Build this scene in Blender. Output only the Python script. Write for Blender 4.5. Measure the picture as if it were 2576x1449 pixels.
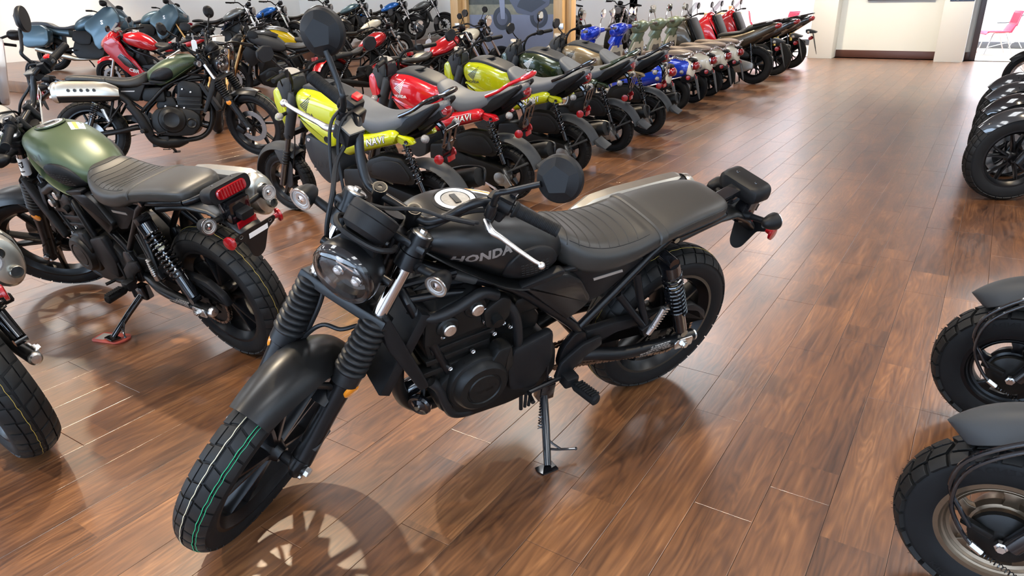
import bpy, math, random
from mathutils import Vector, Matrix, Quaternion
from mathutils.bvhtree import BVHTree
random.seed(7)
PI = math.pi
R_ = math.radians
for o in list(bpy.data.objects):
    bpy.data.objects.remove(o)
SC = bpy.context.scene
COL = SC.collection

# ------------------------------------------------------------------ camera
cam_d = bpy.data.cameras.new('camera')
cam_d.sensor_width = 36.0
cam_d.lens = 1787.14 / 2576 * 36
cam_d.clip_start = 0.05
cam_d.clip_end = 200
cam_o = bpy.data.objects.new('camera', cam_d)
COL.objects.link(cam_o)
cam_o.matrix_world = (Matrix.Translation((0, 0, 1.4865)) @ Matrix.Rotation(R_(33.486), 4, 'Z')
                      @ Matrix.Rotation(R_(90 - 22.70), 4, 'X') @ Matrix.Rotation(R_(-1.446), 4, 'Z'))
SC.camera = cam_o

# ------------------------------------------------------------------ world and exposure
w = bpy.data.worlds.new('sky')
SC.world = w
w.use_nodes = True
bg = w.node_tree.nodes['Background']
bg.inputs[0].default_value = (0.62, 0.78, 1.0, 1)
bg.inputs[1].default_value = 3.0
vs = SC.view_settings
vs.view_transform = 'Standard'
vs.look = 'None'
vs.exposure = 0.10
vs.gamma = 1.0
vs.use_curve_mapping = False

CEIL = 3.7
cy = SC.cycles
cy.max_bounces = 6
cy.diffuse_bounces = 4
cy.glossy_bounces = 2
cy.transmission_bounces = 4
cy.transparent_max_bounces = 8
cy.caustics_reflective = False
cy.caustics_refractive = False
cy.sample_clamp_indirect = 4.0
cy.use_adaptive_sampling = True
cy.adaptive_threshold = 0.04
cy.adaptive_min_samples = 12
cy.use_light_tree = False
def area_light(name, loc, rot, sx, sy, power, color):
    d = bpy.data.lights.new(name, 'AREA')
    d.shape = 'RECTANGLE'
    d.size, d.size_y = sx, sy
    d.energy = power
    d.color = color
    o = bpy.data.objects.new(name, d)
    o.location = loc
    o.rotation_euler = rot
    COL.objects.link(o)
    return o
# daylight entering through the shop-front windows (behind the camera and on the far left); the back room gets added overhead fill lamps 
area_light('daylight_front_window', (-6.8, -5.35, 1.6), (R_(90), 0, 0), 24.0, 2.3, 1100, (0.55, 0.74, 1.0))
area_light('daylight_side_window', (5.85, 3.0, 1.75), (0, R_(90), 0), 2.0, 12.0, 140, (0.62, 0.80, 1.0))
area_light('daylight_fill_back_room', (0.3, 19.3, 3.3), (0, 0, 0), 2.4, 2.2, 1100, (0.80, 0.90, 1.0))  # unseen overhead lamp added so the room behind and its doorway glare are bright
area_light('daylight_fill_back_room', (-4.9, 19.2, 3.3), (0, 0, 0), 3.6, 2.2, 260, (0.90, 0.92, 1.0))  # second unseen fill lamp, added over the left part of that room

# ------------------------------------------------------------------ materials
MATS = {}
def mat(name, color=(0.5, 0.5, 0.5), rough=0.5, metal=0.0, spec=0.5, coat=0.0, coat_r=0.05, trans=0.0,
        emit=None, estr=0.0, ior=1.45, noise=0.0, nscale=60, bump=0.0, bscale=300, alpha=1.0, sheen=0.0):
    if name in MATS:
        return MATS[name]
    m = bpy.data.materials.new(name)
    m.use_nodes = True
    nt = m.node_tree
    b = nt.nodes['Principled BSDF']
    b.inputs['Base Color'].default_value = (*color, 1)
    b.inputs['Roughness'].default_value = rough
    b.inputs['Metallic'].default_value = metal
    b.inputs['Specular IOR Level'].default_value = spec
    b.inputs['IOR'].default_value = ior
    b.inputs['Coat Weight'].default_value = coat
    b.inputs['Coat Roughness'].default_value = coat_r
    b.inputs['Transmission Weight'].default_value = trans
    b.inputs['Alpha'].default_value = alpha
    if emit:
        b.inputs['Emission Color'].default_value = (*emit, 1)
        b.inputs['Emission Strength'].default_value = estr
    if noise > 0 or bump > 0:
        tc = nt.nodes.new('ShaderNodeTexCoord')
        if noise > 0:
            n = nt.nodes.new('ShaderNodeTexNoise')
            n.inputs['Scale'].default_value = nscale
            n.inputs['Detail'].default_value = 4
            nt.links.new(tc.outputs['Object'], n.inputs['Vector'])
            mx = nt.nodes.new('ShaderNodeMix')
            mx.data_type = 'RGBA'
            mx.inputs['A'].default_value = (*[c * (1 - noise) for c in color], 1)
            mx.inputs['B'].default_value = (*[min(1, c * (1 + noise)) for c in color], 1)
            nt.links.new(n.outputs['Fac'], mx.inputs['Factor'])
            nt.links.new(mx.outputs['Result'], b.inputs['Base Color'])
            mr = nt.nodes.new('ShaderNodeMapRange')
            mr.inputs['To Min'].default_value = max(0.02, rough - 0.12 * min(1, noise * 2))
            mr.inputs['To Max'].default_value = min(1, rough + 0.12 * min(1, noise * 2))
            nt.links.new(n.outputs['Fac'], mr.inputs['Value'])
            nt.links.new(mr.outputs['Result'], b.inputs['Roughness'])
        if bump > 0:
            n2 = nt.nodes.new('ShaderNodeTexNoise')
            n2.inputs['Scale'].default_value = bscale
            n2.inputs['Detail'].default_value = 3
            nt.links.new(tc.outputs['Object'], n2.inputs['Vector'])
            bp = nt.nodes.new('ShaderNodeBump')
            bp.inputs['Strength'].default_value = bump
            bp.inputs['Distance'].default_value = 0.002
            nt.links.new(n2.outputs['Fac'], bp.inputs['Height'])
            nt.links.new(bp.outputs['Normal'], b.inputs['Normal'])
    MATS[name] = m
    return m

mat('matte_black', (0.006, 0.006, 0.006), 0.33, spec=0.42)
mat('satin_black', (0.005, 0.005, 0.0055), 0.32, spec=0.3)
mat('frame_black', (0.004, 0.004, 0.0045), 0.28, spec=0.3)
mat('engine_black', (0.005, 0.0048, 0.0045), 0.42, spec=0.25)
mat('plastic_black', (0.006, 0.006, 0.0065), 0.48, spec=0.25)
mat('plastic_grey', (0.028, 0.03, 0.033), 0.5, spec=0.25)
mat('gloss_black', (0.006, 0.006, 0.007), 0.09, spec=0.5, coat=0.6, coat_r=0.03)
mat('rubber', (0.007, 0.007, 0.0073), 0.62, spec=0.2, noise=0.25, nscale=30)
mat('rubber_tread', (0.009, 0.0088, 0.0085), 0.55, spec=0.25, noise=0.35, nscale=18)
mat('boot_rubber', (0.008, 0.008, 0.0085), 0.42, spec=0.28)
mat('vinyl', (0.020, 0.0185, 0.016), 0.44, spec=0.5)
mat('vinyl_grey', (0.080, 0.088, 0.10), 0.5, spec=0.25)
mat('vinyl_brown', (0.15, 0.11, 0.08), 0.5, spec=0.4)
mat('chrome', (0.80, 0.80, 0.82), 0.06, 1.0)
mat('steel', (0.55, 0.54, 0.53), 0.25, 1.0, noise=0.12, nscale=200)
mat('aluminium', (0.62, 0.61, 0.59), 0.28, 1.0, noise=0.1, nscale=120)
mat('champagne_metal', (0.42, 0.40, 0.35), 0.34, 1.0, noise=0.08, nscale=40)
mat('bronze_metal', (0.15, 0.11, 0.075), 0.32, 0.8, noise=0.15, nscale=60)
mat('chain_metal', (0.22, 0.15, 0.11), 0.35, 1.0, noise=0.3, nscale=300)
mat('gold_metal', (0.75, 0.48, 0.12), 0.25, 1.0)
mat('fork_gold', (0.40, 0.24, 0.10), 0.3, 1.0)
mat('cast_metal', (0.30, 0.29, 0.27), 0.42, 1.0, noise=0.3, nscale=80)
mat('white_print', (0.78, 0.78, 0.76), 0.5)
mat('orange_print', (0.85, 0.28, 0.05), 0.5)
mat('silver_print', (0.33, 0.30, 0.27), 0.38, 0.4)
mat('black_print', (0.012, 0.012, 0.012), 0.5)
mat('dark_print', (0.05, 0.06, 0.045), 0.5)
mat('paper', (0.85, 0.85, 0.83), 0.7)
mat('red_lens', (0.22, 0.0015, 0.004), 0.06, spec=0.6, coat=0.8, coat_r=0.03)
mat('red_reflector', (0.26, 0.003, 0.006), 0.22, spec=0.6, coat=0.5)
mat('red_switch', (0.75, 0.02, 0.02), 0.35)
mat('amber', (0.72, 0.24, 0.015), 0.18, spec=0.6, coat=0.5)
mat('clear_lens', (0.85, 0.85, 0.85), 0.12, trans=0.75, ior=1.3)
mat('glass_lens', (0.96, 0.96, 0.97), 0.02, trans=1.0, ior=1.25)
mat('led_dark', (0.030, 0.024, 0.020), 0.2, 0.4)
mat('mirror_glass', (0.85, 0.87, 0.88), 0.02, 1.0)
mat('mirror_dark', (0.02, 0.021, 0.023), 0.25, spec=0.5)
mat('screen', (0.10, 0.105, 0.11), 0.06, spec=0.6, trans=0.55, ior=1.2)
mat('gauge_face', (0.30, 0.29, 0.27), 0.2, coat=0.8)
mat('yellow_paint_mark', (0.42, 0.30, 0.05), 0.6)
mat('cream_mark', (0.72, 0.66, 0.45), 0.6)
mat('green_mark', (0.02, 0.33, 0.15), 0.6)
mat('paint_green', (0.050, 0.070, 0.036), 0.36, 0.2, spec=0.4)
mat('paint_lime', (0.37, 0.40, 0.004), 0.18, spec=0.5, coat=0.7, coat_r=0.04)
mat('paint_red', (0.42, 0.006, 0.012), 0.16, spec=0.5, coat=0.8, coat_r=0.04)
mat('paint_candy_red', (0.36, 0.003, 0.008), 0.2, 0.3, coat=0.9, coat_r=0.03)
mat('paint_dark_green', (0.018, 0.030, 0.012), 0.22, 0.3, coat=0.8, coat_r=0.05)
mat('paint_tan', (0.19, 0.145, 0.085), 0.25, 0.35, coat=0.7, coat_r=0.05)
mat('paint_blue', (0.006, 0.035, 0.42), 0.16, 0.2, coat=0.8, coat_r=0.04)
mat('paint_sky_blue', (0.01, 0.13, 0.50), 0.18, 0.35, coat=0.8, coat_r=0.04)
mat('paint_cream', (0.62, 0.58, 0.46), 0.18, coat=0.7, coat_r=0.04)
mat('paint_white', (0.72, 0.72, 0.70), 0.16, coat=0.7, coat_r=0.04)
mat('paint_sage', (0.13, 0.16, 0.10), 0.3, 0.3, coat=0.4, coat_r=0.08)
mat('paint_steel_blue', (0.055, 0.10, 0.13), 0.32, 0.45, coat=0.3, coat_r=0.15)
mat('paint_bronze', (0.055, 0.043, 0.028), 0.28, 0.5, coat=0.5, coat_r=0.08)
mat('paint_yellow', (0.72, 0.50, 0.01), 0.16, coat=0.8, coat_r=0.04)
mat('paint_grey', (0.16, 0.17, 0.16), 0.3, 0.4, coat=0.6, coat_r=0.06)
mat('paint_gloss_black', (0.006, 0.006, 0.007), 0.1, coat=1.0, coat_r=0.02)
mat('fender_grey', (0.035, 0.037, 0.039), 0.5, spec=0.25)
mat('brown_panel', (0.055, 0.042, 0.035), 0.5)
mat('beige_panel', (0.50, 0.44, 0.33), 0.4)
mat('mark_black', (0.012, 0.012, 0.012), 0.4)
mat('mark_white', (0.75, 0.75, 0.75), 0.4)
mat('rail_paint', (0.006, 0.006, 0.007), 0.1, coat=0.8, coat_r=0.03)
mat('chair_red', (0.55, 0.012, 0.05), 0.3, coat=0.3)
mat('poster_sky', (0.20, 0.19, 0.13), 0.4, noise=0.6, nscale=9)
mat('poster_trees', (0.05, 0.055, 0.045), 0.4, noise=0.6, nscale=14)
mat('poster_road', (0.17, 0.19, 0.26), 0.4, noise=0.12, nscale=6)
mat('poster_dark', (0.03, 0.035, 0.05), 0.4)
mat('poster_mid', (0.08, 0.09, 0.13), 0.4)
mat('poster_light', (0.22, 0.24, 0.32), 0.4)
mat('navy', (0.02, 0.04, 0.09), 0.4)
mat('dark_frame', (0.05, 0.042, 0.045), 0.3)
mat('pad_red', (0.30, 0.045, 0.028), 0.55)
mat('bush_orange', (0.75, 0.25, 0.10), 0.5)
mat('lid_grey', (0.10, 0.095, 0.085), 0.45)
mat('signal_bowl', (0.42, 0.41, 0.40), 0.35, 0.2, coat=0.6)
mat('fork_chrome', (0.50, 0.47, 0.45), 0.10, 1.0)
mat('label_dark', (0.035, 0.033, 0.03), 0.4)
mat('tank_letter', (0.20, 0.18, 0.165), 0.4, 0.3)

def thin_glass(name, col, rough=0.02, tint=(1, 1, 1)):
    m = bpy.data.materials.new(name)
    m.use_nodes = True
    nt = m.node_tree
    for n in list(nt.nodes):
        nt.nodes.remove(n)
    out = nt.nodes.new('ShaderNodeOutputMaterial')
    mx = nt.nodes.new('ShaderNodeMixShader')
    tr = nt.nodes.new('ShaderNodeBsdfTransparent')
    tr.inputs[0].default_value = (*tint, 1)
    gl = nt.nodes.new('ShaderNodeBsdfGlossy')
    gl.inputs[0].default_value = (*col, 1)
    gl.inputs['Roughness'].default_value = rough
    lw = nt.nodes.new('ShaderNodeLayerWeight')
    lw.inputs[0].default_value = 0.5
    pw = nt.nodes.new('ShaderNodeMath')
    pw.operation = 'POWER'
    pw.inputs[1].default_value = 4.0
    nt.links.new(lw.outputs['Facing'], pw.inputs[0])
    mr = nt.nodes.new('ShaderNodeMapRange')
    mr.inputs['To Min'].default_value = 0.05
    mr.inputs['To Max'].default_value = 1.0
    nt.links.new(pw.outputs[0], mr.inputs['Value'])
    nt.links.new(mr.outputs[0], mx.inputs[0])
    nt.links.new(tr.outputs[0], mx.inputs[1])
    nt.links.new(gl.outputs[0], mx.inputs[2])
    nt.links.new(mx.outputs[0], out.inputs[0])
    MATS[name] = m
thin_glass('thin_glass', (1, 1, 1), 0.02, (0.96, 0.95, 0.94))
thin_glass('smoke_glass', (1, 1, 1), 0.03, (0.42, 0.43, 0.45))
mat('led_glass', (0.55, 0.52, 0.50), 0.05, 0.5, coat=1.0, coat_r=0.02)
mat('paint_dark_grey', (0.030, 0.031, 0.033), 0.14, 0.3, coat=0.9, coat_r=0.03)
mat('disc_steel', (0.26, 0.25, 0.24), 0.34, 1.0, noise=0.15, nscale=60)
# ------------------------------------------------------------------ mesh helpers
class MB:
    """collects shapes; build() links them as one mesh object"""
    def __init__(s):
        s.v, s.f, s.m = [], [], []
    def add(s, vf, m=0):
        v, f = vf
        n = len(s.v)
        s.v += [tuple(p) for p in v]
        s.f += [tuple(i + n for i in q) for q in f]
        s.m += [m] * len(f)
        return s
    def mirror_y(s):
        n = len(s.v)
        s.v += [(x, -y, z) for x, y, z in s.v]
        s.f += [tuple(reversed([i + n for i in q])) for q in s.f]
        s.m += s.m[:]
        return s

def mesh_of(name, mb, mats, angle=35, fix=True):
    if isinstance(mats, str):
        mats = [mats]
    me = bpy.data.meshes.new(name)
    me.from_pydata(mb.v, [], mb.f)
    for m in mats:
        me.materials.append(MATS[m])
    if len(mats) > 1:
        me.polygons.foreach_set('material_index', mb.m)
    if fix:
        import bmesh
        b = bmesh.new()
        b.from_mesh(me)
        bmesh.ops.recalc_face_normals(b, faces=b.faces)
        b.to_mesh(me)
        b.free()
    me.update()
    me.shade_smooth()
    me.set_sharp_from_angle(angle=R_(angle))
    return me

def link(name, data, parent=None, mtx=None):
    o = bpy.data.objects.new(name, data)
    COL.objects.link(o)
    if parent is not None:
        o.parent = parent
    if mtx is not None:
        o.matrix_basis = mtx
    return o

def ob(name, mb, mats, parent=None, mtx=None, angle=35, label=None):
    o = link(name, mesh_of(name, mb, mats, angle), parent, mtx)
    if label:
        o['label'] = label
    return o

def one(name, vf, mats, parent=None, mtx=None, angle=35, label=None):
    return ob(name, MB().add(vf), mats, parent, mtx, angle, label)

def tag(o, label, cat, group=None, kind=None):
    o['label'] = label
    o['category'] = cat
    if group:
        o['group'] = group
    if kind:
        o['kind'] = kind
    return o

def thing(name, label, cat, mtx=None, group=None):
    o = bpy.data.objects.new(name, None)
    o.empty_display_size = 0.1
    COL.objects.link(o)
    if mtx is not None:
        o.matrix_basis = mtx
    return tag(o, label, cat, group)

def struct(o):
    o['kind'] = 'structure'
    return o

def kids(o, cache={}):
    return list(o.children)

def dup(root, mtx, label, group=None, swap=None, skip=(), steer=None):
    """copy a thing with parts and sub-parts; swap = {material: material}"""
    def cp(o, parent):
        c = o.copy()
        COL.objects.link(c)
        c.parent = parent
        if swap and o.type == 'MESH' and any(m and m.name in swap for m in o.data.materials):
            key = (o.data.name, tuple(sorted(swap.items())))
            if key not in SWAPPED:
                d = o.data.copy()
                for i, m in enumerate(d.materials):
                    if m and m.name in swap:
                        d.materials[i] = MATS[swap[m.name]]
                SWAPPED[key] = d
            c.data = SWAPPED[key]
        if steer is not None and o.get('steered'):
            c.matrix_basis = steer
        for ch in o.children:
            cp(ch, c)
        return c
    r = root.copy()
    COL.objects.link(r)
    r.matrix_basis = mtx
    r['label'] = label
    if group:
        r['group'] = group
    for ch in root.children:
        if ch.name.split('.')[0] in skip:
            continue
        cp(ch, r)
    return r
SWAPPED = {}

def V(*a):
    return Vector(a)

def frame_for(d):
    d = Vector(d).normalized()
    u = Vector((0, 0, 1)) if abs(d.z) < 0.9 else Vector((1, 0, 0))
    a = d.cross(u).normalized()
    return a, d.cross(a).normalized(), d

def spline(pts, k=6, closed=False):
    P = [Vector(p) for p in pts]
    n = len(P)
    if n < 3:
        return P
    out = []
    seg = n if closed else n - 1
    for i in range(seg):
        if closed:
            p0, p1, p2, p3 = P[(i - 1) % n], P[i], P[(i + 1) % n], P[(i + 2) % n]
        else:
            p1, p2 = P[i], P[i + 1]
            p0 = P[i - 1] if i else p1 * 2 - p2
            p3 = P[i + 2] if i + 2 < n else p2 * 2 - p1
        for j in range(k):
            t = j / k
            out.append(0.5 * ((2 * p1) + (p2 - p0) * t + (2 * p0 - 5 * p1 + 4 * p2 - p3) * t * t
                              + (3 * p1 - p0 - 3 * p2 + p3) * t ** 3))
    if not closed:
        out.append(P[-1])
    return out

def tube(pts, r, n=10, k=0, closed=False, caps=True, ecc=None):
    """swept circle; k>0 smooths the path; r may be a list per path point"""
    P = spline(pts, k, closed) if k else [Vector(p) for p in pts]
    m = len(P)
    if isinstance(r, (list, tuple)):
        rr = []
        for i in range(m):
            t = i / (m - 1) * (len(r) - 1)
            a = min(int(t), len(r) - 2)
            rr.append(r[a] + (r[a + 1] - r[a]) * (t - a))
    else:
        rr = [r] * m
    vs_, fs = [], []
    prev = None
    for i in range(m):
        if closed:
            d = P[(i + 1) % m] - P[(i - 1) % m]
        else:
            d = P[min(i + 1, m - 1)] - P[max(i - 1, 0)]
        d.normalize()
        if prev is None:
            a, b, _ = frame_for(d)
        else:
            a = prev - d * prev.dot(d)
            if a.length < 1e-6:
                a, _, _ = frame_for(d)
            a.normalize()
            b = d.cross(a)
        prev = a
        for j in range(n):
            t = 2 * PI * j / n
            vs_.append(P[i] + (a * math.cos(t) + b * math.sin(t)) * rr[i])
    rings = m if closed else m - 1
    for i in range(rings):
        for j in range(n):
            q = (i + 1) % m
            fs.append((i * n + j, i * n + (j + 1) % n, q * n + (j + 1) % n, q * n + j))
    if caps and not closed:
        fs.append(tuple(range(n - 1, -1, -1)))
        fs.append(tuple((m - 1) * n + j for j in range(n)))
    return vs_, fs

def lathe(prof, o=(0, 0, 0), d=(0, 1, 0), n=32, arc=None, closed=False, cap=True):
    """prof: list of (axial, radius) revolved around axis d through o"""
    a, b, d = frame_for(d)
    if abs(d.y) > 0.99:
        a, b = Vector((1, 0, 0)), Vector((0, 0, 1))
    o = Vector(o)
    vs_, fs = [], []
    a0, a1 = arc if arc else (0, 2 * PI)
    m = n + 1 if arc else n
    for (ax, r) in prof:
        for j in range(m):
            t = a0 + (a1 - a0) * j / n
            vs_.append(o + d * ax + (a * math.cos(t) + b * math.sin(t)) * r)
    L = len(prof)
    rng = L if closed else L - 1
    for i in range(rng):
        q = (i + 1) % L
        for j in range(n):
            j2 = j + 1 if arc else (j + 1) % n
            fs.append((i * m + j, i * m + j2, q * m + j2, q * m + j))
    if not closed and not arc and cap:
        if prof[0][1] > 1e-6:
            fs.append(tuple(range(m)))
        if prof[-1][1] > 1e-6:
            fs.append(tuple((L - 1) * m + j for j in range(m - 1, -1, -1)))
    return vs_, fs

def disc(o, d, r, h, n=24, bev=0.0):
    p = [(0, r - bev), (bev, r), (h - bev, r), (h, r - bev)] if bev else [(0, r), (h, r)]
    return lathe(p, o, d, n)

def ball(o, r, n=14, s=(1, 1, 1)):
    m = n // 2
    o = Vector(o)
    vs_, fs = [], []
    for i in range(m + 1):
        p = PI * i / m
        for j in range(n):
            t = 2 * PI * j / n
            vs_.append(o + Vector((r * s[0] * math.sin(p) * math.cos(t), r * s[1] * math.sin(p) * math.sin(t), r * s[2] * math.cos(p))))
    for i in range(m):
        for j in range(n):
            fs.append((i * n + j, i * n + (j + 1) % n, (i + 1) * n + (j + 1) % n, (i + 1) * n + j))
    return vs_, fs

def inset2(pts, b):
    n = len(pts)
    A = sum(pts[i][0] * pts[(i + 1) % n][1] - pts[(i + 1) % n][0] * pts[i][1] for i in range(n))
    sg = 1 if A > 0 else -1
    out = []
    for i in range(n):
        p0, p1, p2 = Vector(pts[i - 1]), Vector(pts[i]), Vector(pts[(i + 1) % n])
        e1 = (p1 - p0)
        e2 = (p2 - p1)
        if e1.length < 1e-9 or e2.length < 1e-9:
            out.append(tuple(p1))
            continue
        e1.normalize()
        e2.normalize()
        n1 = Vector((-e1.y, e1.x)) * sg
        n2 = Vector((-e2.y, e2.x)) * sg
        c = max(0.35, 1 + n1.dot(n2))
        out.append(tuple(p1 + (n1 + n2) * (b / c)))
    return out

def roundpoly(pts, r, k=4):
    out = []
    n = len(pts)
    for i in range(n):
        p0, p1, p2 = Vector(pts[i - 1]), Vector(pts[i]), Vector(pts[(i + 1) % n])
        a = p0 - p1
        b = p2 - p1
        rr = min(r, a.length * 0.48, b.length * 0.48)
        a = p1 + a.normalized() * rr
        b = p1 + b.normalized() * rr
        for j in range(k + 1):
            t = j / k
            out.append(tuple((1 - t) ** 2 * a + 2 * t * (1 - t) * p1 + t * t * b))
    return out

def prism(pts, h0, h1, fn=None, bev=0.0, r=0.0, k=3):
    """extrude a 2D outline; fn(u,v,h)->xyz, default side view (x,z) with h=y"""
    if fn is None:
        fn = lambda u, v_, h: (u, h, v_)
    if r:
        pts = roundpoly(pts, r, k)
    n = len(pts)
    lay = []
    s = 1 if h1 > h0 else -1
    if bev:
        ins = inset2(pts, bev)
        ins2 = inset2(pts, bev * 0.3)
        lay = [(ins, h0), (ins2, h0 + s * bev * 0.3), (pts, h0 + s * bev), (pts, h1 - s * bev), (ins2, h1 - s * bev * 0.3), (ins, h1)]
    else:
        lay = [(pts, h0), (pts, h1)]
    vs_, fs = [], []
    for (pp, h) in lay:
        vs_ += [fn(p[0], p[1], h) for p in pp]
    for i in range(len(lay) - 1):
        for j in range(n):
            fs.append((i * n + j, i * n + (j + 1) % n, (i + 1) * n + (j + 1) % n, (i + 1) * n + j))
    fs.append(tuple(range(n)))
    fs.append(tuple((len(lay) - 1) * n + j for j in range(n - 1, -1, -1)))
    return vs_, fs

def box(c, s, bev=0.004, rot=None):
    c = Vector(c)
    x, y, z = s[0] / 2, s[1] / 2, s[2] / 2
    pts = [(-x, -z), (x, -z), (x, z), (-x, z)]
    v, f = prism(pts, -y, y, None, min(bev, x * .45, y * .45, z * .45) if bev else 0)
    M = rot if rot is not None else Matrix.Identity(3)
    return [c + M @ Vector(p) for p in v], f

def rotm(ax=0, ay=0, az=0):
    return (Matrix.Rotation(R_(az), 3, 'Z') @ Matrix.Rotation(R_(ay), 3, 'Y') @ Matrix.Rotation(R_(ax), 3, 'X'))

def loft(rings, closed=True, cap0=True, cap1=True):
    n = len(rings[0])
    vs_, fs = [], []
    for r in rings:
        vs_ += [tuple(p) for p in r]
    for i in range(len(rings) - 1):
        for j in range(n if closed else n - 1):
            fs.append((i * n + j, i * n + (j + 1) % n, (i + 1) * n + (j + 1) % n, (i + 1) * n + j))
    if closed and cap0:
        fs.append(tuple(range(n - 1, -1, -1)))
    if closed and cap1:
        fs.append(tuple((len(rings) - 1) * n + j for j in range(n)))
    return vs_, fs

def interp(keys, x):
    """keys: sorted list of (x, a, b, ...) -> smooth interpolation"""
    ks = keys if keys[0][0] < keys[-1][0] else keys[::-1]
    if x <= ks[0][0]:
        return ks[0][1:]
    if x >= ks[-1][0]:
        return ks[-1][1:]
    for i in range(len(ks) - 1):
        if ks[i][0] <= x <= ks[i + 1][0]:
            p1, p2 = ks[i], ks[i + 1]
            p0 = ks[i - 1] if i else p1
            p3 = ks[i + 2] if i + 2 < len(ks) else p2
            h = p2[0] - p1[0]
            t = (x - p1[0]) / h
            out = []
            for c in range(1, len(p1)):
                m1 = (p2[c] - p0[c]) / max(1e-6, p2[0] - p0[0]) * h
                m2 = (p3[c] - p1[c]) / max(1e-6, p3[0] - p1[0]) * h
                out.append((2 * t ** 3 - 3 * t ** 2 + 1) * p1[c] + (t ** 3 - 2 * t ** 2 + t) * m1
                           + (-2 * t ** 3 + 3 * t ** 2) * p2[c] + (t ** 3 - t ** 2) * m2)
            return tuple(out)

def body(keys, nx=24, na=28, e_top=2.4, e_bot=3.0, disp=None, xs=None, ymid=None):
    """body along x: keys (x, half_width, z_bottom, z_top[, z of widest]) with superellipse sections"""
    x0, x1 = keys[0][0], keys[-1][0]
    rings = []
    if xs is None:
        xs = [x0 + (x1 - x0) * (0.5 - 0.5 * math.cos(PI * i / nx)) for i in range(nx + 1)]
    for x in xs:
        k = interp(keys, x)
        hw, zb, zt = k[0], k[1], k[2]
        zm = k[3] if len(k) > 3 else (zb + zt) / 2
        ring = []
        for j in range(na):
            t = 2 * PI * j / na
            c, s = math.cos(t), math.sin(t)
            e = e_top if s >= 0 else e_bot
            y = hw * math.copysign(abs(c) ** (2 / e), c)
            h = (zt - zm) if s >= 0 else (zm - zb)
            z = zm + h * math.copysign(abs(s) ** (2 / e), s)
            p = (x, y, z)
            if disp:
                p = disp(*p)
            ring.append(p)
        rings.append(ring)
    return loft(rings)

def helix(p0, p1, R, turns, r, n=7, per=14):
    a, b, d = frame_for(Vector(p1) - Vector(p0))
    L = (Vector(p1) - Vector(p0)).length
    pts = []
    N = int(turns * per)
    for i in range(N + 1):
        t = 2 * PI * i / per
        pts.append(Vector(p0) + d * (L * i / N) + (a * math.cos(t) + b * math.sin(t)) * R)
    return tube(pts, r, n)

def bellows(p0, p1, r0, r1, pleats, amp, n=24):
    d = Vector(p1) - Vector(p0)
    L = d.length
    prof = []
    N = pleats * 6
    for i in range(N + 1):
        t = i / N
        prof.append((L * t, r0 + (r1 - r0) * t + amp * (abs(math.sin(PI * t * pleats)) ** 0.75 - 0.5) * 2 * 0.5))
    return lathe(prof, p0, d, n)

def arc_pts(c, r, a0, a1, n, y=0.0):
    return [(c[0] + r * math.cos(R_(a0 + (a1 - a0) * i / n)), y, c[1] + r * math.sin(R_(a0 + (a1 - a0) * i / n))) for i in range(n + 1)]

def fender(c, R, a0, a1, hw, drop, n=28, m=12, thick=0.003, e=2.2, flare=None):
    """curved shell over a wheel in the x-z plane"""
    outer, inner = [], []
    for i in range(n + 1):
        a = R_(a0 + (a1 - a0) * i / n)
        t = i / n
        w = hw * (flare(t) if flare else 1)
        ro, ri = [], []
        for j in range(m + 1):
            s = -1 + 2 * j / m
            y = w * s
            dz = drop * (abs(s) ** e)
            for lst, off in ((ro, 0), (ri, -thick)):
                r = R - dz + off
                yy = y * (1 if off == 0 else (1 - thick / max(w, .01)))
                lst.append((c[0] + r * math.cos(a), yy, c[1] + r * math.sin(a)))
        outer.append(ro + ri[::-1])
    return loft(outer)

# ---- lettering
def text_mesh(txt, size, fn, shear=0.0, bold=0.0, spacing=1.0, fine=0.0, sx=1.0):
    """flat lettering mapped through fn(u,v)->xyz; u runs along the text, centred"""
    c = bpy.data.curves.new('t', 'FONT')
    c.body = txt
    c.size = size
    c.align_x = 'CENTER'
    c.align_y = 'CENTER'
    c.shear = shear
    c.offset = bold
    c.space_character = spacing
    c.resolution_u = 2
    o = bpy.data.objects.new('t', c)
    COL.objects.link(o)
    dg = bpy.context.evaluated_depsgraph_get()
    me = bpy.data.meshes.new_from_object(o.evaluated_get(dg))
    bpy.data.objects.remove(o)
    if fine:
        import bmesh
        b = bmesh.new()
        b.from_mesh(me)
        bmesh.ops.triangulate(b, faces=b.faces)
        for _ in range(4):
            es = [e for e in b.edges if e.calc_length() > fine]
            if not es:
                break
            bmesh.ops.subdivide_edges(b, edges=es, cuts=1)
            bmesh.ops.triangulate(b, faces=b.faces)
        b.to_mesh(me)
        b.free()
    vs_ = [fn(v.co.x * sx, v.co.y) for v in me.vertices]
    fs = [tuple(p.vertices) for p in me.polygons]
    bpy.data.meshes.remove(me)
    return vs_, fs

def bvh_of(vf):
    v, f = vf
    return BVHTree.FromPolygons([Vector(p) for p in v], [list(q) for q in f])

def on_side(bvh, side, off=0.0008, default=0.1):
    """map (x,z) to the surface seen from +y or -y"""
    def fn(x, z):
        h = bvh.ray_cast(Vector((x, side * 2, z)), Vector((0, -side, 0)))
        y = h[0].y if h[0] else side * default
        return Vector((x, y + side * off, z))
    return fn

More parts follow.
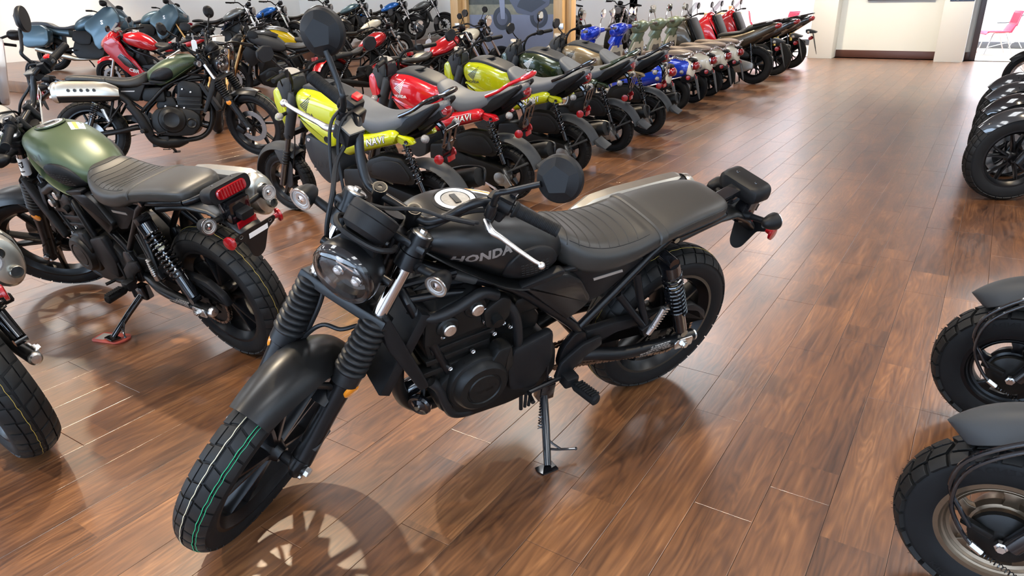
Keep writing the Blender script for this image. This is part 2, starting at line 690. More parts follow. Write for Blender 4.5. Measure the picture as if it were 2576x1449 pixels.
def decal(pts, fn, nu=6, nv=3):
    """quad patch given by 4 corners (u,v), mapped through fn"""
    p = [Vector(q) for q in pts]
    vs_, fs = [], []
    for i in range(nu + 1):
        for j in range(nv + 1):
            s, t = i / nu, j / nv
            q = (p[0] * (1 - s) + p[1] * s) * (1 - t) + (p[3] * (1 - s) + p[2] * s) * t
            vs_.append(fn(q.x, q.y))
    for i in range(nu):
        for j in range(nv):
            a = i * (nv + 1) + j
            fs.append((a, a + nv + 1, a + nv + 2, a + 1))
    return vs_, fs

def wing_mark(fn, u0, v0, s, m=-1):
    """feathered wing emblem: solid root at one end, feathers sweeping up to the tip"""
    vs_, fs = [], []
    def q(u, v):
        return fn(u0 + m * s * (u - 0.5), v0 + s * (v - 0.5))
    for i in range(7):
        S = (0.02 + 0.062 * i + 0.004 * i * i, 0.40 - 0.062 * i)
        E_ = (1.0 - 0.040 * i - 0.008 * i * i, 1.0 - 0.150 * i)
        mid = ((S[0] + E_[0]) / 2 - 0.03, (S[1] + E_[1]) / 2 - 0.05)
        th = 0.062
        n = len(vs_)
        top = [S, ((S[0] + mid[0]) / 2 - .02, (S[1] + mid[1]) / 2 - .01), mid, ((E_[0] + mid[0]) / 2, (E_[1] + mid[1]) / 2 - .012), E_]
        bot = [(p[0] + 0.035 * (1 - k / 4) - 0.02 * (k / 4), p[1] - th * (0.75 + 0.1 * k)) for k, p in enumerate(top)]
        vs_ += [q(*p) for p in top] + [q(*p) for p in bot]
        for k in range(4):
            fs.append((n + k, n + k + 1, n + 6 + k, n + 5 + k))
    return vs_, fs
# ------------------------------------------------------------------ wheels
BLOCKS_ROAD = [[(0.03, 0.025), (0.52, 0.04), (0.60, 0.44), (0.13, 0.44)],
               [(0.57, 0.045), (0.97, 0.06), (1.07, 0.48), (0.66, 0.45)],
               [(0.17, 0.485), (0.66, 0.495), (0.72, 0.99), (0.22, 0.99)],
               [(0.71, 0.50), (1.12, 0.52), (1.17, 0.99), (0.77, 0.99)]]
BLOCKS_KNOB = [[(0.05, 0.03), (0.46, 0.05), (0.60, 0.44), (0.20, 0.42)],
               [(0.54, 0.05), (0.95, 0.05), (1.08, 0.42), (0.68, 0.46)],
               [(0.20, 0.50), (0.62, 0.52), (0.66, 1.06), (0.24, 1.06)],
               [(0.74, 0.54), (1.12, 0.50), (1.16, 1.06), (0.78, 1.06)]]
def tyre_curve(R, w, k=0.40):
    def f(s, h=0.0, tm=64):
        t = R_(s * tm)
        return (w / 2 + h) * math.sin(t), R + h - w * k * (1 - math.cos(t))
    return f
def tyre_mesh(c, R, w, bead, bw, depth=0.0045, n=64, k=0.40, blocks=None, pitch=22, off=0.5):
    """returns carcass and tread shapes"""
    R0 = R - depth if blocks else R
    f = tyre_curve(R0, w - 2 * (depth * 0.4), k)
    prof = [(-bw * 0.75, bead - 0.004), (-bw, bead)]
    prof += [(-bw - (w / 2 - bw) * 0.62, bead + (R - bead) * 0.20)]
    for i in range(17):
        prof.append(f(-1.25 + 2.5 * i / 16))
    prof += [(bw + (w / 2 - bw) * 0.62, bead + (R - bead) * 0.20), (bw, bead), (bw * 0.75, bead - 0.004)]
    car = lathe([(a, b) for a, b in prof], c, (0, 1, 0), n, closed=True)
    tread = None
    if blocks:
        g = tyre_curve(R0, w - 2 * (depth * 0.4), k)
        vs_, fs = [], []
        cx, cy, cz = c
        for sgn in (1, -1):
            for kk in range(pitch):
                for b in blocks:
                    uo = kk + (0 if sgn > 0 else off)
                    N = len(b)
                    ring0, ring1 = [], []
                    ring2 = []
                    cu = sum(p[0] for p in b) / N
                    cs = sum(p[1] for p in b) / N
                    # densify edges so that the blocks follow the curve
                    pts = []
                    for i in range(N):
                        p, q = b[i], b[(i + 1) % N]
                        pts += [p, ((p[0] + q[0]) / 2, (p[1] + q[1]) / 2)]
                    for (u, s) in pts:
                        a = -(uo + u) / pitch * 2 * PI
                        for (lst, h, sc) in ((ring0, -0.001, 1.0), (ring1, depth * 0.95, 0.975), (ring2, depth, 0.93)):
                            uu = cu + (u - cu) * sc
                            ss = cs + (s - cs) * sc
                            a = -(uo + uu) / pitch * 2 * PI
                            y, r = g(ss * sgn, h)
                            lst.append((cx + r * math.cos(a), cy + y, cz + r * math.sin(a)))
                    a = -(uo + cu) / pitch * 2 * PI
                    y, r = g(cs * sgn, depth)
                    n0 = len(vs_)
                    M = len(pts)
                    vs_ += ring0 + ring1 + ring2 + [(cx + r * math.cos(a), cy + y, cz + r * math.sin(a))]
                    for i in range(M):
                        j = (i + 1) % M
                        fs.append((n0 + i, n0 + j, n0 + M + j, n0 + M + i))
                        fs.append((n0 + M + i, n0 + M + j, n0 + 2 * M + j, n0 + 2 * M + i))
                        fs.append((n0 + 2 * M + i, n0 + 2 * M + j, n0 + 3 * M))
        tread = (vs_, fs)
    return car, tread

def rim_shape(c, bead, bw, n=48):
    pr = [(-bw - 0.003, bead + 0.006), (-bw - 0.003, bead - 0.006), (-bw * 0.82, bead - 0.014), (-bw * 0.5, bead - 0.030),
          (bw * 0.5, bead - 0.030), (bw * 0.82, bead - 0.014), (bw + 0.003, bead - 0.006), (bw + 0.003, bead + 0.006),
          (bw * 0.7, bead - 0.004), (-bw * 0.7, bead - 0.004)]
    return lathe(pr, c, (0, 1, 0), n, closed=True)

def spoke(c, a0, r0, a1, r1, w0, w1, d0, d1, y=0.0, bow=0.0):
    """one cast spoke between two polar points"""
    rings = []
    for i in range(5):
        t = i / 4
        a = a0 + (a1 - a0) * t
        r = r0 + (r1 - r0) * t
        w_ = (w0 + (w1 - w0) * t) / 2
        d = (d0 + (d1 - d0) * t) / 2
        ca, sa = math.cos(a), math.sin(a)
        px, pz = c[0] + r * ca, c[2] + r * sa
        yy = c[1] + y + bow * math.sin(PI * t)
        ring = []
        for (ww, dd) in ((-w_, -d * .6), (-w_ * .6, -d), (w_ * .6, -d), (w_, -d * .6), (w_, d * .6), (w_ * .6, d), (-w_ * .6, d), (-w_, d * .6)):
            ring.append((px - sa * ww, yy + dd, pz + ca * ww))
        rings.append(ring)
    return loft(rings)

def brake_disc(c, y, r0, r1, th=0.004, holes=0, n=40):
    mb = MB()
    mb.add(lathe([(y - th / 2, r0), (y - th / 2, r1), (y + th / 2, r1), (y + th / 2, r0)], c, (0, 1, 0), n, closed=True))
    return mb

def cast_wheel(parent, name, c, R, w, bead, bw, pairs=5, spread=0.26, rim_mat='frame_black', blocks=None, pitch=22, mtx=None,
               disc=None, hub=(0.045, 0.055), label=None, spoke_w=(0.020, 0.015), off=0.5, stripes=None, n=64, k=0.40, single=False):
    mb = MB()
    mb.add(rim_shape(c, bead, bw, n))
    hr, hw = hub
    mb.add(lathe([(-hw, 0.012), (-hw, hr * .62), (-hw * .6, hr * .8), (-hw * .45, hr), (hw * .45, hr), (hw * .6, hr * .8), (hw, hr * .62), (hw, 0.012)],
                 c, (0, 1, 0), 24))
    for i in range(pairs):
        a = 2 * PI * i / pairs + 0.3
        for s in ((0,) if single else (-1, 1)):
            mb.add(spoke(c, a + s * spread * 0.55, hr * 0.8, a + s * spread, bead - 0.024, spoke_w[0] * 1.15, spoke_w[1], hw * 1.1, bw * 0.9))
    o = ob(name, mb, rim_mat, parent, mtx, label=label)
    if mtx is not None:
        o['steered'] = 1
    car, tr = tyre_mesh(c, R, w, bead, bw, n=n, blocks=blocks, pitch=pitch, off=off, k=k)
    t = MB().add(car)
    one('tyre', car, 'rubber', o)
    if tr:
        one('tread', tr, 'rubber_tread', o, angle=25)
    if stripes:
        for (s, m_, wd) in stripes:
            f = tyre_curve(R, w, k)
            pts = []
            for i in range(240):
                a = 2 * PI * i / 240
                y, r = f(s + 0.012 * math.sin(a * 37) + 0.008 * math.sin(a * 61 + s), 0.0002)
                pts.append((c[0] + r * math.cos(a), c[1] + y, c[2] + r * math.sin(a)))
            one('tread_paint_line', tube(pts, wd, 4, closed=True), m_, o)
    if disc:
        y, r0, r1 = disc
        dm = brake_disc(c, y, r0, r1)
        cm_ = MB()
        for i in range(6):
            a = 2 * PI * i / 6
            cm_.add(spoke((c[0], c[1] + y, c[2]), a, hr * .7, a + 0.25, r0 + 0.004, 0.016, 0.012, 0.005, 0.005))
        ob('brake_disc', dm, 'disc_steel', o)
        ob('disc_carrier', cm_, rim_mat, o)
    return o

def chain_shape(path, pitch=0.0159, y=0.0, wd=0.018):
    """roller chain along a closed 2D (x,z) path"""
    P = [Vector(p) for p in path]
    L = [0]
    n = len(P)
    for i in range(n):
        L.append(L[-1] + (P[(i + 1) % n] - P[i]).length)
    N = int(L[-1] / pitch / 2) * 2
    def at(s):
        s %= L[-1]
        for i in range(n):
            if L[i] <= s <= L[i + 1]:
                return P[i].lerp(P[(i + 1) % n], (s - L[i]) / max(1e-9, L[i + 1] - L[i]))
    mb = MB()
    for i in range(N):
        a = at(L[-1] * i / N)
        b = at(L[-1] * (i + 1) / N)
        d = (b - a).normalized()
        q = Vector((-d.y, d.x))
        e = 0.0062
        sh = [a - d * e + q * 0.001, a - d * e * .5 + q * e, a + d * e * .5 + q * e, (a + b) / 2 + q * e * .62, b - d * e * .5 + q * e, b + d * e * .5 + q * e, b + d * e + q * 0.001,
              b + d * e * .5 - q * e, b - d * e * .5 - q * e, (a + b) / 2 - q * e * .62, a + d * e * .5 - q * e, a - d * e * .5 - q * e]
        h = wd / 2 if i % 2 else wd / 2 - 0.003
        for sg in (1, -1):
            mb.add(prism([tuple(p) for p in sh], y + sg * h, y + sg * (h - 0.0025)))
    return mb

def wire_wheel(parent, name, c, R, w, bead, bw):
    mb = MB().add(rim_shape(c, bead, bw, 40))
    o = ob(name, mb, 'chrome', parent)
    car, tr = tyre_mesh(c, R, w, bead, bw, n=48, blocks=BLOCKS_KNOB, pitch=22)
    one('tyre', car, 'rubber', o)
    one('tread', tr, 'rubber_tread', o, angle=25)
    one('hub', lathe([(-0.05, 0.012), (-0.05, 0.04), (-0.02, 0.028), (0.02, 0.028), (0.05, 0.04), (0.05, 0.012)], c, (0, 1, 0), 18), 'aluminium', o)
    sp = MB()
    for i in range(36):
        a = 2 * PI * i / 36
        sd = 1 if i % 2 else -1
        k = 0.45 if (i // 2) % 2 else -0.45
        sp.add(tube([(c[0] + 0.036 * math.cos(a + k), c[1] + 0.042 * sd, c[2] + 0.036 * math.sin(a + k)), (c[0] + (bead - 0.02) * math.cos(a), c[1] + 0.004 * sd, c[2] + (bead - 0.02) * math.sin(a))], 0.0016, 4))
    ob('spokes', sp, 'chrome', o)
    return o
# ------------------------------------------------------------------ scrambler motorcycle (x forward from rear axle, y left, z up)
RAKE = R_(27)
STEER_P = Vector((1.592, 0, 0))
STEER_AX = Vector((-math.sin(RAKE), 0, math.cos(RAKE)))
def steer_m(deg, p=STEER_P, ax=STEER_AX):
    return Matrix.Translation(p) @ Matrix.Rotation(R_(deg), 4, ax) @ Matrix.Translation(-p)
def fx(z):
    return 1.322 - 0.5095 * (z - 0.613)
def bike_m(x, y, yaw, lean, R=0.321, w=0.15, z=None):
    """rear contact point, heading and lean to the left in degrees"""
    l = R_(lean)
    lift = z if z is not None else (R * (1 - math.cos(l)) * 0.0 - 0.0)
    return (Matrix.Translation((x, y, lift)) @ Matrix.Rotation(R_(yaw), 4, 'Z') @ Matrix.Rotation(-l, 4, 'X'))

TANK_KEYS = [(0.555, 0.045, 0.790, 0.842, 0.81), (0.575, 0.078, 0.768, 0.866, 0.815), (0.62, 0.108, 0.745, 0.902, 0.825), (0.70, 0.133, 0.728, 0.952, 0.84),
             (0.80, 0.148, 0.768, 0.990, 0.875), (0.90, 0.142, 0.828, 1.008, 0.915), (0.98, 0.120, 0.876, 1.004, 0.935),
             (1.04, 0.086, 0.912, 0.982, 0.945), (1.07, 0.050, 0.930, 0.962, 0.948)]
def knee(x, y, z):
    """hollow on the tank flank and a raised pad"""
    return (x, y, z)
SEAT_KEYS = [(-0.125, 0.050, 0.812, 0.842, 0.825), (-0.105, 0.088, 0.802, 0.857, 0.825), (-0.05, 0.112, 0.796, 0.866, 0.828), (0.05, 0.124, 0.786, 0.862, 0.822), (0.16, 0.134, 0.772, 0.848, 0.808),
             (0.215, 0.139, 0.762, 0.838, 0.798), (0.24, 0.141, 0.752, 0.836, 0.792), (0.32, 0.146, 0.728, 0.822, 0.772), (0.42, 0.146, 0.716, 0.820, 0.765),
             (0.50, 0.134, 0.724, 0.838, 0.772), (0.555, 0.108, 0.748, 0.862, 0.79), (0.59, 0.068, 0.785, 0.870, 0.82)]
def seat_disp(x, y, z):
    k = interp(SEAT_KEYS, x)
    if z > k[3] and 0.255 < x < 0.575:
        lim = 0.82 * k[0]
        e = min(1, (x - 0.255) / 0.015, (0.575 - x) / 0.03)
        if abs(y) < lim:
            z += 0.0035 * e * min(1, (lim - abs(y)) / 0.012)
    return (x, y, z)
def seat_top(x, y, up=0.0):
    k = interp(SEAT_KEYS, x)
    t = max(0.0, 1 - (abs(y) / k[0]) ** 3.4) ** (1 / 3.4)
    p = seat_disp(x, y, k[3] + (k[2] - k[3]) * t)
    return (x, y, p[2] + up)

def turn_signal(parent, name, p, side, d=(1, 0, 0), stem=None, mtx=None):
    """bullet indicator: p is the centre of the lens, d the way it faces"""
    a, b, dd = frame_for(d)
    p = Vector(p)
    mb = MB()
    L = 0.058
    mb.add(lathe([(-L, 0.004), (-L + 0.004, 0.013), (-L * 0.7, 0.022), (-L * 0.35, 0.0285), (-0.004, 0.0315), (0.0, 0.0318), (0.0, 0.0285), (-0.012, 0.024), (-0.012, 0.0)], p, dd, 28))
    if stem is not None:
        mb.add(tube([p - dd * 0.028, Vector(stem)], [0.0105, 0.0125], 14))
        q = Vector(stem)
        e = (q - p).normalized()
        mb.add(tube([q - e * 0.01, q + e * 0.02], 0.015, 14))
    o = ob(name, mb, 'plastic_black', parent, mtx)
    if mtx is not None:
        o['steered'] = 1
    one('lens_ring', lathe([(-0.001, 0.0312), (0.004, 0.0312), (0.004, 0.0265), (0.0, 0.0265)], p, dd, 28), 'steel', o)
    m2 = MB().add(lathe([(0.000, 0.0275), (0.004, 0.026), (0.007, 0.014), (0.0075, 0.0)], p, dd, 24, cap=False))
    one('lens', (m2.v, m2.f), 'thin_glass', o)
    one('signal_bowl', lathe([(0.001, 0.0272), (0.0005, 0.0225), (-0.001, 0.0215), (0.0012, 0.0190), (-0.002, 0.0140), (-0.004, 0.012)], p, dd, 24, cap=False), 'signal_bowl', o)
    one('bulb', lathe([(-0.004, 0.012), (0.0005, 0.010), (0.002, 0.004), (0.0035, 0.0)], p, dd, 12), 'chrome', o)
    return o

def mirror_shape(parent, name, base, elbow, head, nrm, R, side, mtx=None):
    o = MB()
    base, elbow, head = Vector(base), Vector(elbow), Vector(head)
    nrm = Vector(nrm).normalized()          # direction the back of the mirror faces
    dirh = (head - elbow).normalized()
    o.add(tube([base - Vector((0, 0, 0.03)), base, elbow, elbow + dirh * 0.03, head - dirh * (R * 0.72) + nrm * 0.012], [0.0085, 0.0085, 0.008, 0.0075, 0.0075], 12, k=5))
    o.add(lathe([(-0.035, 0.013), (-0.01, 0.0145), (0.004, 0.012)], base, (0, 0, 1), 14))
    m = ob(name, o, 'satin_black', parent, mtx)
    if mtx is not None:
        m['steered'] = 1
    # faceted shell
    a, b, dd = frame_for(nrm)
    # align a with horizontal
    hz = Vector((0, 0, 1)).cross(dd)
    if hz.length > 0.1:
        a = hz.normalized()
        b = dd.cross(a)
    vs_, fs = [], []
    n = 40
    rings = []
    pr = [(-0.010, R * 0.955), (-0.006, R), (0.006, R * 0.985), (0.013, R * 0.90)]
    for (h, r) in pr:
        rings.append([head + dd * h + (a * math.cos(2 * PI * i / n) + b * math.sin(2 * PI * i / n)) * r for i in range(n)])
    inner = []
    for i in range(n):
        t = 2 * PI * i / n
        # pentagon flat plateau
        s = (t + 0.3) % (2 * PI / 5) - PI / 5
        rp = R * 0.60 * math.cos(PI / 5) / math.cos(s)
        inner.append(head + dd * 0.026 + (a * math.cos(t) + b * math.sin(t)) * rp)
    rings.append(inner)
    one('mirror_shell', loft(rings), 'plastic_black', m, angle=18)
    one('mirror_glass', lathe([(-0.0095, 0.0), (-0.0095, R * 0.95), (-0.0075, R * 0.955)], head, dd, 40), 'mirror_dark', m)
    return m

def make_scrambler(label, paint='matte_black', letter='tank_letter', st=0.0, full=True):
    S = steer_m(st)
    T = thing('motorcycle', label, 'motorcycle')
    def sob(name, mb, mats, **k):
        o = ob(name, mb, mats, T, S, **k)
        o['steered'] = 1
        return o
    # ---- wheels
    cast_wheel(T, 'rear_wheel', (0, 0, 0.321), 0.321, 0.152, 0.224, 0.058, 5, 0.24, 'frame_black', BLOCKS_ROAD, 17,
               disc=(-0.075, 0.075, 0.120), hub=(0.058, 0.062), stripes=[(0.18, 'yellow_paint_mark', 0.0007)])
    cast_wheel(T, 'front_wheel', (1.484, 0, 0.329), 0.329, 0.112, 0.249, 0.040, 5, 0.20, 'frame_black', BLOCKS_ROAD, 19, mtx=S,
               disc=(-0.060, 0.105, 0.155), hub=(0.038, 0.050),
               stripes=[(-0.12, 'cream_mark', 0.0009), (0.46, 'green_mark', 0.0012), (0.60, 'green_mark', 0.0011)])
    # ---- front end
    for sd in (1, -1):
        y = 0.102 * sd
        up = lambda z, dx=0.0: Vector((fx(z) + dx, y, z))
        sob('fork_tube', MB().add(tube([up(0.70), up(0.965)], 0.0212, 24)), 'fork_chrome')
        ft = sob('fork_boot', MB().add(bellows(up(0.785), up(0.625), 0.036, 0.041, 9, 0.011)).add(
            lathe([(0, 0.030), (0.003, 0.041), (0.040, 0.0415), (0.046, 0.034)], up(0.632), (up(0.5) - up(0.6)), 24)), 'boot_rubber', angle=50)
        lg = MB().add(tube([up(0.63), up(0.56), up(0.50), up(0.40), up(0.335, 0.004)], [0.035, 0.033, 0.030, 0.030, 0.032], 20))
        lg.add(tube([up(0.345, 0.01), Vector((1.484, y, 0.329)), up(0.285, -0.005)], [0.030, 0.027, 0.020], 16))
        lg.add(tube([Vector((1.484, y + 0.03 * sd, 0.329)), Vector((1.484, y - 0.05 * sd, 0.329))], 0.017, 16))
        lg.add(box(up(0.545, 0.020) + Vector((0, -0.025 * sd, 0)), (0.05, 0.05, 0.028), 0.006, rotm(0, 27, 0)))
        lg.add(box(up(0.415, 0.0) + Vector((0, 0.0, 0)), (0.070, 0.060, 0.008), 0.003, rotm(0, 27, 0)))
        l = sob('fork_leg', lg, 'satin_black')
        one('axle_nut', lathe([(0, 0.015), (0.012, 0.015), (0.014, 0.012)], (1.484, y + 0.030 * sd, 0.329), (0, sd, 0), 6), 'steel', l)
        one('pinch_bolt', lathe([(0, 0.008), (0.008, 0.008), (0.010, 0.005)], up(0.290, 0.004) + Vector((0, 0.016 * sd, 0)), (0, sd, 0), 12), 'steel', l)
        one('side_reflector', lathe([(0, 0.024), (0.006, 0.024), (0.008, 0.020)], up(0.585, 0.004) + Vector((0, 0.030 * sd, 0)), (0.35, sd, 0), 24), 'amber', l)
        cl = sob('fork_clamp', MB().add(tube([up(0.935), up(0.972)], 0.0335, 24)).add(tube([up(0.974), up(1.022)], 0.032, 24)), 'satin_black')
        cp = MB().add(lathe([(0, 0.027), (0.004, 0.027), (0.006, 0.024)], up(1.021), STEER_AX, 24)).add(lathe([(0, 0.011), (0.009, 0.0105)], up(1.026), STEER_AX, 6))
        ob('fork_cap', cp, 'aluminium', cl)
    for (z, hh) in ((0.995, 0.020), (0.785, 0.030)):
        yoke = MB()
        ya = 0.102
        c0 = Vector((fx(z), 0, z))
        A = [(-0.135, -0.028), (-0.135, 0.028), (-0.06, 0.034), (0.06, 0.034), (0.135, 0.028), (0.135, -0.028), (0.07, -0.05), (0, -0.085), (-0.07, -0.05)]
        fwd = Vector((math.cos(RAKE), 0, math.sin(RAKE)))
        yoke.add(prism(A, -hh / 2, hh / 2, lambda u, v_, h, c0=c0, fwd=fwd: tuple(c0 + Vector((0, u, 0)) + fwd * v_ + STEER_AX * h), 0.004))
        sob('upper_fork_yoke' if z > 0.9 else 'lower_fork_yoke', yoke, 'satin_black')
    sob('steering_stem', MB().add(tube([STEER_P + STEER_AX * (0.80 / math.cos(RAKE)), STEER_P + STEER_AX * (1.0 / math.cos(RAKE))], 0.03, 20)), 'frame_black')
    # front mudguard
    fg = MB().add(fender((1.484, 0.329), 0.362, 70, 156, 0.075, 0.040, 30, 14, 0.004, 2.4, lambda t: 0.80 + 0.22 * math.sin(min(1, t * 2.2) * PI / 2)))
    for sd in (1, -1):
        fg.add(tube([(1.42, 0.062 * sd, 0.64), (1.375, 0.082 * sd, 0.60), (fx(.56), 0.09 * sd, 0.55)], 0.010, 10))
    sob('front_mudguard', fg, 'matte_black', angle=50)
    # brake caliper and hoses
    cal = MB().add(box((1.36, -0.075, 0.30), (0.09, 0.06, 0.06), 0.010, rotm(0, 40, 0))).add(box((1.40, -0.082, 0.37), (0.05, 0.03, 0.09), 0.008, rotm(0, 27, 0)))
    sob('brake_caliper', cal, 'satin_black')
    sob('brake_hose', MB().add(tube([(1.38, -0.09, 0.38), (1.36, -0.075, 0.52), (1.31, -0.055, 0.63), (1.29, -0.02, 0.70), (1.28, 0.03, 0.715), (1.25, 0.06, 0.73)], 0.0062, 8, 6)).add(
        tube([(1.335, -0.065, 0.575), (1.325, -0.06, 0.60)], 0.011, 10)), 'boot_rubber')
    # headlight
    HC = Vector((1.276, 0, 0.922))
    hd = Vector((0.992, 0, -0.10)).normalized()
    hl = sob('headlight', MB().add(lathe([(-0.095, 0.035), (-0.088, 0.055), (-0.06, 0.080), (-0.02, 0.0885), (-0.012, 0.090), (0.000, 0.090), (0.000, 0.080), (-0.03, 0.07), (-0.035, 0.0)], HC, hd, 44)).add(
        tube([HC + hd * -0.05 + Vector((0, 0.105, 0)), HC + hd * -0.05 - Vector((0, 0.105, 0))], 0.012, 12)), 'satin_black')
    one('headlight_trim', lathe([(0.0, 0.0895), (0.012, 0.088), (0.017, 0.084), (0.014, 0.072), (0.004, 0.068), (0.000, 0.075)], HC, hd, 44, closed=True), 'gloss_black', hl)
    one('reflector_bowl', lathe([(-0.030, 0.0), (-0.030, 0.040), (-0.016, 0.066), (0.002, 0.074)], HC, hd, 40, cap=False), 'led_dark', hl)
    a_, b_, _ = frame_for(hd)
    for (sx_, sz_) in ((0.028, 0.022), (-0.028, 0.022), (0.028, -0.026), (-0.028, -0.026)):
        p = HC + Vector((0, sx_, sz_)) - hd * 0.024
        lp = one('led_projector', lathe([(-0.006, 0.017), (0.006, 0.0165), (0.008, 0.0145)], p, hd, 20), 'chrome', hl)
        one('led_lens', lathe([(0.006, 0.0145), (0.014, 0.012), (0.018, 0.006), (0.019, 0.0)], p, hd, 18), 'led_glass', hl)
    one('led_bar', box(HC - hd * 0.02, (0.006, 0.12, 0.006), 0.001), 'chrome', hl)
    one('headlight_glass', lathe([(0.008, 0.0865), (0.018, 0.081), (0.030, 0.060), (0.0345, 0.03), (0.0355, 0.0)], HC, hd, 40, cap=False), 'thin_glass', hl)
    # gauge
    GC = Vector((1.200, 0, 1.062))
    gd = Vector((-0.76, 0, 0.65))
    gg = sob('speedometer', MB().add(lathe([(-0.048, 0.0), (-0.048, 0.045), (-0.036, 0.060), (-0.004, 0.0645), (-0.002, 0.0645), (-0.001, 0.0630), (0.001, 0.0645), (0.020, 0.0645), (0.024, 0.060)], GC, gd, 40)).add(
        box(GC + Vector((0.035, 0.0, -0.05)), (0.03, 0.10, 0.05), 0.008)), 'plastic_black')
    one('speedometer_glass', lathe([(0.022, 0.061), (0.025, 0.055), (0.026, 0.0)], GC, gd, 36), 'gauge_face', gg)
    one('speedometer_bolt', lathe([(0, 0.007), (0.006, 0.006)], GC + Vector((0.02, 0.061, -0.025)), (0, 1, 0), 12), 'satin_black', gg)
    # turn signals
    for sd in (1, -1):
        turn_signal(T, 'turn_signal', (1.190, 0.208 * sd, 0.970), sd, (1, 0, -0.05), (fx(0.95) + 0.005, 0.135 * sd, 0.955), S)
        turn_signal(T, 'turn_signal', (-0.312, 0.142 * sd, 0.768), sd, (-1, 0, 0), (-0.270, 0.060 * sd, 0.752))
    # handlebar
    half = [(1.085, 0.0, 1.035), (1.085, 0.060, 1.035), (1.080, 0.095, 1.040), (1.062, 0.135, 1.075), (1.038, 0.170, 1.125), (1.005, 0.205, 1.142), (0.975, 0.255, 1.135), (0.948, 0.388, 1.130)]
    bar = half[::-1] + [(x, -y, z) for x, y, z in half[1:]]
    sob('handlebar', MB().add(tube(bar, 0.0125, 14, 6)), 'satin_black')
    for sd in (1, -1):
        rz = sob('bar_riser', MB().add(tube([(1.075, 0.053 * sd, 0.985), (1.085, 0.053 * sd, 1.036)], [0.019, 0.0175], 18)).add(
            tube([(1.085, 0.053 * sd, 1.030), (1.089, 0.053 * sd, 1.060)], 0.0195, 18)), 'satin_black')
        one('riser_plug', lathe([(0, 0.0155), (0.003, 0.0150), (0.003, 0.006), (-0.002, 0.005)], (1.0888, 0.053 * sd, 1.0588), (0.13, 0, 1), 18), 'plastic_black', rz)
        g0, g1 = Vector((0.972, 0.262 * sd, 1.134)), Vector((0.947, 0.388 * sd, 1.129))
        gr = MB().add(tube([g0, g0.lerp(g1, .03), g0.lerp(g1, .06), g0.lerp(g1, .10), g0.lerp(g1, .95), g1], [0.022, 0.023, 0.021, 0.0165, 0.0160, 0.0175], 20))
        gg_ = sob('grip', gr, 'rubber')
        d = (g1 - g0)
        rb = MB()
        for i in range(26):
            p = g0 + d * (0.12 + 0.80 * i / 25)
            rb.add(lathe([(-0.0013, 0.0162), (0, 0.0172), (0.0013, 0.0162)], p, d, 18))
        ob('grip_ribs', rb, 'rubber', gg_)
        # switch housing
        sh = MB().add(tube([g0 - d * 0.36, g0 - d * 0.33, g0 - d * 0.06, g0 - d * 0.03], [0.020, 0.024, 0.024, 0.020], 16))
        sh.add(box(g0 - d * 0.20 + Vector((-0.005, 0, 0.012)), (0.040, 0.042, 0.034), 0.008, rotm(0, 0, 8 * sd)))
        sh.add(box(g0 - d * 0.20 + Vector((0.015, 0, -0.022)), (0.034, 0.032, 0.026), 0.006))
        sw = sob('switch_housing', sh, 'plastic_black')
        c = g0 - d * 0.20
        if sd > 0:
            one('switch_button', box(c + Vector((-0.012, 0.010, 0.032)), (0.016, 0.018, 0.010), 0.002), 'gloss_black', sw)
            one('switch_button', box(c + Vector((-0.028, -0.006, 0.006)), (0.010, 0.020, 0.012), 0.003), 'gloss_black', sw)
        else:
            one('switch_button', box(c + Vector((-0.014, 0.0, 0.032)), (0.022, 0.022, 0.012), 0.003), 'red_switch', sw)
            one('switch_button', box(c + Vector((-0.030, 0.004, 0.006)), (0.010, 0.020, 0.014), 0.003), 'plastic_grey', sw)
        # lever clamp and lever
        lc = MB().add(box(g0 - d * 0.43 + Vector((0.010, 0, 0.0)), (0.036, 0.030, 0.042), 0.006)).add(
            box(Vector((1.012, 0.225 * sd, 1.110)), (0.055, 0.022, 0.030), 0.004, rotm(0, 10, 8 * sd)))
        lcl = sob('lever_bracket', lc, 'satin_black')
        one('lever_bolt', lathe([(0, 0.006), (0.005, 0.0055)], (1.022, 0.226 * sd, 1.125), (0.2, 0, 1), 12), 'steel', lcl)
        lv = [(1.035, 0.222 * sd, 1.108), (1.055, 0.250 * sd, 1.104), (1.050, 0.282 * sd, 1.098), (1.046, 0.330 * sd, 1.090), (1.040, 0.375 * sd, 1.082), (1.036, 0.392 * sd, 1.079)]
        lm = MB().add(tube(lv, [0.0105, 0.0100, 0.0072, 0.0062, 0.0055, 0.0055], 12, 5)).add(ball((1.035, 0.400 * sd, 1.077), 0.0105, 14))
        sob('lever', lm, 'aluminium')
        mirror_shape(T, 'mirror', (1.040, 0.225 * sd, 1.165), (1.050, 0.226 * sd, 1.212), (1.005, 0.338 * sd, 1.313), (0.93, -0.12 * sd, 0.25), 0.058, sd, S)
    # master cylinder reservoir on the right
    rv = MB().add(box((1.045, -0.195, 1.118), (0.052, 0.062, 0.040), 0.008, rotm(0, 0, -14)))
    rvo = sob('brake_reservoir', rv, 'satin_black')
    one('reservoir_lid', box((1.045, -0.195, 1.141), (0.050, 0.060, 0.006), 0.003, rotm(0, 0, -14)), 'lid_grey', rvo)
    # cables
    cb = [[(1.000, -0.228, 1.150), (1.045, -0.232, 1.165), (1.085, -0.225, 1.140), (1.110, -0.195, 1.075), (1.135, -0.150, 1.000), (1.150, -0.115, 0.945), (1.130, -0.07, 0.88)],
          [(1.000, -0.218, 1.150), (1.045, -0.212, 1.160), (1.075, -0.205, 1.130), (1.100, -0.175, 1.070), (1.125, -0.125, 1.000), (1.140, -0.090, 0.950), (1.110, -0.06, 0.89)]]
